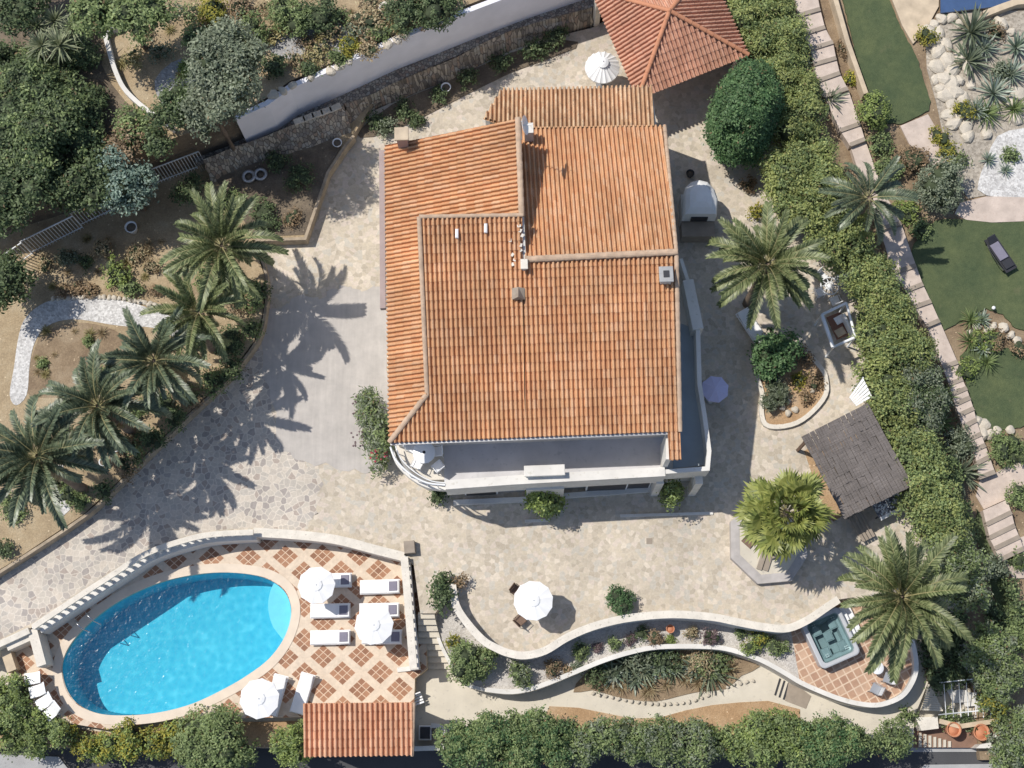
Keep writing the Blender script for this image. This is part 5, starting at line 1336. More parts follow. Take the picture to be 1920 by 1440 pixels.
# things beside and below the pergola
fm = thing('floor_mat', 'orange mat edge showing along the pergola', 'mat', P(1545, 915, 0))
MB().prism([P(x, y, 0.06) for x, y in ((1508, 845), (1600, 800), (1660, 935), (1556, 975), (1540, 940))], bottom=0.015).build('mat', 'soil_orange', fm, True)
a = P(1665, 945, 0.75); mt = thing('mosaic_table', 'long table with a black and white patterned cloth by the pergola', 'table', (a.x, a.y, 0), ang)
MB().box((0, 0, 0.75), (1.45, 0.78, 0.05), bev=0.01).build('tabletop', 'mosaic_dark', mt)
MB().box((0.05, -0.46, 0.75), (1.5, 0.18, 0.07), bev=0.02).build('edge', 'white_plastic', mt)
pat = MB()
for k in range(70): pat.box((rj.uniform(-.68, .68), rj.uniform(-.34, .34), 0.782), (rj.uniform(.05, .14), rj.uniform(.04, .1), 0.012), rj.uniform(0, 3))
pat.build('pattern', 'white_plastic', mt)
for sx in (-.65, .65):
    for sy in (-.32, .32): MB().box((sx, sy, 0.36), (0.06, 0.06, 0.74)).build('leg', 'black_metal', mt)
a = P(1615, 985, 0.45); wb = thing('wooden_bench', 'dark grey bench between the pergola and the palm', 'bench', (a.x, a.y, 0), ang + math.pi / 2)
for k in range(4): MB().box((0, -0.27 + 0.18 * k, 0.44), (1.5, 0.15, 0.04), bev=0.01).build('slat', 'slab_brown', wb)
for sx in (-.6, .6): MB().box((sx, 0, 0.21), (0.08, 0.55, 0.42)).build('leg', 'black_metal', wb)
# oven
ov_c = P(1315, 385, 0); ov = thing('outdoor_oven', 'white domed outdoor oven with a flat front, half in the house shadow', 'oven', (ov_c.x, ov_c.y, 0))
oz = 2.0; dome = MB()
op = [P(x, y, oz) for x, y in ((1282, 401), (1282, 362), (1286, 348), (1297, 338), (1312, 334), (1328, 338), (1341, 352), (1347, 370), (1345, 401))]
cx2 = sum(p.x for p in op) / len(op); cy2 = op[0].y * 0.6 + op[4].y * 0.4
n = len(op); vs = []
for (f, z) in ((1.0, 1.0), (1.0, 1.75), (0.9, 2.0), (0.65, 2.2), (0.3, 2.3), (0.02, 2.32)):
    for p in op: vs.append((cx2 + (p.x - cx2) * f, op[0].y + (p.y - op[0].y) * (f if f > .5 else f + .0) if f >= 0.9 else cy2 + (p.y - cy2) * f, z))
fs = []
for i in range(5):
    for k in range(n): fs.append((i * n + k, (i + 1) * n + k, (i + 1) * n + (k + 1) % n, i * n + (k + 1) % n))
fs.append(tuple(range(5 * n, 6 * n)))
dome.add(vs, [tuple(reversed(f)) for f in fs], 0, False); dome.build('dome', 'white_canvas', ov, True)
a, b_ = op[0], op[-1]; md = (a + b_) / 2; wd = (b_ - a).length
MB().box((md.x, md.y - 0.38, 0.45), (wd, 0.8, 0.9)).build('counter', 'slab_brown', ov, True)
MB().box((md.x, md.y + 0.75, 0.5), (wd, 1.4, 1.0)).build('base', 'white_wall', ov, True)
MB().box((md.x, md.y - 0.02, 1.35), (wd * 0.5, 0.08, 0.5)).build('opening', 'black_metal', ov, True)
for (x, y, s, l) in ((1293, 329, .3, 'small dark pot beside the rounded back of the oven'),):
    p = P(x, y, 0); t = thing('plant_pot', l, 'pot', p); MB().lathe([(.14, 0), (.2, .3), (.22, .32), (.18, .32), (.16, .2)], seg=12).build('pot', 'black_metal', t); MB().lathe([(.17, .22), (.17, .23)], seg=12).build('soil', 'soil_dark', t)
# hot tub
a = P(1557, 1196, ZB + 0.85); ht = thing('hot_tub', 'square grey hot tub with pale blue water on the tiled terrace', 'hot tub', (a.x, a.y, ZB), 0.40)
sx, sy = 1.02, 1.20
def rrect(hx, hy, r, seg=5):
    out = []
    for (cx, cy, a0) in ((hx - r, hy - r, 0), (-hx + r, hy - r, 90), (-hx + r, -hy + r, 180), (hx - r, -hy + r, 270)):
        for k in range(seg + 1):
            an = math.radians(a0 + 90 * k / seg); out.append((cx + r * math.cos(an), cy + r * math.sin(an)))
    return out
def loft(mb, loops, mi=0, close=False):
    vs = []; n = len(loops[0][0]); fs = []
    for lp, z in loops: vs += [(x, y, z) for x, y in lp]
    for i in range(len(loops) - 1):
        for k in range(n): fs.append((i * n + k, i * n + (k + 1) % n, (i + 1) * n + (k + 1) % n, (i + 1) * n + k))
    if close: fs.append(tuple(range((len(loops) - 1) * n, len(loops) * n)))
    mb.add(vs, fs, mi)
mb = MB(); loft(mb, [(rrect(sx - .05, sy - .05, .22), 0), (rrect(sx - .03, sy - .03, .22), .8), (rrect(sx, sy, .25), .84), (rrect(sx, sy, .25), .9), (rrect(sx - .05, sy - .05, .22), .93), (rrect(sx - .2, sy - .2, .2), .92)])
mb.build('shell', 'tub_shell', ht)
mb = MB(); loft(mb, [(rrect(sx - .2, sy - .2, .2), .92), (rrect(sx - .26, sy - .26, .2), .62), (rrect(sx - .42, sy - .42, .2), .55), (rrect(sx - .48, sy - .48, .2), .2)], close=True)
mb.build('basin', 'tub_inner', ht)
for (x, y, r) in ((-.42, .55, 0), (.42, .55, 0), (-.42, -.55, 0), (.42, -.55, 0), (0, .1, 0)):
    MB().box((x, y, .60), (.42, .48, .08), r, bev=.06).build('seat', 'tub_inner', ht)
for (x, y) in ((-.5, .75), (.5, .75), (-.5, -.75), (.5, -.75)):
    j = MB()
    for k in range(4): j.lathe([(.035, .66), (.035, .68)], (x + .1 * (k % 2), y + .1 * (k // 2), 0), 8)
    j.build('jet', 'white_plastic', ht)
mb = MB(); pts = [(x, y, .80) for x, y in rrect(sx - .21, sy - .21, .2)]; mb.add(pts, [tuple(range(len(pts)))]); mb.build('water', 'tub_water', ht)
a = P(1592, 1168, ZB + 0.4); sp_ = thing('tub_steps', 'white plastic step unit alongside the hot tub', 'steps', (a.x, a.y, ZB), 0.40)
MB().box((0.12, 0, 0.14), (0.62, 1.7, 0.28), bev=0.03).build('step', 'white_plastic', sp_); MB().box((-0.06, 0, 0.40), (0.28, 1.7, 0.26), bev=0.03).build('step', 'white_plastic', sp_)
# octagonal planter deck
oc = P(1445, 1018, 0); od = thing('octagonal_planter', 'eight-sided grey planter with dark wooden boards under the fan palm', 'planter', (oc.x, oc.y, 0))
oct_ = [P(x, y, 0.42) for x, y in ((1378, 982), (1379, 1043), (1424, 1086), (1480, 1081), (1506, 1040), (1500, 985), (1465, 955), (1415, 953))]
MB().strip([(p.x, p.y) for p in oct_], -0.05, 0.42, 0.42, closed=True).build('rim', 'grey_wood', od, True)
cen = sum(oct_, Vector()) / 8
MB().prism([cen + (p - cen) * 1.0 - Vector((0, 0, .02)) for p in oct_], bottom=0.2, dz=None).build('deck', 'path_concrete', od, True)
for o_ in (): pass
for k, (x, y, w, l_, r_) in enumerate([(1408, 1010, .55, .8, -.75), (1430, 1046, .26, 1.2, -.35), (1442, 1048, .26, 1.2, -.35), (1456, 1030, .30, 1.0, -.3)]):
    p = P(x, y, 0.46); MB().box((p.x, p.y, 0.46), (w, l_, 0.06), r_, bev=0.01).build('board', 'slab_brown' if k else 'brown_wood', od, True)
# small fixed things
t = MB().prism([P(x, y, 0.012) for x, y in ((1212, 1009), (1223, 1009), (1223, 1020), (1212, 1020))], dz=0.05).build('drain_cover', 'slab_brown'); tag(t, 'small square brown drain cover in the terrace paving', 'drain cover')
a = P(769, 1028, 0.0)
t = MB().box((a.x, a.y, 0.24), (0.52, 0.60, 0.48), 0.1, bev=0.02).build('stone_block', 'slab_brown'); tag(t, 'square brown stone block at the top of the balustrade', 'stone block')
t = MB().prism([P(x, y, ZD + 0.03) for x, y in ((1480, 1273), (1521, 1305), (1511, 1329), (1472, 1314))], dz=0.08).build('hatch_cover', 'slab_brown'); tag(t, 'brown ground hatch on the path under the tub terrace', 'hatch')
gt = thing('drain_grate', 'three dark slots cut across the lower path', 'drain', P(1464, 1292, ZD))
for k in range(3):
    p = P(1458 + 8 * k, 1288 + 4 * k, ZD); MB().box((p.x, p.y, ZD + 0.012), (0.09, 0.85, 0.03), -0.35).build('slot', 'black_metal', gt, True)
for (x0, y0, x1, y1, l) in ((1163, 967, 1337, 962, 'long pale kerb strip below the house shadow'), (984, 977, 1031, 975, 'short pale kerb strip below the green palm at the house front')):
    p0, p1 = P(x0, y0, 0.08), P(x1, y1, 0.08)
    t = MB().strip([(p0.x, p0.y), (p1.x, p1.y)], -0.05, 0.08, 0.14).build('kerb', 'white_wall'); tag(t, l, 'kerb')
def pot(label, px, py, z, r, h, mat='terracotta', group=None):
    p = P(px, py, z + h); t = thing('plant_pot', label, 'pot', (p.x, p.y, z), 0, group)
    MB().lathe([(r * .62, 0), (r * .85, h * .5), (r, h * .92), (r * 1.06, h), (r * .9, h), (r * .8, h * .8)], (0, 0, 0), 18).build('pot', mat, t)
    MB().lathe([(r * .84, h * .82), (r * .84, h * .83)], (0, 0, 0), 14).build('soil', 'soil_dark' if mat != 'terracotta' else 'terracotta', t); return t
pot('orange terracotta jar standing in the gravel bed', 1257, 1179, ZB, .20, .6)
pot('big terracotta pot nearer the slatted gate steps', 1789, 1368, -2.6, .34, .95, group=None)
pot('big terracotta pot at the far end of the entrance wall', 1841, 1373, -2.6, .38, .95)
pot('white ring-shaped planter on the shaded ledge', 836, 163, 0.1, .26, .35, 'white_plastic')
pot('round white bowl at the edge of the rubble wall', 632, 267, 0.6, .24, .3, 'white_plastic')
pot('white urn beside the dark bush and metal fence', 245, 425, ZG, .30, .6, 'white_plastic')
pot('small white bowl on the neighbouring lawn', 1858, 755, -1.9, .22, .2, 'cream_coping')
pot('white pot half hidden among the palms, upper one', 216, 838, ZG, .24, .4, 'white_plastic')
pot('white pot half hidden among the palms, lower one', 193, 866, ZG, .2, .35, 'white_plastic')
for (x, y, l) in ((466, 330, 'grey ring planter in the shaded bed near the fence end'), (488, 326, 'dark ring planter beside the other ring in the shaded bed'), (722, 14, 'pale ring planter among the bushes above the grey wall')):
    p = P(x, y, (ZG if y > 100 else ZU) + .2); t = thing('ring_planter', l, 'planter', (p.x, p.y, p.z - .2))
    m2 = MB(); ringmb(m2, .28, .15, .09, 20); m2.build('ring', 'grey_metal' if y > 100 else 'cream_coping', t); MB().lathe([(.24, .05), (.24, .08)], seg=14).build('soil', 'soil_dark', t)
# spot lamp on the lawn
p = PS(1862, 578, 0.3); t = thing('garden_lamp', 'small white garden spotlight between lawn and agave bed', 'garden lamp', (p.x, p.y, p.z - .3)); MB().tube([(0, 0, 0), (0, 0, .3)], .02, 6).build('stake', 'black_metal', t); MB().lathe([(.05, .28), (.09, .34), (.09, .42), (.03, .44)], seg=10).build('head', 'white_plastic', t)
# entrance at the lower corner
en = thing('entrance_steps', 'beige steps descending to the road gate', 'steps', P(1755, 1380, -3.0))
MB().prism([P(x, y, -2.35) for x, y in ((1700, 1336), (1722, 1270), (1745, 1268), (1800, 1280), (1850, 1310), (1875, 1345), (1872, 1360), (1712, 1364))], bottom=-3.4).build('landing', 'path_concrete', en, True)
MB().prism([P(x, y, -2.62) for x, y in ((1708, 1358), (1876, 1352), (1874, 1402), (1708, 1402))], bottom=-3.4).build('landing', 'terracotta_floor', en, True)
for k in range(7):
    x = 1723 + 9.2 * k; y = 1374 + 2.6 * k
    MB().prism([P(x, y, -2.5), P(x + 5, y, -2.5), P(x + 5, 1401, -2.5), P(x, 1401, -2.5)], bottom=-2.8).build('step', 'path_concrete', en, True)
MB().prism([P(x, y, -1.75) for x, y in ((1716, 1345), (1758, 1344), (1760, 1366), (1728, 1370))], bottom=-3).build('pier', 'cream_coping', en, True)
MB().prism([P(x, y, -1.8) for x, y in ((1868, 1376), (1858, 1392), (1838, 1396), (1830, 1403), (1872, 1403))], bottom=-3).build('pier', 'white_wall', en, True)
w0, w1, w2 = P(1762, 1352, -1.75), P(1800, 1362, -1.75), P(1866, 1352, -1.75)
MB().strip([(w0.x, w0.y), (w1.x, w1.y), (w2.x, w2.y)], -3, -1.75, .22).build('wall', 'tan_stone', en, True)
ra = thing('white_railing', 'white metal railing with tall bars above the entrance steps', 'railing', P(1790, 1320, -2.2))
for (a, b_) in (((1762, 1280), (1835, 1272)), ((1760, 1340), (1862, 1330))):
    MB().tube([P(*a, -1.0), P(*b_, -1.0)], .03, 6).build('rail', 'white_metal', ra, True)
for k in range(7): MB().tube([P(1770 + 14 * k, 1283 - k, -0.9), P(1774 + 14 * k, 1345, -1.9)], .02, 5).build('bar', 'white_metal', ra, True)
for k in range(3):
    zp = -1.95 - .06 * k; MB().prism([P(1774 + 24 * k, 1292 + 5 * k, zp), P(1812 + 20 * k, 1294 + 5 * k, zp), P(1818 + 18 * k, 1316 + 7 * k, zp), P(1788 + 22 * k, 1318 + 7 * k, zp)], dz=.05).build('panel', 'white_wall', ra, True)
sl_ = thing('slatted_ramp', 'pale slatted ramp beside the curved tub wall', 'ramp', P(1748, 1310, ZD))
for k in range(12):
    f = k / 12; a0 = P(1740 - 12 * f, 1284 + 50 * f, -1.6); b0 = P(1746 + 24 * f, 1286 + 50 * f, -1.6)
    MB().strip([(a0.x, a0.y), (b0.x, b0.y)], -1.72, -1.6, .085).build('slat', 'path_concrete', sl_, True)
# neighbour's stairs
ns = thing('stone_stairs', 'long flight of pale stone steps descending beside the tall hedge', 'stairs', PS(1620, 300))
LN = [((1488, -12), (1530, -22)), ((1497, 30), (1538, 18)), ((1506, 65), (1547, 52)), ((1520, 93), (1562, 80)), ((1526, 122), (1568, 110)), ((1533, 153), (1575, 138)), ((1546, 182), (1590, 167)), ((1576, 246), (1613, 233)), ((1594, 273), (1622, 262)), ((1622, 360), (1654, 352)), ((1650, 430), (1690, 420)), ((1675, 513), (1718, 499)), ((1700, 546), (1731, 534)), ((1715, 577), (1746, 566)), ((1738, 612), (1762, 602)), ((1768, 690), (1796, 680)), ((1780, 722), (1805, 712)), ((1786, 741), (1813, 729)), ((1791, 760), (1819, 747)), ((1798, 780), (1826, 767)), ((1806, 802), (1831, 789)), ((1816, 826), (1840, 815)), ((1826, 846), (1848, 836)), ((1832, 870), (1856, 858)), ((1836, 897), (1866, 886))]
LN2 = [((1843, 957), (1888, 937)), ((1850, 985), (1897, 962)), ((1856, 1010), (1903, 987)), ((1866, 1030), (1912, 1008)), ((1874, 1052), (1920, 1030))]
for ls in (LN, LN2):
    for (a, b_), (c_, d_) in zip(ls[:-1], ls[1:]):
        p = [PS(*a, .42), PS(*b_, .42), PS(*d_, .42), PS(*c_, .42)]; zt_ = (p[2].z + p[3].z) / 2 + 0.13
        rise = (p[0].z - p[3].z)
        q = [P(*a, zt_), P(*b_, zt_), P(*d_, zt_), P(*c_, zt_)]
        # tread plus a brown front strip, the riser's shade put into its colour
        MB().prism(q, bottom=zt_ - 1.4).build('step', 'pink_stone', ns, True)
        e0, e1 = q[3], q[2]
        MB().strip([(e0.x, e0.y + .05), (e1.x, e1.y + .05)], zt_ - .3, zt_ + .012, .22).build('riser_shade', 'slab_brown', ns, True)
gwall('garden_wall', 'straight beige wall along the upper neighbouring lawn', [(1556, -40), (1590, 80), (1624, 175)], -0.3, 0.75, 0.24, 'tan_stone', 0, slope=True)
gwall('pool_edge', 'beige rim of the blue water at the top corner', [(1845, 26), (1875, 14), (1906, 3), (1990, -6)], -0.2, 0.45, 0.35, 'tan_stone', 0, slope=True)
# ================================================================== PLANTS
GP = 'date palms along the driveway'
palm('tall date palm at the top of the driveway row, by the metal fence', 416, 462, ZG, 5.2, 1.02, 1, 'green', 50, (0, 0), 5, GP)
palm('date palm with thin crown between the topmost palm and the white gravel path', 372, 585, ZG, 4.6, 0.90, 2, 'green', 44, (.3, .5), 5, GP)
palm('date palm overhanging the end of the white gravel path', 290, 678, ZG, 5.0, 0.98, 3, 'grey', 52, (.5, -.3), 6, GP)
palm('date palm beside the bare earth bed, second lowest of the row', 185, 762, ZG, 5.2, 1.02, 4, 'grey', 50, (0, 0), 5, GP)
palm('date palm at the lower end of the driveway row with long hanging fronds', 72, 856, ZG, 5.6, 1.08, 5, 'grey', 56, (-.3, .5), 7, GP)
palm('full green date palm beside the house and the outdoor oven', 1438, 496, 0, 6.0, 1.02, 6, 'green', 60, (0, 0), 2)
palm('big date palm beside the hot tub', 1690, 1120, ZB, 6.5, 1.10, 7, 'green', 66, (0, 0), 2)
palm('thin palm rising from the hedge above the neighbouring stairs', 1628, 372, 0.3, 4.5, 0.85, 8, 'grey', 26, (0, 0), 0, emax=0.9)
# fan palm
def fan_mesh(name, seed, mat):
    rg = random.Random(seed); mb = MB(); Lp = 0.75
    mb.tube([(0, 0, 0), (Lp * .5, 0, .05), (Lp, 0, 0)], [.02, .016, .012], 5, mi=1)
    n = 24
    for k in range(n):
        a = math.radians(-120 + 240 * k / (n - 1)); l = 0.62 * (1 - 0.25 * abs(a) / 2.1) * rg.uniform(.88, 1.08)
        d = Vector((math.cos(a), math.sin(a), 0.12 + .1 * (k % 2))); s = Vector((-math.sin(a), math.cos(a), 0)) * 0.055
        o = Vector((Lp, 0, 0)); m1 = o + d * l * .55; e = o + d * l + Vector((0, 0, -.10 - rg.uniform(0, .08)))
        mb.add([o, m1 + s, e, m1 - s], [(0, 1, 2, 3)])
    return mb.mesh(name, [mat, 'palm_rachis'])
FM = [fan_mesh('fan_leaf', k, 'fan_leaf') for k in range(3)]
c = P(1476, 960, 5.0); ft2 = thing('fan_palm', 'yellow-green fan palm in the octagonal planter', 'palm tree', (c.x - .2, c.y - .2, 0.2))
palm_trunk(4.6, .16, (.2, .2)).build('trunk', 'trunk_brown', ft2)
rg = random.Random(9)
for k in range(74):
    s = k / 73; a = k * 2.39996 + rg.uniform(-.4, .4); el = -0.9 + 2.3 * s + rg.uniform(-.2, .2)
    q = 1.55 * rg.uniform(.75, 1.2) * (1 - 0.25 * s)
    link('frond', FM[k % 3], ft2, (.2 + math.cos(a) * .2, .2 + math.sin(a) * .2, 4.3 + .6 * s), (rg.uniform(-.8, .8), -el, a), (q, q * rg.uniform(.85, 1.1), q))
# second small fan clump in the photo: a smaller one joined left of the planter
BM = {k: blade_mesh('blades', *v) for k, v in {
    'straw': (60, .45, .02, 'leaf_straw', 7, .1, 1.4, .8), 'pale': (70, .85, .04, 'leaf_pale', 6, -.1, 1.45, .5), 'yucca': (46, .95, .045, 'agave_leaf', 1, .05, 1.45, .45), 'agave': (30, .8, .07, 'agave_leaf', 2, .1, 1.3, .35),
    'green': (60, .85, .035, 'leaf_mid', 3, .0, 1.4, .7), 'tuft': (50, .5, .018, 'leaf_dry', 4, .2, 1.4, .7), 'bluish': (50, 1.0, .05, 'leaf_grey', 5, .05, 1.4, .4)}.items()}
def rosette(name, label, px, py, z, kind, sc, group=None, slope=False, cat='plant', rz=0):
    p = PS(px, py, .15) if slope else P(px, py, z)
    o = link(name, BM[kind], None, p, (0, 0, rz + px), (sc, sc, sc)); return tag(o, label, cat, group)
for (x, y, k, s, l) in [(1820, 60, 'bluish', 1.7, 'large blue-grey agave near the blue water rim'), (1815, 115, 'bluish', 1.5, 'tall grey agave growing among the pale boulders'), (1862, 175, 'yucca', 1.4, 'dark spiky yucca in the middle of the rock garden'), (1850, 215, 'green', 1.2, 'green spiky plant above the white gravel patch'), (1905, 90, 'agave', 1.3, 'agave at the photo edge below the blue water'), (1900, 205, 'green', 1.1, 'yellow-green spiky plant at the edge of the white gravel'), (1895, 140, 'yucca', 1.2, 'yucca beside the agave at the photo edge'), (1830, 210, 'yucca', 1.0, 'small yucca at the lower side of the boulders'), (1852, 300, 'agave', .7, 'small agave standing on the white gravel'), (1885, 320, 'agave', .6, 'smallest agave on the white gravel'), (1770, 100, 'tuft', .8, 'dry tuft between the pale boulders'), (1845, 92, 'yucca', 1.1, 'yucca directly below the large blue-grey agave')]:
    rosette('agave', l, x, y, 0, k, s, 'agaves and yuccas of the rock garden', True, 'agave')
for (x, y, k, s, l) in [(1700, 758, 'green', 1.2, 'bright spiky plant rising from the hedge beside the stairs'), (1760, 745, 'green', 1.4, 'spiky green yucca between hedge and stairs near the small lawn'), (1765, 795, 'green', 1.1, 'second spiky yucca lower beside the stairs'), (1800, 885, 'bluish', 1.5, 'grey-green palm-like plant shading the stair landing'), (1820, 600, 'green', .9, 'spiky agave at the corner of the big lawn'), (1840, 600, 'agave', .8, 'pale agave beside the garden spotlight'), (1818, 640, 'green', .9, 'spiky plant between the two lawns'), (1842, 655, 'agave', .8, 'agave growing into the small lawn'), (1850, 680, 'green', .9, 'green agave in the middle of the small lawn edge'), (1555, 190, 'bluish', 1.2, 'grey spiky plant hanging over the upper steps')]:
    rosette('yucca', l, x, y, 0, k, s, 'spiky plants beside the neighbouring stairs', True, 'yucca')
for i in range(9):
    x, y = [(1130, 1250), (1150, 1265), (1172, 1245), (1190, 1275), (1205, 1258), (1235, 1245), (1262, 1255), (1300, 1250), (1330, 1258)][i]
    rosette('cactus_plant', 'spiky grey agave in the bed below the white curved wall', x, y, ZD + .05, 'agave' if i % 2 else 'bluish', 1.0 + .25 * (i % 3), 'agaves in the bed below the curved wall', cat='agave')
for i in range(10):
    x, y = [(1142, 1285), (1165, 1288), (1220, 1292), (1250, 1285), (1285, 1275), (1310, 1280), (1345, 1275), (1370, 1255), (1275, 1235), (1212, 1300)][i]
    rosette('dry_tuft', 'dry grass tuft in the bed below the white curved wall', x, y, ZD + .05, 'tuft', 1.0 + .2 * (i % 3), 'dry tufts in the bed below the curved wall', cat='grass tuft')
# trees of the upper corner
for (x, y, r, h, m, l, s) in [(150, 95, .9, 1.4, 'leaf_dark', 'dark shrub in the shade beside the pale yucca clump', 1), (60, 120, .9, 1.4, 'leaf_mid', 'green shrub below the pale yucca clump', 2), (180, 190, .9, 1.2, 'leaf_dark', 'dark shrub at the lower end of the white curved wall', 3), (255, 240, .9, 1.3, 'leaf_mid', 'green shrub at the outer side of the white curved wall', 4), (230, 270, .9, 1.3, 'leaf_brown', 'brown-green shrub below the white curved wall', 5), (290, 275, .8, 1.6, 'leaf_dark', 'dark shrub between white wall and metal fence', 6), (170, 20, 1.0, 1.5, 'leaf_dark', 'dark shrub at the top edge beside the yucca clump', 7), (120, 130, .7, 1.0, 'leaf_mid', 'green shrub on the slope under the yuccas', 8)]:
    shrub('shade_shrub', l, x, y, ZU, r, h, m, 700 + s, 9, 11, 13, .15, .12, core=.72)
tree('broad_tree', 'broad dark evergreen filling the shady corner below the dry upper garden', 75, 235, 1.0, 4.0, 3.0, 2.2, 'leaf_dark', 21, 26, 10, 16, .17, .15, small=.34, mat2='leaf_mid', frac2=.35)
tree('broad_tree', 'dark evergreen at the photo edge below the broad tree', 25, 350, 1.0, 3.6, 2.3, 1.9, 'leaf_dark', 22, 18, 9, 16, .19, .16, small=.4)
tree('broad_tree', 'dark low tree between the broad evergreen and the blue-green tree', 165, 330, 1.0, 3.0, 1.9, 1.6, 'leaf_dark', 23, 16, 9, 16, .18, .16, small=.4)
tree('olive_tree', 'tall grey-green olive tree leaning over the end of the grey wall', 432, 135, ZL, 6.2, 2.0, 2.3, 'leaf_grey', 24, 20, 9, 15, .17, .15, small=.36, ratio=1.25)
tree('olive_tree', 'second grey-green olive crown just below the tall olive', 400, 205, ZL, 5.0, 1.5, 1.6, 'leaf_grey', 25, 14, 9, 15, .17, .15, small=.42)
tree('dark_tree', 'dark conical evergreen beside the white low wall', 333, 212, 2.6, 3.2, 1.15, 1.6, 'leaf_dark', 26, 12, 10, 16, .15, .13, small=.42)
tree('blue_tree', 'pale blue-green feathery tree in front of the metal fence', 233, 342, ZG, 3.6, 1.35, 1.5, 'leaf_blue', 27, 14, 10, 15, .17, .15, small=.42)
tree('shade_tree', 'dark green tree casting a lacy shadow on the dry upper garden', 235, 22, ZU, 3.6, 2.0, 1.6, 'leaf_mid', 28, 16, 10, 15, .18, .15, small=.4)
tree('shade_tree', 'green tree at the very top corner of the photo', 25, -10, ZU, 2.6, 1.9, 1.4, 'leaf_dark', 29, 14, 9, 15, .18, .15, small=.4)
tree('shade_tree', 'grey-green tree at the photo edge below the yucca clump', 0, 120, 2.0, 2.6, 1.2, 1.3, 'leaf_dark', 30, 12, 9, 15, .18, .15, small=.4)
tree('dark_tree', 'dark green tree at the photo edge above the gravel path', 8, 525, ZG, 2.4, 1.5, 1.5, 'leaf_dark', 31, 14, 9, 16, .18, .15, small=.4)
tree('dark_tree', 'dark shrubby tree between fence end and the ring planters', 352, 352, ZG, 1.2, .7, .7, 'leaf_dark', 32, 10, 9, 15, .16, .14)
for (x, y, r, h, m, l, s) in [(540, 28, 1.15, 1.5, 'leaf_mid', 'green bush at the top edge above the grey gravel patch', 1), (600, 22, 1.0, 1.3, 'leaf_dark', 'dark bush with thin branches at the top edge', 2), (760, 20, 1.2, 1.5, 'leaf_dark', 'dark bush hugging the upper end of the grey wall', 3), (820, 0, 1.3, 1.6, 'leaf_dark', 'dark bush at the top edge close to the wall end', 4), (405, 18, .75, 1.0, 'leaf_yellow', 'yellow-green bush at the top edge beside the olive', 5), (470, 60, .9, 1.2, 'leaf_mid', 'green bush between olive and grey gravel', 6), (655, 85, .5, .6, 'leaf_yellow', 'yellowish shrub on the dry slope above the wall', 7), (635, 108, .45, .6, 'leaf_mid', 'small green shrub leaning over the wall stones', 8), (715, 60, .5, .6, 'leaf_mid', 'small green shrub at the upper wall stones', 9), (578, 130, .4, .5, 'leaf_dark', 'small dark shrub at the wall among the stones', 10), (345, 130, .28, .4, 'leaf_bright', 'small bright round shrub on the grey gravel', 11), (365, 75, .7, .9, 'leaf_mid', 'olive green shrub in the dry upper garden', 12), (690, 35, .8, .7, 'leaf_dry', 'dry straw-coloured shrub on the upper slope', 13), (515, 120, .7, .8, 'leaf_dark', 'dark shrub at the wall end below the grey gravel', 14), (620, 60, .5, .6, 'leaf_dry', 'dry shrub on the grey gravel patch', 15), (450, 15, .6, .8, 'leaf_brown', 'brown shrub at the top edge', 16), (690, 95, .5, .5, 'leaf_dry', 'dry yellow grass clump just above the wall', 17)]:
    shrub('garden_bush', l, x, y, ZU, r, h, m, 100 + s, 9, 12, 13, .14, .11, core=.72)
rs = random.Random(31)
for i, (x, y) in enumerate([(495, 15), (520, 60), (575, 80), (640, 30), (665, 60), (700, 10), (745, 45), (790, 35), (420, 90), (300, 90), (270, 60), (250, 110), (385, 60), (355, 25), (310, 20), (560, 110), (600, 95), (690, 70)]):
    shrub('scrub', 'low dry scrub on the slope of the upper garden', x, y, ZU, rs.uniform(.4, .8), rs.uniform(.35, .6), ('leaf_dry', 'leaf_straw', 'leaf_brown', 'leaf_mid', 'leaf_grey')[i % 5], 820 + i, 7, 10, 11, .13, .12, core=.4, group='dry scrub of the upper garden')
for i, (x, y, s, l) in enumerate([(70, 50, 1.2, 'top crown of the pale yucca clump'), (103, 38, 1.1, 'yucca crown at the upper side of the pale clump'), (135, 55, 1.1, 'yucca crown at the shaded side of the pale clump'), (78, 85, 1.2, 'yucca crown at the lower side of the pale clump'), (112, 85, 1.3, 'largest yucca crown in the middle of the pale clump')]):
    rosette('yucca', l, x, y, ZU + 2.2, 'pale', s * 1.0, 'pale yucca clump in the upper garden', cat='yucca')
rs = random.Random(77)
for i in range(46):
    x, y = [(rs.uniform(90, 330), rs.uniform(440, 545)), (rs.uniform(60, 215), rs.uniform(620, 720)), (rs.uniform(220, 420), rs.uniform(20, 150)), (rs.uniform(560, 760), rs.uniform(20, 110))][(0, 0, 0, 1, 1, 2, 3, 3)[i % 8]]
    zz = ZG if y > 430 else ZU
    rosette('dry_tuft', ['dry straw grass tuft on the ground below the metal fence', 'dry tuft on the bare earth bed ringed by white gravel', 'dry grass tuft in the upper garden near the white curved wall', 'dry straw tuft on the slope above the grey wall'][(0, 0, 0, 1, 1, 2, 3, 3)[i % 8]], x, y, zz, ('tuft', 'straw')[i % 2], rs.uniform(.45, 1.1), ['tufts below the fence', 'tufts on the bare earth', 'tufts in the upper garden', 'tufts above the grey wall'][(0, 0, 0, 1, 1, 2, 3, 3)[i % 8]], cat='grass tuft')
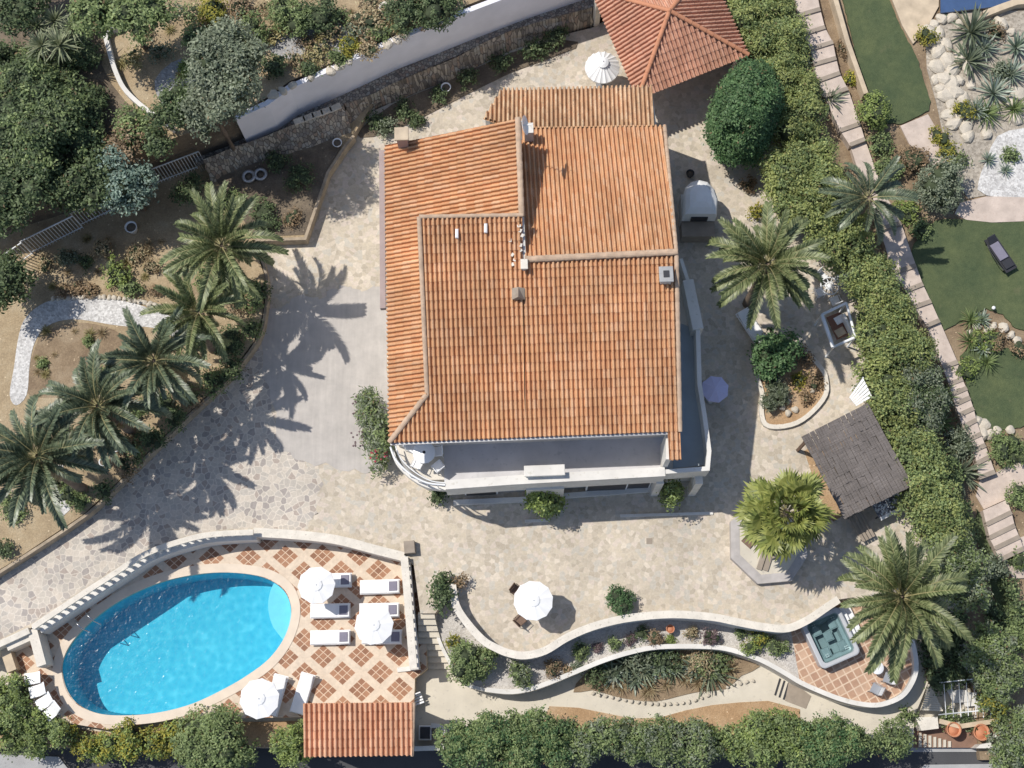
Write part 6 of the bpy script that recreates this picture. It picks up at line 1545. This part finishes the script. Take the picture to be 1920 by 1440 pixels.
# shrubs of the palm bed
for (x, y, r, h, m, l, s) in [(215, 512, .75, 1.1, 'leaf_bright', 'bright green round bush in the dry bed below the fence', 1), (245, 545, .55, .7, 'leaf_mid', 'dark green shrub touching the white gravel path', 2), (85, 495, .45, .5, 'leaf_dry', 'dry straw shrub at the lower fence end', 3), (128, 482, .5, .55, 'leaf_grey', 'grey shrub below the fence', 4), (160, 492, .35, .5, 'leaf_dark', 'small dark shrub below the fence', 5), (195, 462, .55, .5, 'leaf_dry', 'straw-coloured clump under the fence', 6), (255, 475, .5, .45, 'leaf_dry', 'pale dry clump near the top palm', 7), (280, 500, .4, .4, 'leaf_dry', 'pale dry clump between bright bush and top palm', 8), (115, 545, .3, .35, 'leaf_brown', 'small brown shrub at the path edge, first of three', 9), (140, 542, .3, .35, 'leaf_brown', 'small brown shrub at the path edge, middle of three', 10), (168, 544, .3, .35, 'leaf_brown', 'small brown shrub at the path edge, last of three', 11), (295, 545, .3, .35, 'leaf_brown', 'small brown shrub beside the palm crowns', 12), (168, 642, .18, .25, 'leaf_mid', 'tiny green plant in the bare earth bed', 13), (80, 682, .16, .2, 'leaf_mid', 'tiny plant at the lower side of the bare earth bed', 14), (130, 930, .6, .7, 'leaf_mid', 'low green shrub by the driveway kerb near the lowest palm', 15), (150, 940, .4, .5, 'leaf_mid', 'low shrub between gravel strip and driveway', 16), (20, 950, .7, .6, 'leaf_mid', 'green ground shrub at the photo edge under the lowest palm', 17), (8, 1030, .45, .7, 'leaf_dark', 'dark shrub at the photo edge by the driveway', 18), (350, 740, .6, .6, 'leaf_mid', 'green shrub under the palms at the driveway', 19), (250, 850, .6, .6, 'leaf_mid', 'green shrub under the second lowest palm', 20), (300, 760, .7, .6, 'leaf_dark', 'dark shrub in the palm shade', 21), (440, 640, .8, .7, 'leaf_dark', 'dark shrub below the thin palm at the driveway', 22), (470, 560, .7, .9, 'leaf_mid', 'green shrub below the topmost palm at the driveway', 23), (500, 400, .9, .8, 'leaf_dark', 'dark shrub in the shaded bed', 24), (560, 330, .8, .7, 'leaf_dark', 'dark shrub in the shaded bed by its edging', 25), (430, 375, .7, .8, 'leaf_mid', 'green shrub behind the topmost palm', 26), (520, 300, .6, .6, 'leaf_dark', 'dark shrub under the rubble wall', 27), (545, 405, .5, .5, 'leaf_brown', 'brown dry shrub in the shaded bed corner', 28), (395, 520, .9, .9, 'leaf_mid', 'green shrub hidden under the topmost palm', 29)]:
    shrub('bed_shrub', l, x, y, ZG, r, h, m, 200 + s, 8, 12, 13, .12, .1, core=.72)
for (x, y, r, l, s) in [(705, 225, .55, 'dark plant in the narrow bed under the rubble bank', 1), (760, 205, .5, 'dark plant in the middle of the narrow bed', 2), (820, 178, .5, 'dark plant by the white ring planter', 3), (880, 150, .6, 'dark plant on the upper narrow bed', 4), (940, 118, .6, 'dark plant in the narrow bed opposite the parasol', 5), (1000, 95, .7, 'dark plant at the gazebo end of the narrow bed', 6), (1045, 70, .7, 'dark plant beside the gazebo eaves', 7), (725, 240, .5, 'grey plant at the lower end of the narrow bed', 8), (780, 225, .4, 'small dark plant at the paving edge of the narrow bed', 9)]:
    shrub('bed_plant', l, x, y, 0.05, r, r * 1.2, 'leaf_dark' if s != 8 else 'leaf_grey', 300 + s, 8, 12, 12, .13, .1, core=.6)
ru = random.Random(12)
for i, (x, y) in enumerate([(436, 690), (402, 715), (365, 752), (325, 785), (285, 825), (240, 872), (200, 915), (468, 615), (486, 545), (335, 715), (255, 770), (150, 828), (118, 812), (205, 705), (445, 560), (410, 640), (360, 660), (230, 820), (70, 920), (100, 905)]):
    shrub('low_shrub', 'low dark shrub filling the shade between the palms and the driveway kerb', x, y, ZG, ru.uniform(.5, .85), ru.uniform(.4, .8), ('leaf_dark', 'leaf_mid', 'leaf_brown')[i % 3 if i % 4 else 0], 640 + i, 8, 11, 12, .13, .12, core=.6, cat='shrub', group='low shrubs below the palm row')
# oleander by the house
ol = shrub('oleander', 'oleander with spiky green shoots and red blooms against the house', 702, 800, 0, 1.0, 2.4, 'leaf_grey', 41, 14, 12, 14, .20, .14, ratio=1.9, small=.42, width=.28, core=.65, mat2='leaf_mid', frac2=.5)
fb = MB(); rg = random.Random(2)
for k in range(46):
    a = rg.uniform(-1, 1); b_ = rg.uniform(-1, 1)
    if k < 20: q = Vector((.25 + a * .4, -1.55 + b_ * .3, 1.3 + rg.uniform(0, .5)))
    else: q = Vector((-.75 + a * .3, .2 + b_ * 1.3, 1.4 + rg.uniform(0, .6)))
    fb.box(q, (.09, .09, .05), a * 3, bev=.02, mi=0 if k < 20 else 1)
fb.build('blossom', ['flower_red', 'leaf_purple'], ol)
shrub('shadow_bush', 'dark bush added in place of shadow under the curved balcony railing', 822, 928, 0, .5, .9, 'leaf_dark', 42, 8)  # added bush standing for the shadow at the balcony foot
shrub('small_tree', 'bright green small tree in front of the white balcony bay', 1027, 940, 0, .78, 3.2, 'leaf_bright', 43, 10, 13, 14, .16, .12, cat='small tree', mat2='leaf_mid', frac2=.4)
shrub('small_tree', 'dark olive small tree in front of the balcony corner', 1256, 926, 0, .55, 2.8, 'leaf_mid', 44, 9, 13, 14, .14, .12, cat='small tree', mat2='leaf_bright', frac2=.35)
# big clipped evergreen
c = P(1394, 214, 2.6); t = thing('clipped_evergreen', 'big egg-shaped clipped evergreen between house and hedge', 'tree', (c.x, c.y, 0), -0.30)
link('crown', leaf_mesh('evergreen_crown', [(0, 0, 2.5, 1.42, 2.5, 2.6), (.05, .3, 2.6, 1.46, 1.9, 2.4), (-.05, -.5, 2.3, 1.38, 1.8, 2.2)], 24, 20, .15, .13, 'leaf_forest', 45, core=.9), t)
trunk_mesh(1.5, .16, 45, 1.0).build('trunk', 'trunk_brown', t)
shrub('round_bush', 'dark green leafy bush inside the orange flower bed', 1456, 664, 0, .98, 2.2, 'leaf_forest', 46, 12, 12, 15, .17, .12, ratio=1.2)
for (x, y, r, l, s) in [(1454, 722, .46, 'grey round shrub nearest the dark bush in the flower bed', 1), (1468, 744, .42, 'grey-green ball shrub in the middle of the flower bed', 2), (1445, 756, .46, 'grey-green ball shrub at the kerb of the flower bed', 3)]:
    shrub('ball_shrub', l, x, y, .1, r, .85, 'leaf_grey', 400 + s, 7, 26, 16, .07, .05, core=.9, small=.6)
for (x, y, r, m, l, s) in [(1498, 715, .4, 'leaf_yellow', 'yellowish low plant in the flower bed', 1), (1525, 715, .45, 'leaf_brown', 'brown spiky plant near the kerb of the flower bed', 2), (1515, 748, .3, 'leaf_brown', 'small brown plant low in the flower bed', 3), (1510, 668, .5, 'leaf_brown', 'dry plant at the upper kerb of the flower bed', 4), (1420, 395, .5, 'leaf_yellow', 'yellow-green low shrub near the oven path', 5), (1405, 345, .4, 'leaf_brown', 'brown dry shrub at the foot of the clipped evergreen', 6)]:
    shrub('low_plant', l, x, y, .1, r, r * 1.1, m, 420 + s, 7, 12, 12, .12, .09, core=.5)
# terrace topiary and bed plants
shrub('topiary_ball', 'dark green topiary ball alone on the paved terrace', 1166, 1124, 0, .62, 1.25, 'leaf_forest', 47, 9, 22, 16, .09, .06, core=.9, small=.6)
shrub('round_bush', 'large round clipped bush at the end of the gravel bed by the pool steps', 885, 1240, ZB, 1.0, 1.9, 'leaf_mid', 48, 14, 16, 16, .12, .09, core=.88, small=.5)
shrub('round_bush', 'medium round bush in the gravel bed beside the large one', 976, 1263, ZB, .62, 1.0, 'leaf_mid', 49, 9, 16, 15, .11, .08, core=.85, mat2='leaf_grey', frac2=.3)
shrub('climbing_shrub', 'airy green shrub at the tip of the curved balustrade', 832, 1106, 0, .55, 1.5, 'leaf_dark', 50, 9, 12, 13, .16, .14, ratio=1.5, core=.5)
shrub('climbing_shrub', 'small reddish shrub on the tip of the curved balustrade', 862, 1090, 0, .3, .9, 'leaf_brown', 51, 6, 14, 12, .12, .1, core=.4)
shrub('low_plant', 'small yellow-green shrub above the large round bush', 852, 1205, ZB, .35, .7, 'leaf_yellow', 52, 7, 14, 12, .1, .08)
for (x, y, r, m, l, s) in [(1088, 1222, .40, 'leaf_mid', 'dark round shrub in the gravel bed by the balustrade bend', 1), (1037, 1252, .42, 'leaf_brown', 'brown dry shrub in the gravel bed near the medium bush', 2), (1064, 1258, .22, 'leaf_brown', 'tiny brown shrub low in the gravel bed', 3), (1082, 1250, .25, 'leaf_grey', 'small grey shrub low in the gravel bed', 4), (1120, 1216, .2, 'leaf_purple', 'small purplish shrub in the gravel bed', 5), (1152, 1207, .34, 'leaf_mid', 'olive shrub halfway along the gravel bed', 6), (1183, 1200, .24, 'leaf_purple', 'purplish shrub halfway along the gravel bed', 7), (1205, 1187, .34, 'leaf_dark', 'dark shrub touching the balustrade shade', 8), (1230, 1194, .42, 'leaf_brown', 'rusty brown round shrub beside the terracotta jar', 9), (1258, 1200, .18, 'leaf_bright', 'tiny lime plant below the terracotta jar', 10), (1333, 1193, .48, 'leaf_purple', 'pale purple-brown round shrub in the gravel bed', 11), (1295, 1187, .3, 'leaf_dry', 'low dry plant right of the terracotta jar', 12), (1385, 1187, .32, 'leaf_mid', 'green shrub under the balustrade beside the lime bush', 13), (1418, 1203, .62, 'leaf_yellow', 'bright lime-yellow bush in the gravel bed', 14), (1458, 1210, .5, 'leaf_mid', 'green-gold bush at the tub end of the gravel bed', 15)]:
    shrub('bed_bush', l.replace(' right of', ' beyond'), x, y, ZB, r, r * 1.6, m, 440 + s, 8, 20, 14, .085, .07, core=.8, mat2='leaf_bright' if s == 14 else None, frac2=.5 if s == 14 else 0)
for i, (x, y) in enumerate([(1200, 1235), (1250, 1232), (1340, 1240), (1120, 1262), (1320, 1235)]):
    shrub('cactus_shrub', ['grey-green branching shrub below the curved wall, by its bend', 'dark branching shrub below the crest of the curved wall', 'green branching shrub toward the tub end of the cactus bed', 'dark shrub at the shaded tip of the cactus bed', 'yellowish branching shrub below the crest of the curved wall'][i], x, y, ZD, .75, 1.2, ['leaf_grey', 'leaf_dark', 'leaf_mid', 'leaf_dark', 'leaf_dry'][i], 470 + i, 10, 9, 10, .16, .14, core=.35, width=.3)
# hedges at the road
HB = [('light green hedge behind the reclining chairs', [(-20, 1290), (25, 1262), (45, 1330), (90, 1352), (115, 1362), (120, 1400), (-20, 1395)], 2.2, 'leaf_mid', 'leaf_bright', 61, .5),
      ('yellow-green hedge along the south side of the pool', [(120, 1372), (210, 1377), (335, 1365), (335, 1412), (200, 1416), (115, 1405)], 1.6, 'leaf_yellow', 'leaf_bright', 62, .5),
      ('light green hedge piece between big bush and pool house', [(492, 1372), (530, 1360), (566, 1350), (566, 1420), (500, 1422)], 2.0, 'leaf_bright', 'leaf_mid', 63, .4)]
for (l, p, h, m, m2, s, r) in HB: hedge('hedge', l, p, ZD - .3, h, m, s, r, .6, 13, 14, .13, .11, mat2=m2, frac2=.4, group='hedges along the road')
tree('big_bush', 'big rounded dark green bush between the pool and the road', 412, 1396, ZD - .3, 2.0, 1.95, 1.5, 'leaf_mid', 64, 18, 13, 16, .14, .11, small=.42, cat='bush', core=.84, ratio=.85)
HC = [('dense green hedge next to the white enclosure', [(840, 1352), (900, 1345), (960, 1338), (1030, 1340), (1060, 1352), (1062, 1425), (960, 1440), (850, 1428)], 3.0, 'leaf_mid', 'leaf_forest', 65),
      ('green hedge in front of the dry orange soil', [(1055, 1350), (1130, 1352), (1190, 1350), (1260, 1352), (1320, 1358), (1325, 1420), (1200, 1415), (1055, 1420)], 2.6, 'leaf_mid', 'leaf_grey', 66),
      ('low green hedge stretch beyond the orange soil patch', [(1318, 1364), (1380, 1360), (1425, 1358), (1425, 1412), (1318, 1412)], 2.2, 'leaf_mid', 'leaf_bright', 67),
      ('rounded green shrub mass under the brown ground hatch', [(1420, 1345), (1450, 1332), (1490, 1338), (1508, 1370), (1508, 1425), (1420, 1425)], 2.6, 'leaf_mid', 'leaf_bright', 68),
      ('green shrub mass below the tub terrace path', [(1500, 1362), (1545, 1342), (1590, 1350), (1618, 1368), (1615, 1425), (1500, 1425)], 2.6, 'leaf_mid', 'leaf_forest', 69),
      ('green shrub mass ending at the entrance steps', [(1612, 1370), (1660, 1358), (1695, 1352), (1700, 1385), (1680, 1400), (1640, 1412), (1615, 1412)], 2.2, 'leaf_mid', 'leaf_dark', 70)]
HC = [(l, [(x, y + (13 if y < 1390 else -4)) for x, y in p], h, m, m2, s) for (l, p, h, m, m2, s) in HC]
for (l, p, h, m, m2, s) in HC: hedge('hedge', l, p, ZD - .2, h, m, s, .62, .5, 11, 15, .13, .11, mat2=m2, frac2=.35, hvar=.14, group='hedges along the road')
hedge('hedge', 'green hedge at the photo corner beyond the entrance', [(1870, 1360), (1930, 1340), (1940, 1440), (1880, 1440)], -2.4, 2.4, 'leaf_mid', 71, .55, .6, 12, 14, .14, .11, mat2='leaf_grey', frac2=.3)
# the long east hedge
E1 = [('bright feathery hedge behind the clipped evergreen', [(1368, -20), (1470, -30), (1500, 80), (1525, 170), (1535, 260), (1470, 250), (1455, 150), (1420, 90), (1385, 40)], 2.6, 'leaf_lime', 'leaf_mid', 81),
      ('yellow-green feathery hedge beside the full green palm', [(1445, 270), (1545, 265), (1600, 350), (1620, 430), (1660, 500), (1675, 560), (1640, 560), (1600, 500), (1545, 440), (1500, 410), (1455, 345)], 2.8, 'leaf_lime', 'leaf_mid', 82),
      ('bright hedge beside the lattice table and swing', [(1612, 525), (1680, 560), (1722, 620), (1740, 660), (1680, 680), (1632, 655), (1628, 600)], 2.6, 'leaf_lime', 'leaf_mid', 83),
      ('dense mid-green hedge above the reed roof', [(1622, 660), (1680, 675), (1705, 760), (1725, 840), (1690, 850), (1655, 775), (1630, 710)], 2.4, 'leaf_lime', 'leaf_mid', 84),
      ('shaded grey-green hedge part beside the stairs', [(1680, 672), (1745, 660), (1768, 720), (1775, 800), (1735, 830), (1705, 760)], 2.2, 'leaf_grey', 'leaf_dark', 85),
      ('dense green hedge behind the pergola', [(1690, 845), (1755, 820), (1775, 900), (1800, 1000), (1780, 1030), (1735, 990), (1715, 900)], 2.6, 'leaf_mid', 'leaf_lime', 86),
      ('green hedge beside the big palm and the small lawn', [(1745, 1000), (1800, 1000), (1832, 1060), (1862, 1110), (1840, 1135), (1785, 1120)], 2.4, 'leaf_mid', 'leaf_grey', 87)]
for (l, p, h, m, m2, s) in E1: hedge('hedge', l, p, 0, h, m, s, .62, .55, 11, 14, .14, .14, mat2=m2, frac2=.4, group='tall hedge along the east boundary', hvar=.28)
hedge('hedge', 'tall flat-topped hedge block above the white railing', [(1832, 1170), (1868, 1165), (1895, 1230), (1905, 1300), (1880, 1310), (1840, 1262)], -2.2, 3.2, 'leaf_mid', 88, .6, .6, 12, 14, .14, .11, mat2='leaf_grey', frac2=.3)
hedge('hedge', 'yellow-green bush over the white railing', [(1842, 1290), (1872, 1315), (1882, 1340), (1852, 1342), (1836, 1315)], -2.4, 2.2, 'leaf_yellow', 89, .45, .5, 13, 14, .13, .11, mat2='leaf_mid', frac2=.5)
hedge('hedge', 'dark shaded shrubs between tub terrace and hedge block', [(1735, 1180), (1810, 1150), (1812, 1270), (1760, 1275), (1730, 1240)], ZD, 1.0, 'leaf_dark', 90, .5, .6, 9, 13, .16, .13)
hedge('hedge', 'loose green growth between the tall hedge and the stair landing', [(1758, 815), (1795, 860), (1815, 960), (1838, 1012), (1800, 1005), (1772, 900)], 0, 1.6, 'leaf_mid', 91, .5, .55, 11, 13, .15, .13, slope=True, mat2='leaf_dark', frac2=.4)
hedge('hedge', 'low dark growth at the photo edge below the lower steps', [(1890, 1090), (1935, 1085), (1935, 1200), (1890, 1190)], 0, 1.0, 'leaf_dark', 92, .5, .6, 10, 13, .15, .13, slope=True, mat2='leaf_mid', frac2=.5)
for i, (x, y, r, h, m, l) in enumerate([(1742, 1262, .35, .6, 'leaf_brown', 'brown shrub at the top of the slatted ramp'), (1778, 1350, .35, .6, 'leaf_mid', 'green plant between the cream pier and the terracotta pots'), (1815, 1352, .4, .7, 'leaf_dark', 'dark plant between the two terracotta pots'), (1862, 1356, .4, .8, 'leaf_mid', 'green plant beyond the second terracotta pot'), (1700, 1345, .5, .9, 'leaf_mid', 'green shrub at the hedge end beside the cream pier'), (1770, 1275, .4, .6, 'leaf_dark', 'dark shrub under the white railing')]):
    shrub('entrance_plant', l, x, y, -2.4, r, h, m, 760 + i, 8, 13, 13, .12, .1, core=.5)
# neighbour's bushes
for (x, y, r, h, m, l, s) in [(1635, 205, .85, 1.7, 'leaf_bright', 'round light green bush at the corner of the upper lawn', 1), (1762, 350, 1.25, 2.2, 'leaf_grey', 'large grey-green round bush above the big lawn', 2), (1740, 70, .5, .8, 'leaf_yellow', 'yellowish shrub at the edge of the boulders', 3), (1805, 205, .45, .6, 'leaf_yellow', 'olive mound among the pale boulders', 4), (1765, 255, .5, .5, 'leaf_yellow', 'golden ground shrub along the pink path', 5), (1778, 285, .5, .5, 'leaf_yellow', 'golden ground shrub farther down the pink path', 6), (1705, 300, .8, .7, 'leaf_brown', 'brown dry shrub under the thin palm', 7), (1665, 320, .7, .8, 'leaf_mid', 'green shrub under the thin palm', 8), (1650, 270, .6, .8, 'leaf_mid', 'green shrub below the round light bush', 9), (1700, 395, .6, .9, 'leaf_bright', 'light green shrub between thin palm and grey-green bush', 10), (1725, 430, .5, .7, 'leaf_mid', 'green shrub at the corner of the big lawn', 11), (1850, 640, .6, .6, 'leaf_bright', 'light shrub between the two lawns', 12), (1875, 640, .5, .6, 'leaf_brown', 'brown shrub between the two lawns', 13), (1812, 690, .6, .7, 'leaf_bright', 'yellow-green shrub on the stair side of the small lawn', 14), (1880, 835, .8, .9, 'leaf_mid', 'dark green shrub below the small lawn', 15), (1905, 850, .6, .7, 'leaf_mid', 'green shrub at the photo edge below the small lawn', 16), (1915, 930, .7, .8, 'leaf_mid', 'green shrub at the photo edge beside the landing', 17), (1800, 830, .7, 1.1, 'leaf_grey', 'grey feathery shrub beside the steep steps', 18), (1870, 1065, .7, .9, 'leaf_grey', 'pale grey shrub beside the lower steps', 19), (1910, 1050, .5, .7, 'leaf_mid', 'green shrub at the photo edge by the lower steps', 20), (1512, 110, .4, .6, 'leaf_grey', 'small grey shrub at the upper steps', 21), (1580, 90, .35, .5, 'leaf_brown', 'dry shrub between steps and beige wall', 22), (1596, 145, .4, .5, 'leaf_yellow', 'yellowish shrub between steps and beige wall', 23), (1800, 300, .4, .5, 'leaf_mid', 'green shrub at the edge of the white gravel', 24), (1895, 290, .4, .5, 'leaf_mid', 'green shrub on the white gravel patch', 25), (1870, 1150, .6, .8, 'leaf_mid', 'green shrub above the flat-topped hedge block', 26), (1912, 1200, .7, 1.2, 'leaf_mid', 'green shrub at the photo edge beside the hedge block', 27), (1905, 655, .5, .6, 'leaf_brown', 'brown shrub at the photo edge between the lawns', 28), (1500, 60, .4, .6, 'leaf_purple', 'grey-brown shrub hanging over the top steps', 29), (1870, 60, .45, .6, 'leaf_brown', 'brown shrub among the agaves near the blue water', 30), (1880, 130, .5, .7, 'leaf_grey', 'grey shrub among the yuccas', 31)]:
    p = PS(x, y, 0.5)
    shrub('neighbour_bush', l, x, y, p.z - .5, r, h, m, 500 + s, 9, 13, 13, .13, .1, core=.8)
